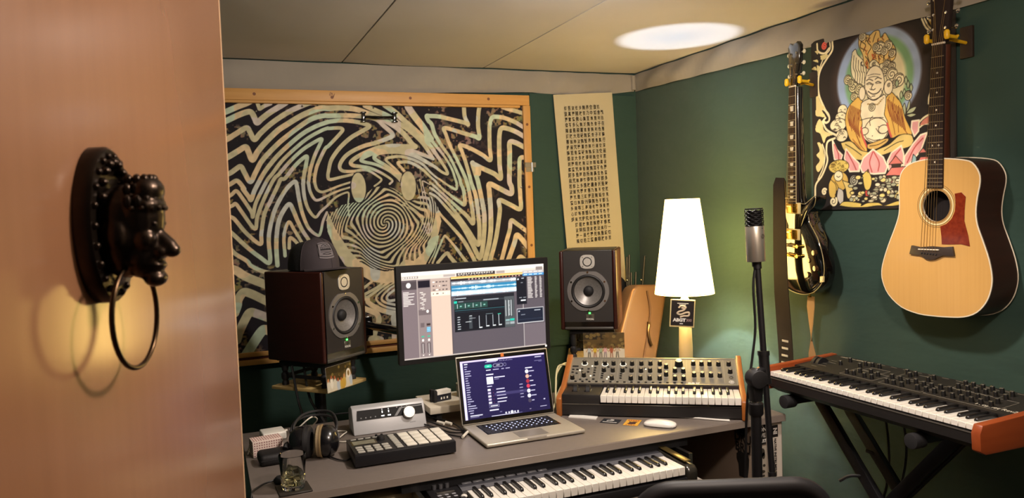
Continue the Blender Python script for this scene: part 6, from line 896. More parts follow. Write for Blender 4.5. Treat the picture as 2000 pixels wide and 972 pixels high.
MB().lathe([(.0165, 0), (.0155, .006), (.0140, .019), (.0130, .021), (.011, .021)], 24).xf(Matrix.Translation((x, y, 0))).obj('cutoff_knob', M_KNOB, pan); MB().lathe([(.0122, .0205), (.012, .0222), (0, .0226)], 20).xf(Matrix.Translation((x, y, 0))).obj('cutoff_cap', M_CAPT, pan)
sw = MB(); random.seed(6); lab = MB(); lit = MB()
SW = [(.018+.012*i, .66) for i in range(3)]+[(.02, .52), (.046, .52), (.02, .40), (.046, .36), (.075, .55), (.115, .55), (.115, .42), (.08, .42), (.075, .10), (.115, .10), (.155, .60), (.155, .50), (.155, .40), (.155, .28), (.155, .12), (.235, .64), (.345, .62), (.46, .60)]+[(.205, .27+.09*i) for i in range(-1, 2)]+[(.318, .27+.09*i) for i in range(-1, 2)]+[(.05+.042*i, .02) for i in range(16)]
for a, b in SW: sw.box(a*PW-.0045, .008+b*(PH-.018)-.0022, 0, a*PW+.0045, .008+b*(PH-.018)+.0022, .0045)
o = sw.obj('switches', M_KNOB, pan, bevel=.0008, seg=1); o['kind'] = 'stuff'
for a, b in ((.058, .47), (.13, .24), (.13, .66), (.46, .55), (.232, .12), (.24, .20)): lit.box(a*PW, .008+b*(PH-.018), 0, a*PW+.006, .012+b*(PH-.018), .004)
lit.obj('lit_switches', mat('switch_white', '#efe9da', .4, emit=('#fff2d8', .5)), pan)
for a, b in KN:
    lab.box(a*PW-.009, b*(PH-.016)-.0085, 0, a*PW+.009, b*(PH-.016)-.0070, .0003)
o = lab.obj('panel_legends', mat('legend_pale', '#bdb7a8', .5), pan); o['kind'] = 'stuff'
me = text_mesh('SUB 37', .014, M_PRINTW, bold=.0008); me.transform(Matrix.Rotation(R(-90), 4, 'X')); inst('model_lettering', me, pan, (.748*PW, .011, .0006))
MB().torus((.962*PW, .022, .0006), .0085, .0012, n=28, m=6).torus((.962*PW, .022, .0006), .0035, .0010, n=20, m=6).obj('round_logo', M_PRINTW, pan); MB().torus((.962*PW, .052, .001), .0065, .0014, n=22, m=6).obj('headphone_socket', M_STEEL, pan)
keyboard(sy, 22, .162, .498/22, .014, .146, .0775, .085, front=.026, wm=M_KEY, bm_=M_KEYB)
for x in (.063, .110):
    wl = MB().cyl((x-.008, .085, .074), (x+.008, .085, .074), .024, n=32).obj('wheel', M_MATT, sy, bevel=.001, seg=1); MB().box(x-.0065, .080, .0965, x+.0065, .090, .0995).obj('grip_notch', M_RUBBER, wl); MB().box(x-.012, .055, .0803, x+.012, .115, .0812).obj('wheel_slot', M_GLOSS, wl)
# ---------------------------------------------------------------- on the desk in front of it
def card(name, label, cat, pts, m, th=.0006, z=.7306, group=None):
    t = MB().prism(pts, 0, th, 'z').obj(name, m); t.location = (0, 0, z); return tag(t, label, cat, group)
card('folded_paper', 'folded white paper lying in front of the left end of the synthesizer', 'paper', [(1.204, 2.518), (1.279, 2.444), (1.300, 2.470), (1.226, 2.545)], M_PRINTW, .004)
t = thing('black_card', 'black business card with a white snake mark beside a yellow card', 'card', (1.273, 2.407, .7308), -45.5)
MB().box(0, 0, 0, .066, .055, .0006).obj('card', mat('card_black', '#23242a', .5), t)
pr = MB(); 
for k in range(11): pr.box(.008+k*.0047, .010, .0006, .0115+k*.0047, .0155, .0009)
pr.tube([(.018, .028, .0008), (.026, .034, .0008), (.034, .030, .0008), (.042, .038, .0008), (.036, .045, .0008), (.028, .042, .0008)], .0016, 4); pr.obj('print', M_PRINTW, t)
t = thing('yellow_card', 'yellow sticker card with a red and brown drawing beside the mouse', 'card', (1.328, 2.339, .7308), -43.0)
MB().box(0, 0, 0, .052, .075, .0006).obj('card', mat('card_yellow', '#dfa83a', .5), t); pr = MB()
pr.prism([(.010, .018), (.024, .012), (.042, .020), (.038, .034), (.044, .048), (.030, .050), (.022, .044), (.012, .050), (.016, .034)], .0006, .0009, 'z'); pr.obj('drawing', mat('print_brown', '#4a2a22', .6), t)
pr = MB()
for k in range(5): pr.box(.006+k*.0085, .058, .0006, .0122+k*.0085, .068, .0009)
for k in range(4): pr.box(.008+k*.0090, .004, .0006, .0140+k*.0090, .010, .0009)
pr.obj('lettering', mat('print_red', '#b0402a', .6), t)
ms = thing('computer_mouse', 'smooth white wireless mouse on the desk below the synthesizer', 'mouse', (1.436, 2.268, .7306), 43)
v = []; n, k = 32, 8
for j in range(k+1):
    q = j/k; s_ = math.sqrt(max(0, 1-(q*.985)**4))
    for i in range(n):
        a = 2*math.pi*i/n; ca, sa = math.cos(a), math.sin(a); e = 2/3.2
        v.append((.0285*abs(ca)**e*math.copysign(1, ca)*s_, .0565*abs(sa)**e*math.copysign(1, sa)*s_, .004+.017*q*(1-.25*(sa*s_)**2)))
MB().add(v, [(j*n+i, j*n+(i+1) % n, (j+1)*n+(i+1) % n, (j+1)*n+i) for j in range(k) for i in range(n)]+[tuple(range(k*n, k*n+n)), tuple(range(n))[::-1]]).obj('shell', mat('mouse_white', '#f2eee8', .22, coat=.4), ms, smooth=60)
MB().box(-.025, -.050, 0, .025, .050, .005).obj('base', M_STEEL, ms, bevel=.002)
pn = thing('paper_roll', 'long white paper strip and rolled edge under the front of the synthesizer', 'paper', (0, 0, .731)); MB().tube([(1.523, 2.352, .004), (1.60, 2.276, .003), (1.674, 2.195, .003)], .0032, 8, False).obj('roll', M_PRINTW, pn); MB().prism([(1.535, 2.352), (1.60, 2.290), (1.688, 2.215), (1.677, 2.196), (1.600, 2.274), (1.530, 2.345)], 0, .0012, 'z').obj('sheet', M_PRINTW, pn); MB().prism([(1.60, 2.295), (1.69, 2.235), (1.692, 2.220), (1.60, 2.278)], .0012, .010, 'z').obj('fold', mat('paper_grey', '#c9c2b4', .7), pn)
# cables at the synthesizer's left rear
for i, p in enumerate(([(1.205, 2.62, .735), (1.24, 2.70, .80), (1.30, 2.80, .86), (1.38, 2.86, .84), (1.42, 2.87, .79), (1.40, 2.86, .74)], [(1.215, 2.66, .735), (1.27, 2.76, .80), (1.31, 2.84, .82), (1.36, 2.88, .85), (1.43, 2.93, .84)], [(1.20, 2.64, .735), (1.26, 2.72, .775), (1.33, 2.81, .79), (1.40, 2.86, .80)])):
    tag(MB().tube(p, .0036, 7).obj('cream_cable', mat('cable_cream', '#cfc79c', .45)), ('cream cable making the tall loop left of the synthesizer', 'cream cable running straight up behind the synthesizer end', 'cream cable lying lowest between laptop and synthesizer')[i], 'cable', 'cream cables left of the synthesizer')
# ---------------------------------------------------------------- lamp
M_BRASS = mat('lamp_brass', '#c9b68c', .35, .45)
LX, LY = 2.005, 2.935
la = thing('floor_lamp', 'lit lamp with a tall white cone shade and slender brass column', 'lamp', (LX, LY, 0))
MB().lathe([(0, .028), (.03, .028), (.12, .018), (.135, .008), (.135, 0), (0, 0)], 36).obj('base', M_BRASS, la)
MB().lathe([(.034, .02), (.033, .5), (.031, .85), (.024, 1.06), (.012, 1.085), (.012, 1.16)], 24).obj('column', M_BRASS, la)
m = bpy.data.materials.new('lamp_shade_lit'); m.use_nodes = True; nt = m.node_tree; nt.nodes.clear()
out = nt.nodes.new('ShaderNodeOutputMaterial'); ad = nt.nodes.new('ShaderNodeAddShader'); em = nt.nodes.new('ShaderNodeEmission'); tr = nt.nodes.new('ShaderNodeBsdfDiffuse')
tr.inputs[0].default_value = (.75, .66, .48, 1); em.inputs[0].default_value = (1, .64, .17, 1); em.inputs[1].default_value = 9.5
nt.links.new(em.outputs[0], ad.inputs[0]); nt.links.new(tr.outputs[0], ad.inputs[1]); nt.links.new(ad.outputs[0], out.inputs[0])
MB().lathe([(.1330, 1.095), (.0765, 1.522), (.0750, 1.522), (.1315, 1.095)], 56, closed=True).obj('shade', m, la)
MB().torus((0, 0, 1.50), .0765, .0015, n=36, m=6).obj('top_ring', M_BRASS, la); rg = MB().torus((0, 0, 1.10), .1315, .0018, n=36, m=6)
for a in (0, 120, 240): rg.tube([(0, 0, 1.105), (.131*math.cos(R(a)), .131*math.sin(R(a)), 1.10)], .0014, 5)
rg.obj('shade_wires', M_BRASS, la)
MB().ball((0, 0, 1.198), .022, .022, .028, n=14, m=10).obj('bulb', mat('bulb_lit', '#ffffff', .4, emit=('#ffffff', 6)), la); MB().cyl((0, 0, 1.14), (0, 0, 1.180), .014, n=14).obj('socket', M_BRASS, la)
bl = point_light('bulb_light', (LX, LY, 1.240), 30, (.80, .89, 1.0), .012)
# festival pass hanging below the shade
tg = thing('hanging_pass', 'black event pass with a snake drawing hanging from the lamp', 'pass', (1.872, 2.862, .964), -26); tg.rotation_euler = (0, R(4), R(-26))
MB().box(0, 0, 0, .108, .003, .122).obj('sleeve', mat('pass_edge', '#d9c48c', .4), tg, bevel=.003); fcard = MB().box(.005, -.0012, .007, .103, 0, .117).obj('card', mat('pass_black', '#1a1214', .45), tg)
lettering('ABGT', .019, M_PRINTW, fcard, (.042, -.0018, .031), sx=1.1, bold=.0013); lettering('300', .017, mat('print_rose', '#c2a4a0', .5), fcard, (.083, -.0018, .031), sx=.95)
sn = MB().tube([(.036, -.0022, .085), (.048, -.0026, .094), (.066, -.0026, .088), (.058, -.0026, .076), (.038, -.0026, .068), (.032, -.0026, .060), (.046, -.0026, .056), (.066, -.0026, .064), (.082, -.0026, .066), (.080, -.0026, .052), (.060, -.0026, .050), (.044, -.0026, .044)], .0042, 6)
sn.prism([(.046, .084), (.062, .098), (.072, .090), (.058, .080)], -.005, -.001, 'y'); sn.obj('snake', mat('print_pearl', '#d8c4a8', .45), fcard)
pr = MB().box(.030, -.0018, .1035, .078, -.0012, .1062).box(.038, -.0018, .0975, .068, -.0012, .1000).box(.044, -.0018, .0135, .058, -.0012, .0175); pr.obj('small_print', M_PRINTW, fcard)
MB().tube([(.054, .0, .121), (.060, .03, .135), (.090, .06, .15)], .0022, 6).obj('lanyard', mat('lanyard', '#b89a50', .6), tg)
# ---------------------------------------------------------------- bag, black gig bag, spare stands in the corner
M_TAN = mat('tan_leather', '#7d5c3f', .5, noise=(4, .7, '#725337'), bump=(160, .15, .002))
bg = thing('tan_gig_bag', 'tan leather instrument bag leaning in the corner behind the lamp', 'bag', (0, 3.36, 0)); bg.rotation_euler = (R(-5), 0, 0)
def rounded(poly, r, n=6):
    o = []; L = len(poly)
    for i in range(L):
        p = Vector(poly[i]); a = (Vector(poly[i-1])-p); b = (Vector(poly[(i+1) % L])-p); ra = min(r, a.length*.45, b.length*.45)
        s_, e = p+a.normalized()*ra, p+b.normalized()*ra
        for k in range(n+1): t = k/n; o.append(tuple((1-t)**2*s_+2*t*(1-t)*p+t*t*e))
    return o
MB().prism(rounded([(1.66, .01), (1.98, .01), (2.255, 1.050), (2.225, 1.085), (2.060, 1.096), (2.015, 1.02)], .07), 0, .12, 'y').obj('body', M_TAN, bg, bevel=.022, seg=4, smooth=60)
MB().tube([(2.125, -.004, 1.06), (2.135, -.004, .96), (2.118, -.004, .87), (2.06, -.004, .66), (1.95, -.004, .30)], .0055, 6).obj('zipper', mat('zip_brown', '#5a3c20', .6), bg)
MB().tube([(2.118, -.010, .885), (2.108, -.014, .845), (2.114, -.014, .80), (2.124, -.010, .775)], .0075, 7).cbox((2.118, -.010, .885), (.014, .010, .028)).obj('zip_pull', mat('zip_metal', '#6a5030', .35, .8), bg)
MB().tube([(1.685, .012, .10), (1.85, .008, .55), (2.02, .008, 1.0), (2.07, .010, 1.075), (2.20, .010, 1.07)], .005, 6).obj('piping', mat('piping_tan', '#b98350', .5), bg)
b2 = thing('black_gig_bag', 'black soft bag leaning in the corner behind the tan bag', 'bag', (.045, 3.665, 0)); MB().prism(rounded([(1.62, .01), (2.0, .01), (2.12, 1.05), (2.06, 1.13), (1.90, 1.13), (1.84, 1.0)], .08), 0, .12, 'y').obj('body', mat('bag_black', '#0d0c0d', .85), b2, bevel=.03, seg=3, smooth=60); MB().tube([(1.70, -.002, .12), (1.90, -.002, 1.0), (1.95, -.002, 1.08)], .005, 6).obj('zipper', M_MATT, b2)
def spare(label, pts, tips):
    t = thing('folded_stand', label, 'music stand', (0, 0, 0)); k_ = 1.036; far = lambda p: (p[0]*k_, p[1]*k_, max(0, 1.4935+(p[2]-1.4935)*k_))
    pts = [(far(a), far(b)) for a, b in pts]; tips = [far(p) for p in tips]
    for a, b in pts: MB().cyl(a, b, .006, n=8).obj('tube', M_POLE, t)
    for p in tips: MB().ball(p, .0055, n=8, m=6).obj('rivet', M_CHROME, t)
spare('folded black music stand leaning left in the corner by the scroll', [((1.985, 3.46, .0), (2.040, 3.50, 1.235)), ((2.000, 3.46, .6), (2.055, 3.50, 1.245)), ((2.03, 3.47, .60), (2.075, 3.52, 1.15)), ((1.96, 3.46, .55), (2.04, 3.49, .98))], [(2.030, 3.485, 1.115), (2.028, 3.482, .925), (2.016, 3.475, .835), (2.034, 3.477, .835)])
spare('folded black music stand leaning right behind the lamp in the corner', [((2.00, 3.49, .0), (2.185, 3.56, 1.23)), ((2.02, 3.48, .62), (2.15, 3.54, .98)), ((2.02, 3.47, .3), (2.11, 3.53, 1.15))], [(2.145, 3.535, 1.105), (2.072, 3.505, 1.030), (2.090, 3.510, 1.027), (2.06, 3.49, .925)])
tag(MB().tube([(1.72, 3.20, .95), (1.735, 3.22, .88), (1.70, 3.26, .78), (1.69, 3.3, .6)], .006, 6).obj('speaker_cable', M_CABLE), 'black cable hanging below the loudspeaker by the scroll', 'cable')
for i, p in enumerate(([(.285, 3.05, .93), (.30, 3.02, .80), (.315, 2.98, .73), (.335, 2.95, .64)], [(.33, 3.06, .93), (.345, 3.03, .80), (.385, 2.98, .72), (.41, 2.95, .64)])):
    tag(MB().tube(p, .005, 6).obj('hanging_cable', M_CABLE), ('black cable hanging left of the capped loudspeaker stand pole', 'black cable hanging closest to the capped loudspeaker stand pole')[i], 'cable', 'cables below the left loudspeaker')
tag(MB().tube([(.42, 2.93, .75), (.52, 2.91, .755), (.60, 2.90, .775), (.66, 2.90, .78)], .0035, 6).obj('wall_cable', M_CABLE), 'thin black cable running behind the silver interface', 'cable')

# ---------------------------------------------------------------- microphone on its stand
st_ = thing('microphone_stand', 'black boom microphone stand between the synthesizer and the keyboard', 'microphone stand', (1.252, 1.537, 0))
MB().cyl((0, 0, .06), (0, 0, 1.055), .0115, n=14).obj('pole', M_POLE, st_); MB().cyl((0, 0, .40), (0, 0, .99), .0130, n=14).obj('lower_tube', M_POLE, st_); MB().lathe([(.0155, .965), (.0185, .970), (.0185, .995), (.0125, 1.0)], 16).obj('height_clutch', M_POLE, st_); MB().cyl((0, 0, .997), (0, 0, 1.0015), .0135, n=14).obj('clutch_ring', M_CHROME, st_)
MB().lathe([(0, .04), (.03, .04), (.04, .028), (.118, .016), (.125, .008), (.125, 0), (0, 0)], 32).obj('round_base', M_POLE, st_)
A = Vector((.0455, .040, 1.345)); B = Vector((.042, -.006, .80)); dv = (B-A).normalized(); P = lambda t: A+(B-A)*t
MB().prism([(-.0125, 1.0), (.0125, 1.0), (.017, 1.04), (.016, 1.07), (0, 1.085), (-.016, 1.07), (-.017, 1.04)], -.012, .012, 'y').obj('boom_joint', M_POLE, st_, bevel=.003)
MB().cyl((-.004, -.022, 1.058), (.004, .016, 1.058), .0225, n=20).obj('joint_knob', M_MATT, st_, bevel=.003); MB().cyl((.004, .008, 1.066), P(.50), .010, n=12).obj('joint_arm', M_POLE, st_)
bo = MB().cyl(A, B, .0078, n=12).obj('boom_rod', M_POLE, st_); MB().cyl(P(.425), P(.55), .0130, n=14).obj('boom_clutch', M_POLE, st_); MB().cyl(P(.415), P(.435), .0150, n=14).obj('clutch_collar', M_POLE, st_); MB().cyl(P(.54), P(.565), .0150, n=14).obj('clutch_nut', M_POLE, st_); MB().cyl(P(.97), P(1.005), .0100, n=12).obj('end_cap', M_POLE, st_); MB().cyl(P(.0), P(.035), .0105, n=14).obj('thread_adapter', M_POLE, st_)
mc = thing('microphone', 'silver condenser microphone with a wavy black grille on the boom', 'microphone', (1.2965, 1.5795, 1.3445)); mc.rotation_euler = (R(-1), R(-1), R(12))
MB().lathe([(0, 0), (.0225, 0), (.0233, .002), (.0233, .088), (.0222, .090), (0, .090)], 36).obj('body', mat('mic_silver', '#bdb6aa', .32, .8), mc)
MB().cyl((0, 0, .088), (0, 0, .129), .0185, n=24).obj('inner_mesh', mat('mic_mesh', '#0d0c0c', .7), mc)
for r_ in range(8):
    z = .0925+r_*.0052; MB().tube([(.0222*math.cos(2*math.pi*i/48), .0222*math.sin(2*math.pi*i/48), z+.0016*math.sin(2*math.pi*i/48*9+r_*math.pi)) for i in range(49)], .0013, 5, False).obj('grille_wire', M_POLE, mc)
MB().cyl((0, 0, .1320), (0, 0, .1352), .0222, n=32).obj('grille_top', M_POLE, mc); MB().lathe([(.0105, 0), (.0105, -.012), (.008, -.014)], 16).obj('connector', M_POLE, mc)
em_ = MB().torus((0, -.0236, .064), .0052, .0008, (0, 1, 0), 18, 5).box(-.0012, -.0242, .060, .0012, -.0234, .068).box(-.002, -.0242, .083, .002, -.0234, .085).obj('emblem', mat('emblem_grey', '#4a443c', .5), mc)
tag(MB().tube([(1.292, 1.578, 1.330), (1.280, 1.572, 1.28), (1.278, 1.565, 1.18), (1.262, 1.560, 1.10), (1.243, 1.555, 1.02), (1.238, 1.56, .90), (1.24, 1.58, .5), (1.30, 1.62, .02)], .0034, 6).obj('microphone_cable', M_CABLE), 'black cable hanging from the microphone along its stand', 'cable')
# ---------------------------------------------------------------- painted poster on the right wall
po = thing('painted_poster', 'painted cloth poster of a laughing seated buddha on a pink lotus', 'poster', (RX-.009, 2.445, 0), -90)
print_sheet('painting', paint_poster(), print_mat('poster_print', .8), po, unit=.001); MB().box(0, .0008, 1.455, .640, .003, 2.130).obj('backing', M_MATT, po)
# ---------------------------------------------------------------- guitars (local x = -world y, local y into the wall)
def smooth_loop(p, n=3):
    p = [Vector(q) for q in p]; L = len(p); o = []
    for i in range(L):
        a, b, c, d = p[i-1], p[i], p[(i+1) % L], p[(i+2) % L]
        for k in range(n): t = k/n; o.append(tuple(.5*(2*b+(c-a)*t+(2*a-5*b+4*c-d)*t*t+(3*b-a-3*c+d)*t**3)))
    return o
def wall_pt(y, z): return (2.445-y, z)
AC = [[1.854,1.613],[1.887,1.605],[1.913,1.589],[1.928,1.564],[1.933,1.524],[1.931,1.48],[1.934,1.437],[1.95,1.393],[1.978,1.333],[1.999,1.279],[2.008,1.241],[2.004,1.204],[1.98,1.16],[1.927,1.121],[1.859,1.105],[1.802,1.104],[1.755,1.106],[1.695,1.113],[1.651,1.132],[1.62,1.166],[1.604,1.206],[1.6,1.246],[1.609,1.297],[1.629,1.355],[1.646,1.401],[1.651,1.441],[1.646,1.486],[1.637,1.529],[1.64,1.561],[1.663,1.594],[1.699,1.606],[1.757,1.614],[1.800,1.617]]
acp = smooth_loop([wall_pt(*q) for q in AC])
M_TOP = mat('spruce_top', '#d3a560', .32, noise=(3, .9, '#c99a55'), stretch=(40, 1, 1), coat=.35); M_ROSE = mat('rosewood_side', '#3d1e14', .3, noise=(4, .8, '#2b130c'), stretch=(1, 1, 12), coat=.4); M_BIND = mat('binding', '#e0d4bc', .4); M_FING = mat('ebony', '#2a1f1b', .7, spec=.2); M_FRET = mat('fret_wire', '#c9bfa8', .3, .9); M_STR = mat('bronze_string', '#b89a6a', .3, .9)
ag = thing('acoustic_guitar', 'natural spruce dreadnought acoustic guitar hanging at the right of the poster', 'guitar', (2.187, 2.445, 0), -90)
def inset(p, d):
    L = len(p); cx = sum(q[0] for q in p)/L; o = []
    for i in range(L):
        t = Vector(p[(i+1) % L])-Vector(p[i-1]); n_ = Vector((-t.y, t.x)).normalized(); q = Vector(p[i]); s_ = 1 if n_.dot(Vector((cx, 1.33))-q) > 0 else -1; o.append(tuple(q+n_*d*s_))
    return o
HC = wall_pt(1.789, 1.463); HR = .0500
ring_plate(inset(acp, .003), HC, HR, 0, 48).obj('soundboard', M_TOP, ag, smooth=0)
n = len(acp); sd = MB(); v = []
for q in acp: v += [(q[0], .002, q[1]), (q[0], .112, q[1])]
sd.add(v, [(i*2, ((i+1) % n)*2, ((i+1) % n)*2+1, i*2+1) for i in range(n)]); sd.obj('sides', M_ROSE, ag, smooth=60); MB().prism(inset(acp, .001), .110, .113, 'y').obj('back', M_ROSE, ag)
bi = MB(); ins = inset(acp, .0035); v = []
for q, p in zip(acp, ins): v += [(p[0], -.0004, p[1]), (q[0], -.0002, q[1]), (q[0]*1.0, .0045, q[1])]
bi.add(v, [(i*3+k, ((i+1) % n)*3+k, ((i+1) % n)*3+k+1, i*3+k+1) for i in range(n) for k in range(2)]); bi.obj('binding', M_BIND, ag, smooth=0)
MB().tube([(q[0], .112, q[1]) for q in acp]+[(acp[0][0], .112, acp[0][1])], .0022, 6, False).obj('back_binding', M_BIND, ag)
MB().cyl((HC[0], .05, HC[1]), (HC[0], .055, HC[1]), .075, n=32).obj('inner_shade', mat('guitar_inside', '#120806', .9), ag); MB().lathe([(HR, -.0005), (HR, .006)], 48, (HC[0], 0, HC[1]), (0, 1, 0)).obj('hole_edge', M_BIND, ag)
ro = MB()
for r_, w_ in ((.0685, .0012), (.0625, .0016), (.0560, .0012), (.0515, .0016)): ro.lathe([(r_, -.0006), (r_+w_, -.0006)], 56, (HC[0], 0, HC[1]), (0, 1, 0))
ro.obj('rosette_lines', mat('rosette_dark', '#4a3a26', .5), ag); MB().lathe([(.0572, -.0004), (.0625, -.0004)], 56, (HC[0], 0, HC[1]), (0, 1, 0)).obj('rosette', mat('rosette_pale', '#e6cf98', .4), ag)
PG = [[1.722,1.500],[1.699,1.503],[1.685,1.489],[1.689,1.448],[1.690,1.414],[1.677,1.368],[1.672,1.336],[1.701,1.342],[1.740,1.340],[1.769,1.340],[1.770,1.366],[1.774,1.397],[1.752,1.405],[1.733,1.421],[1.722,1.445],[1.719,1.475]]
MB().prism([wall_pt(*q) for q in PG], -.0016, -.0002, 'y').obj('pickguard', mat('tortoise_red', '#64190c', .22, noise=(70, .6, '#8a3418'), coat=.5), ag)
BR = [[1.886,1.305],[1.877,1.334],[1.846,1.329],[1.80,1.333],[1.76,1.331],[1.727,1.334],[1.721,1.304],[1.761,1.304],[1.79,1.291],[1.808,1.288],[1.825,1.291],[1.841,1.301]]
br = MB().prism([wall_pt(*q) for q in BR], -.009, -.0003, 'y').obj('bridge', mat('bridge_wood', '#3a2f2a', .45), ag, bevel=.0015); MB().box(*[wall_pt(1.848, 0)[0], -.0125, 1.3205], *[wall_pt(1.772, 0)[0], -.008, 1.3240]).obj('saddle', M_BIND, br)
NK = Vector(wall_pt(1.7685, 1.970)); BD = Vector(wall_pt(1.7905, 1.520)); ax = (BD-NK).normalized(); px_ = Vector((-ax.y, ax.x)); px_ = px_ if px_.x > 0 else -px_
SB = Vector(wall_pt(1.810, 1.322))
def along(t, u, y):    # t metres down from the nut, u across
    q = NK+ax*t+px_*u; return (q.x, y, q.y)
def taper(t, L=.450): return .0215+(.0285-.0215)*t/L
L = (BD-NK).length
f = MB(); hw0, hw1 = .0220, .0285
f.add([along(0, -hw0, -.012), along(0, hw0, -.012), along(L, hw1, -.006), along(L, -hw1, -.006), along(0, -hw0, -.004), along(0, hw0, -.004), along(L, hw1, 0), along(L, -hw1, 0)], [(0, 1, 2, 3), (7, 6, 5, 4), (0, 4, 5, 1), (1, 5, 6, 2), (2, 6, 7, 3), (3, 7, 4, 0)])
fb = f.obj('fingerboard', M_FING, ag); SC = .648
for k in range(1, 21):
    t = SC*(1-2**(-k/12))
    if t > L-.004: break
    q = t/L; y = -.012+.006*q; hw = hw0+(hw1-hw0)*q; MB().tube([along(t, -hw, y-.0002), along(t, hw, y-.0002)], .0012, 5).obj('fret', M_FRET, fb)
for k in (3, 5, 7, 9, 12, 15):
    t = SC*(1-(2**(-k/12)+2**(-(k-1)/12))/2); y = -.012+.006*t/L
    for u in ((0,) if k != 12 else (-.012, .012)): a = along(t, u, y-.0004); MB().cyl(a, (a[0], y+.001, a[2]), .0032, n=10).obj('inlay_dot', M_BIND, fb)
MB().tube([along(0, 0, .0145), along(.2, 0, .017), along(.36, 0, .022), along(.43, 0, .033)], [.0205, .021, .023, .028], 12).obj('neck', mat('mahogany', '#4a2415', .35), ag, smooth=60); MB().tube([along(-.004, -.0225, -.010), along(-.004, .0225, -.010)], .0036, 6).obj('nut', M_BIND, ag)
hd_ = [along(-.006, -.0225, 0), along(-.045, -.030, 0), along(-.165, -.037, 0), along(-.185, -.022, 0), along(-.188, 0, 0), along(-.185, .022, 0), along(-.165, .037, 0), along(-.045, .030, 0), along(-.006, .0225, 0)]
MB().prism([(q[0], q[2]) for q in hd_], -.008, .008, 'y').obj('headstock', M_FING, ag, bevel=.0015)
for k in range(3):
    for s_ in (-1, 1):
        t = -.050-.046*k; c_ = along(t, s_*.022, -.010); MB().cyl(c_, (c_[0], .0, c_[2]), .0042, n=10).obj('tuner_post', M_CHROME, ag)
        e = along(t, s_*(.048+.003*k), .006); MB().ball(e, .0085, .0055, .0075, n=10, m=7).cyl(along(t, s_*.030, .006), e, .0022, n=6).obj('tuner', M_CHROME, ag)
for k in range(6):
    u0, u1 = -.0165+.0066*k, -.0265+.0106*k
    a = along(0, u0, -.0145); q = SB+px_*u1; b = (q.x, -.0130, q.y); tp = along(-.050-.046*(k if k < 3 else 5-k), (-1 if k < 3 else 1)*.0195, -.011)
    MB().tube([tp, a, b, (b[0], -.006, b[2]-.012)], .00062 if k > 2 else .0009, 4, False).obj('string', M_STR, ag)
    MB().ball((b[0], -.0098, b[2]-.014), .0030, n=8, m=6).obj('bridge_pin', M_MATT, br)
# black single-cutaway electric guitar
EL = [[2.362,1.457],[2.378,1.45],[2.371,1.427],[2.363,1.405],[2.334,1.372],[2.31,1.342],[2.291,1.303],[2.278,1.259],[2.276,1.215],[2.294,1.174],[2.329,1.145],[2.369,1.128],[2.421,1.12],[2.474,1.122],[2.518,1.13],[2.562,1.15],[2.596,1.18],[2.613,1.219],[2.617,1.276],[2.602,1.32],[2.574,1.361],[2.558,1.405],[2.566,1.452],[2.575,1.480],[2.556,1.502],[2.52,1.508],[2.470,1.500],[2.430,1.486],[2.400,1.482],[2.372,1.492],[2.345,1.505],[2.326,1.511],[2.324,1.497],[2.334,1.475]]
elp = smooth_loop([wall_pt(*q) for q in EL]); eg = thing('electric_guitar', 'glossy black single cutaway electric guitar hanging left of the poster', 'guitar', (2.215, 2.445, 0), -100)
M_EB = mat('guitar_gloss_black', '#070606', .07, coat=1); n = len(elp); cv = MB(); v = []; rings = ((0, .050), (0, .006), (.004, .002), (.014, -.001), (.034, -.007), (.075, -.012))
lo_ = [inset(elp, d) for d, _ in rings]
def shrink(p, s_): c0 = (sum(q[0] for q in p)/len(p), sum(q[1] for q in p)/len(p)); return [(c0[0]+(q[0]-c0[0])*s_, c0[1]+(q[1]-c0[1])*s_) for q in p]
loops = [(elp, .050), (elp, .006), (shrink(elp, .985), .002), (shrink(elp, .93), -.001), (shrink(elp, .80), -.006), (shrink(elp, .60), -.0105), (shrink(elp, .3), -.0125)]
for lp_, y in loops: v += [(q[0], y, q[1]) for q in lp_]
fc = [(j*n+i, j*n+(i+1) % n, (j+1)*n+(i+1) % n, (j+1)*n+i) for j in range(len(loops)-1) for i in range(n)]+[tuple(range(n))[::-1], tuple(range((len(loops)-1)*n, len(loops)*n))]
cv.add(v, fc); cv.obj('body', M_EB, eg, smooth=50); MB().tube([(q[0], .004, q[1]) for q in elp]+[(elp[0][0], .004, elp[0][1])], .0016, 5, False).obj('binding', mat('el_binding', '#8a7a50', .4), eg)
NK = Vector(wall_pt(2.4345, 1.946)); BD = Vector(wall_pt(2.4490, 1.470)); ax = (BD-NK).normalized(); px_ = Vector((-ax.y, ax.x)); px_ = px_ if px_.x > 0 else -px_; L = (BD-NK).length; SC = .628
f = MB(); hw0, hw1 = .0215, .0285
f.add([along(0, -hw0, -.020), along(0, hw0, -.020), along(L, hw1, -.021), along(L, -hw1, -.021), along(0, -hw0, -.014), along(0, hw0, -.014), along(L, hw1, -.006), along(L, -hw1, -.006)], [(0, 1, 2, 3), (7, 6, 5, 4), (0, 4, 5, 1), (1, 5, 6, 2), (2, 6, 7, 3), (3, 7, 4, 0)]); fb = f.obj('fingerboard', M_FING, eg)
for s_ in (-1, 1): MB().tube([along(0, s_*hw0, -.018), along(L, s_*hw1, -.019)], .0016, 5).obj('neck_binding', mat('el_neck_binding', '#b7a678', .4), fb)
for k in range(1, 23):
    t = SC*(1-2**(-k/12))
    if t > L-.003: break
    hw = hw0+(hw1-hw0)*t/L; MB().tube([along(t, -hw, -.0212), along(t, hw, -.0212)], .0011, 5).obj('fret', M_FRET, fb)
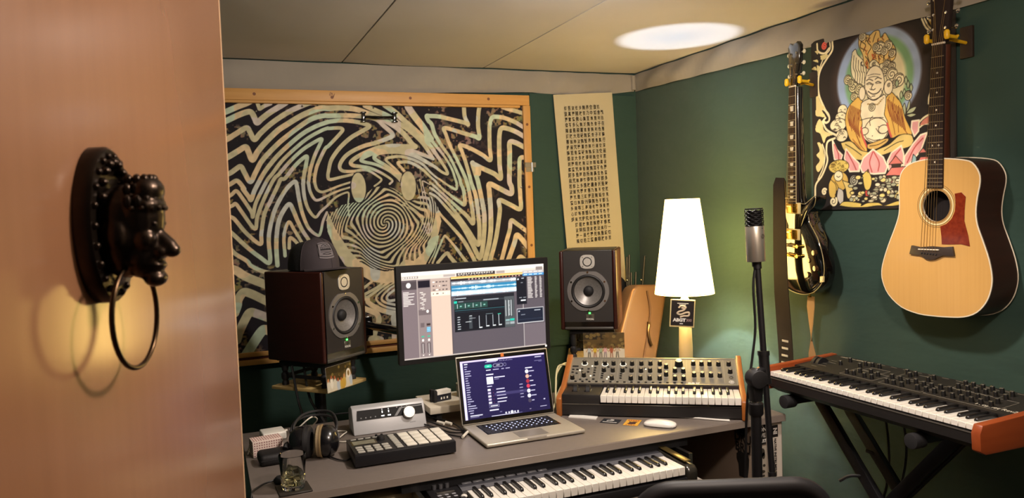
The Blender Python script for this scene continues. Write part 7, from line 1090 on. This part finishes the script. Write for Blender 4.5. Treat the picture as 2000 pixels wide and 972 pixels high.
for k in (3, 5, 7, 9, 12, 15, 17, 19, 21):
    t = SC*(1-(2**(-k/12)+2**(-(k-1)/12))/2); hh = SC*(2**(-(k-1)/12)-2**(-k/12))*.32; w0 = .0105
    MB().prism([(q[0], q[2]) for q in (along(t-hh, -w0*1.15, 0), along(t-hh, w0*1.15, 0), along(t+hh, w0*.85, 0), along(t+hh, -w0*.85, 0))], -.0216, -.0195, 'y').obj('inlay', mat('pearl', '#d9d3bd', .3), fb)
MB().tube([along(0, 0, .0045), along(.2, 0, .007), along(.40, 0, .012), along(.47, 0, .018)], [.0205, .022, .025, .028], 12).obj('neck', M_EB, eg, smooth=60); MB().tube([along(-.003, -.022, -.018), along(-.003, .022, -.018)], .0034, 6).obj('nut', M_BIND, eg)
hd_ = [along(-.005, -.0220, 0), along(-.040, -.026, 0), along(-.090, -.037, 0), along(-.160, -.041, 0), along(-.176, -.026, 0), along(-.165, -.006, 0), along(-.170, .004, 0), along(-.176, .026, 0), along(-.160, .041, 0), along(-.090, .037, 0), along(-.040, .026, 0), along(-.005, .0220, 0)]
MB().prism([(q[0], q[2]) for q in hd_], -.012, .004, 'y').obj('headstock', M_EB, eg, bevel=.0015)
for k in range(3):
    for s_ in (-1, 1):
        t = -.048-.042*k; c_ = along(t, s_*.0225, -.017); MB().cyl(c_, (c_[0], -.006, c_[2]), .0042, n=10).obj('tuner_post', M_CHROME, eg)
        e = along(t, s_*(.050+.002*k), .0); MB().ball(e, .0085, .0055, .0085, n=10, m=7).cyl(along(t, s_*.030, 0), e, .0022, n=6).obj('tuner', mat('pearl_button', '#c9c1a4', .35), eg)
a = along(-.026, 0, -.0126); MB().prism([(a[0]-.008, a[2]-.012), (a[0]+.008, a[2]-.012), (a[0], a[2]+.016)], -.0135, -.012, 'y').obj('rod_cover', M_MATT, eg)
M_PK = mat('pickup_gold', '#d0a848', .22, 1)
for t in (.480, .585):
    q = [along(t+dy, dx, 0) for dx, dy in ((-.045, -.022), (.045, -.022), (.045, .022), (-.045, .022))]; MB().prism([(p[0], p[2]) for p in q], -.018, -.008, 'y').obj('pickup_ring', mat('ring_cream', '#cdb67a', .4), eg, bevel=.002)
    q = [along(t+dy, dx, 0) for dx, dy in ((-.035, -.018), (.035, -.018), (.035, .018), (-.035, .018))]; pk = MB().prism([(p[0], p[2]) for p in q], -.024, -.016, 'y').obj('pickup', M_PK, eg, bevel=.002)
    sp_ = MB()
    for k in range(6): c_ = along(t-.008, -.026+.0104*k, -.0252); sp_.cyl(c_, (c_[0], -.0235, c_[2]), .0024, n=8)
    sp_.obj('pole_screws', M_CHROME, pk)
MB().tube([along(.628, -.043, -.024), along(.634, .043, -.024)], .0062, 8).obj('bridge', M_PK, eg); sd_ = MB()
for k in range(6): sd_.cbox(along(.630, -.026+.0104*k, -.030), (.006, .006, .010))
sd_.obj('saddles', M_FRET, eg); MB().tube([along(.668, -.048, -.023), along(.672, .048, -.023)], .0070, 10).obj('tailpiece', M_PK, eg)
for s_ in (-1, 1):
    for t in (.631, .670): c_ = along(t, s_*.047, -.029); MB().cyl(c_, (c_[0], -.006, c_[2]), .0072, n=14).obj('stud', M_PK, eg)
for y, z in ((2.318, 1.292), (2.352, 1.262), (2.312, 1.232), (2.362, 1.204)):
    q = wall_pt(y, z); MB().lathe([(.0135, 0), (.0120, .008), (.0100, .014), (0, .0145)], 18, (q[0], -.001, q[1]), (0, -1, 0)).obj('control_knob', mat('amber_knob', '#3a2410', .2, coat=.5), eg)
for k in range(6):
    u0, u1 = -.0160+.0064*k, -.0255+.0102*k; tp = along(-.048-.042*(k if k < 3 else 5-k), (-1 if k < 3 else 1)*.0205, -.0155)
    MB().tube([tp, along(0, u0, -.0225), along(.630, u1, -.036), along(.670, u1, -.0305)], .0004 if k > 2 else .0006, 4, False).obj('string', M_STR, eg)
q = wall_pt(2.285, 1.192); MB().prism([(q[0]-.012, q[1]-.014), (q[0]+.010, q[1]-.010), (q[0]+.012, q[1]+.012), (q[0]-.010, q[1]+.010)], -.0015, .004, 'y').obj('jack_plate', mat('jack_cream', '#b8a878', .4), eg); MB().torus((q[0], -.002, q[1]), .005, .0014, (0, 1, 0), 16, 6).obj('jack_socket', M_STEEL, eg)
q = wall_pt(2.400, 1.118); MB().lathe([(.004, 0), (.004, .006), (.0075, .012), (0, .013)], 12, (q[0], .022, q[1]+.004), (0, 0, -1)).obj('strap_button', M_PK, eg)
# strap: hangs from the upper horn, and its loose tail from the end button
ss = thing('guitar_strap', 'wide dark leather strap hanging down the left side of the electric guitar', 'strap', (0, 0, 0))
M_STRAP = mat('strap_leather', '#22160f', .8, noise=(20, .8, '#170e09'), spec=.25)
MB().ribbon([(2.225, 2.530, 1.515), (2.205, 2.515, 1.575), (2.180, 2.500, 1.590), (2.165, 2.492, 1.560), (2.163, 2.488, 1.50), (2.166, 2.492, 1.40), (2.170, 2.496, 1.25), (2.170, 2.492, 1.12), (2.170, 2.482, 1.00), (2.170, 2.474, .90), (2.170, 2.470, .80)], [.030, .040, .050, .060, .066, .072, .078, .082, .084, .083, .081], .0035, [(0, 1, .2)]+[(0, 1, .08)]*10).obj('band', M_STRAP, ss, smooth=50)
for k in range(4): MB().cbox((2.1672, 2.4725+.002*k, .928-.030*k), (.0018, .036, .0085)).obj('slot', mat('slot_pale', '#b9b3a4', .5), ss, bevel=.0006, seg=1)
tl = thing('strap_tail', 'narrow tan leather strap end twisting down from the electric guitar button', 'strap', (0, 0, 0)); MB().ribbon([(2.240, 2.402, 1.112), (2.238, 2.403, 1.07), (2.240, 2.405, 1.00), (2.242, 2.407, .93), (2.244, 2.406, .88), (2.244, 2.405, .80)], [.036, .040, .030, .014, .028, .034], .003, [(0, 1, 0), (0, 1, 0), (.3, 1, 0), (1, .5, 0), (.5, -1, 0), (.2, -1, 0)]).obj('band', mat('strap_tan', '#a8814f', .6), tl, smooth=50)
# hangers
M_YEL = mat('hanger_rubber', '#e0ae18', .45)
for (y, z, label, px0) in ((2.4345, 1.9475+.022, 'yellow forked wall hanger holding the black electric guitar', 2.215), (1.7675, 1.972+.022, 'yellow forked wall hanger holding the acoustic guitar', 2.187)):
    t = thing('guitar_hanger', label, 'hanger', (RX, y, z), -90, 'guitar hangers on the right wall'); yo = -(RX-px0)-.004
    MB().box(-.022, -.012, -.06, .022, 0, .04).obj('wall_block', mat('hanger_dark', '#2a1c12', .6), t, bevel=.003); MB().cyl((0, -.012, -.012), (0, yo+.028, -.002), .0055, n=10).obj('arm', M_YEL, t)
    MB().tube([(-.037, yo+.028, .0), (-.034, yo+.030, -.004), (0, yo+.030, -.008), (.034, yo+.030, -.004), (.037, yo+.028, 0)], .0055, 8).obj('yoke', M_YEL, t)
    for s_ in (-1, 1): MB().tube([(s_*.036, yo-.014, -.014), (s_*.036, yo-.014, -.009), (s_*.036, yo-.014, .010), (s_*.036, yo-.014, .015)], [.005, .0085, .0085, .005], 12, False).cyl((s_*.034, yo+.030, -.006), (s_*.036, yo-.014, -.004), .006, n=10).obj('prong', M_YEL, t)

# ---------------------------------------------------------------- long keyboard synthesizer on a cross stand at the right wall
ks = thing('keyboard_synthesizer', 'long 61 key synthesizer with red wooden ends along the right wall', 'synthesizer', (1.840, 2.290, 0), -90)
M_CHER = mat('cherry_wood', '#9c4a22', .4, noise=(5, .8, '#8a3d1a'), stretch=(12, 1, 12)); M_RP = mat('rev_panel', '#25221e', .5)
for x0, x1 in ((.022, .050), (.877, .905)): MB().prism([(.008, .822), (.005, .870), (.015, .893), (.12, .897), (.372, .910), (.372, .812), (.03, .812)], x0, x1, 'x').obj('side_panel', M_CHER, ks, bevel=.004)
MB().prism([(.046, .826), (.046, .858), (.166, .862), (.166, .888), (.366, .905), (.366, .800), (.09, .800)], .050, .877, 'x').obj('body', M_SYB, ks); MB().box(.050, .044, .8545, .877, .047, .8575).obj('front_trim', mat('trim_grey', '#55504a', .4), ks)
pa = thing('control_panel', None, None, (.050, .168, .8885)); pa.parent = ks; pa.rotation_euler = (math.atan2(.017, .20), 0, 0)
MB().box(0, 0, -.003, .827, .198, .001).obj('panel_plate', M_RP, pa)
lm = MB()
def frame(x0, y0, x1, y1):
    for a, b, c_, d in ((x0, y0, x1, y0+.0012), (x0, y1, x1, y1+.0012), (x0, y0, x0+.0012, y1), (x1, y0, x1+.0012, y1)): lm.box(a, b, .001, c_, d, .0014)
for q in ((.195, .018, .335, .095), (.36, .018, .52, .095), (.53, .018, .765, .115), (.22, .10, .30, .14), (.35, .11, .46, .165), (.55, .12, .70, .18)): frame(*q)
for k in range(14): lm.box(.06+k*.05, .188, .001, .085+k*.05, .1895, .0014)
for k in range(5): lm.box(.05, .03+k*.024, .001, .075+.02*(k % 2), .0315+k*.024, .0014)
o = lm.obj('panel_lines', mat('line_grey', '#8d877a', .5), pa); o['kind'] = 'stuff'
RK = [(0.169,0.269),(0.165,0.319),(0.241,0.286),(0.239,0.315),(0.267,0.318),(0.295,0.32),(0.266,0.2),(0.294,0.203),(0.289,0.236),(0.34,0.203),(0.323,0.251),(0.37,0.203),(0.362,0.24),(0.434,0.199),(0.412,0.249),(0.462,0.199),(0.446,0.247),(0.494,0.198),(0.484,0.236),(0.407,0.323),(0.437,0.3),(0.441,0.321),(0.5,0.253),(0.51,0.294),(0.508,0.323),(0.546,0.205),(0.536,0.245),(0.577,0.205),(0.563,0.247),(0.604,0.208),(0.591,0.251),(0.638,0.203),(0.623,0.25),(0.669,0.203),(0.617,0.294),(0.661,0.242),(0.698,0.205),(0.613,0.332),(0.687,0.247),(0.649,0.293),(0.639,0.332),(0.727,0.207),(0.678,0.293),(0.72,0.243),(0.671,0.331),(0.756,0.207),(0.705,0.297),(0.748,0.244),(0.701,0.331),(0.788,0.206),(0.738,0.293),(0.782,0.241),(0.73,0.333),(0.773,0.288),(0.767,0.324)]
kb2 = MB().lathe([(.0078, 0), (.0072, .003), (.0066, .014), (.006, .0155)], 14).mesh('knob', M_KNOB); kt2 = MB().lathe([(.0061, .0152), (.0056, .0164), (0, .0167)], 12).box(-.0006, .0, .0166, .0006, .0055, .0171).mesh('knob_cap', mat('knob_cap_dim', '#8a867c', .3, .8))
for i, (x, y) in enumerate(RK): inst('knob', kb2, pa, (x-.050, y-.168, .001)); inst('knob_cap', kt2, pa, (x-.050, y-.168, .001), (0, 0, R((i*83) % 270-135)))
for x in (.028, .050):
    wl = MB().cyl((x-.007, .080, -.010), (x+.007, .080, -.010), .030, n=36).obj('wheel', M_MATT, pa, bevel=.001, seg=1); MB().box(x-.0058, .074, .0192, x+.0058, .084, .0208).obj('grip_notch', M_RUBBER, wl)
me = text_mesh('Prophet Rev2', .022, mat('print_ivory', '#cfc8b4', .5), bold=.0003); me.transform(Matrix.Rotation(R(-90), 4, 'X')); inst('model_lettering', me, pa, (.755, .035, .0016))
me = text_mesh('DAVE SMITH INSTRUMENTS', .012, mat('print_ivory', '#cfc8b4', .5)); me.transform(Matrix.Rotation(R(-90), 4, 'X')); inst('maker_lettering', me, pa, (.115, .182, .0016))
keyboard(ks, 36, .0525, .8220/36, .050, .166, .8780, .082, front=.0165, wm=M_KEY, bm_=M_KEYB)
xs = thing('keyboard_stand', 'black double braced cross stand under the long keyboard synthesizer', 'keyboard stand', (1.840, 2.290, 0), -90)
def bar(a, b, w_, h_):
    a, b = Vector(a), Vector(b); d = (b-a).normalized(); s_ = Vector((0, 1, 0)); u = d.cross(s_).normalized(); v = []
    for p in (a, b): v += [p+s_*w_/2*i+u*h_/2*j for i, j in ((-1, -1), (1, -1), (1, 1), (-1, 1))]
    return MB().add(v, [(3, 2, 1, 0), (4, 5, 6, 7), (0, 1, 5, 4), (1, 2, 6, 5), (2, 3, 7, 6), (3, 0, 4, 7)])
T0, T1, B0, B1 = .130, .660, .02, .80
for y in (.205, .310): bar((T0, y, .772), (B1, y, .03), .022, .040).obj('leg', M_POLE, xs, bevel=.003)
for y in (.240, .275): bar((T1, y, .772), (B0, y, .03), .022, .040).obj('leg', M_POLE, xs, bevel=.003)
for x, lab_ in ((T0, 0), (T1, 1)):
    b = MB().box(x-.016, .060, .772, x+.016, .375, .798).obj('top_bar', M_POLE, xs, bevel=.003); MB().cyl((x, .040, .782), (x, .085, .782), .0235, n=20).obj('rubber_end', M_RUBBER, b, bevel=.003)
for x in (B0, B1):
    b = MB().box(x-.016, .03, .004, x+.016, .44, .030).obj('floor_bar', M_POLE, xs, bevel=.003)
MB().cyl((.40, .18, .40), (.40, .335, .40), .022, n=18).obj('pivot', M_POLE, xs); MB().cyl((.40, .145, .40), (.40, .185, .40), .035, n=18).obj('pivot_knob', M_RUBBER, xs, bevel=.004)
MB().tube([(.325, .198, .55), (.297, .172, .545), (.275, .15, .525)], .006, 6).obj('locking_lever', M_POLE, xs); MB().tube([(.285, .303, .60), (.258, .292, .605)], .007, 6).obj('locking_pin', M_POLE, xs)
for i, p in enumerate(([(2.17, 2.02, .84), (2.20, 2.00, .66), (2.22, 2.03, .45), (2.20, 2.12, .22), (2.20, 2.2, .02)], [(2.18, 1.96, .84), (2.22, 1.94, .64), (2.23, 1.99, .42), (2.22, 2.06, .2), (2.22, 2.1, .02)])):
    tag(MB().tube(p, .0045, 6).obj('power_cable', M_CABLE), ('black cable hanging nearer the lamp end below the long synthesizer', 'black cable hanging nearer the camera below the long synthesizer')[i], 'cable', 'cables below the long synthesizer')
# ---------------------------------------------------------------- controller keyboard on the desk's pull-out tray
ck_ = thing('midi_keyboard', 'black 49 key controller keyboard on the tray under the desk', 'keyboard', (.572, 2.022, .602), 0)
M_MK = mat('controller_black', '#1c1b1d', .4); M_GREY = mat('controller_grey', '#77777c', .35, .4)
MB().prism([(.006, 0), (.006, .030), (.120, .036), (.128, .064), (.222, .070), (.222, 0)], .004, .838, 'x').obj('body', M_MK, ck_, bevel=.002)
MB().prism([(.0, .004), (.0, .052), (.014, .066), (.226, .076), (.226, .0), (.02, 0)], .806, .846, 'x').obj('right_cheek', mat('cheek_dark', '#2b2822', .3, coat=.5), ck_, bevel=.010, seg=3); MB().box(.812, .03, .0715, .838, .20, .0755).xf(Matrix.Rotation(R(2), 4, 'X')).obj('highlight_strip', mat('cheek_highlight', '#6a5a34', .25, .5), ck_, bevel=.002)  # olive strip on top: the cheek's highlight put into a colour
MB().prism([(.0, .0), (.0, .050), (.014, .062), (.226, .072), (.226, 0)], 0, .100, 'x').obj('left_cheek', M_MK, ck_, bevel=.006)
MB().prism([(.132, .0655), (.152, .070), (.152, .066), (.132, .062)], .100, .804, 'x').obj('grey_strip', M_GREY, ck_); MB().prism([(.152, .069), (.180, .0715), (.180, .068), (.152, .066)], .100, .804, 'x').obj('upper_strip', mat('strip_dark', '#3b3b40', .35), ck_)
bt = MB().box(0, 0, 0, .030, .009, .004).mesh('strip_button', mat('strip_button', '#8b8c92', .35, .3), bevel=.001, seg=1)
for k in range(8): inst('strip_button', bt, ck_, (.112+k*.036, .168, .0705), (R(5), 0, 0))
for x in (.026, .046, .066): MB().cyl((x, .175, .066), (x, .175, .082), .0065, n=12).obj('small_knob', M_GREY, ck_)
MB().box(.022, .135, .0665, .078, .142, .0715).obj('slider', M_STEEL, ck_, bevel=.001); bt = MB().box(0, 0, 0, .012, .007, .003).mesh('round_button', mat('button_mid', '#9a9aa0', .4), bevel=.001, seg=1)
for i in range(3):
    for j in range(2): inst('round_button', bt, ck_, (.020+i*.022, .095+j*.020, .0668))
for x in (.045, .078): wl = MB().cyl((x-.007, .055, .052), (x+.007, .055, .052), .026, n=30).obj('wheel', M_RUBBER, ck_)
MB().ball((.092, .090, .066), .010, .010, .006).obj('pale_button', mat('button_white', '#d8d4cc', .3), ck_)  # pale round button, plain plastic without emission
keyboard(ck_, 29, .114, .688/29, .008, .130, .0650, .083, front=.026, wm=M_KEY, bm_=M_KEYB)
# ---------------------------------------------------------------- office chair
ch_ = thing('office_chair', 'black office chair back in the foreground at the bottom right', 'chair', (.972, 1.325, -.006), -21.5)
def chair_loop(w_, z0, z1, r_, n=8):
    o = []
    for cx, cz, a0 in ((w_-r_, z1-r_, 0), (-w_+r_, z1-r_, 90), (-w_+r_, z0+r_, 180), (w_-r_, z0+r_, 270)):
        for k in range(n+1): a = R(a0+90*k/n); o.append((cx+r_*math.cos(a), cz+r_*math.sin(a)))
    return o
def curve_y(x, z): return -.115+.35*x*x-.05*(z-.70)
M_CH = mat('chair_black', '#141216', .55); lo = chair_loop(.188, .50, .950, .075)
bk = [(x, curve_y(x, z), z) for x, z in lo]; MB().tube(bk+[bk[0]], .0165, 10, False).obj('back_frame', M_CH, ch_, smooth=60)
v = []; nx, nz = 14, 12
for j in range(nz+1):
    for i in range(nx+1):
        x = -.18+.36*i/nx; z = .51+.43*j/nz; q = min(1, (.950-z)/.075); lim = .188-.075*(1-math.sqrt(max(0, 1-(1-q)**2))) if q < 1 else .188; x = max(-lim, min(lim, x)); v.append((x, curve_y(x, z)+.004, z))
MB().add(v, [(j*(nx+1)+i, j*(nx+1)+i+1, (j+1)*(nx+1)+i+1, (j+1)*(nx+1)+i) for j in range(nz) for i in range(nx)]).obj('back_mesh', mat('chair_mesh', '#19171c', .9, bump=(900, .5, .001)), ch_, smooth=60)
MB().prism(rounded([(-.24, -.56), (.24, -.56), (.24, -.13), (-.24, -.13)], .09), .42, .49, 'z').obj('seat', mat('seat_cloth', '#17151a', .9), ch_, bevel=.02, seg=3)
MB().tube([(0, -.10, .62), (0, -.06, .50), (0, -.12, .41), (0, -.30, .40)], .022, 8).obj('spine', M_CH, ch_); MB().cyl((0, -.34, .10), (0, -.34, .42), .028, n=14).obj('gas_lift', M_POLE, ch_)
for k in range(5):
    a = R(72*k+20); e = (.29*math.cos(a), -.34+.29*math.sin(a)); l_ = MB().tube([(0, -.34, .12), (e[0], e[1], .075)], .020, 8).obj('base_leg', M_CH, ch_); MB().cyl((e[0]-.012, e[1], .028), (e[0]+.012, e[1], .028), .0275, n=16).obj('castor', M_RUBBER, l_)
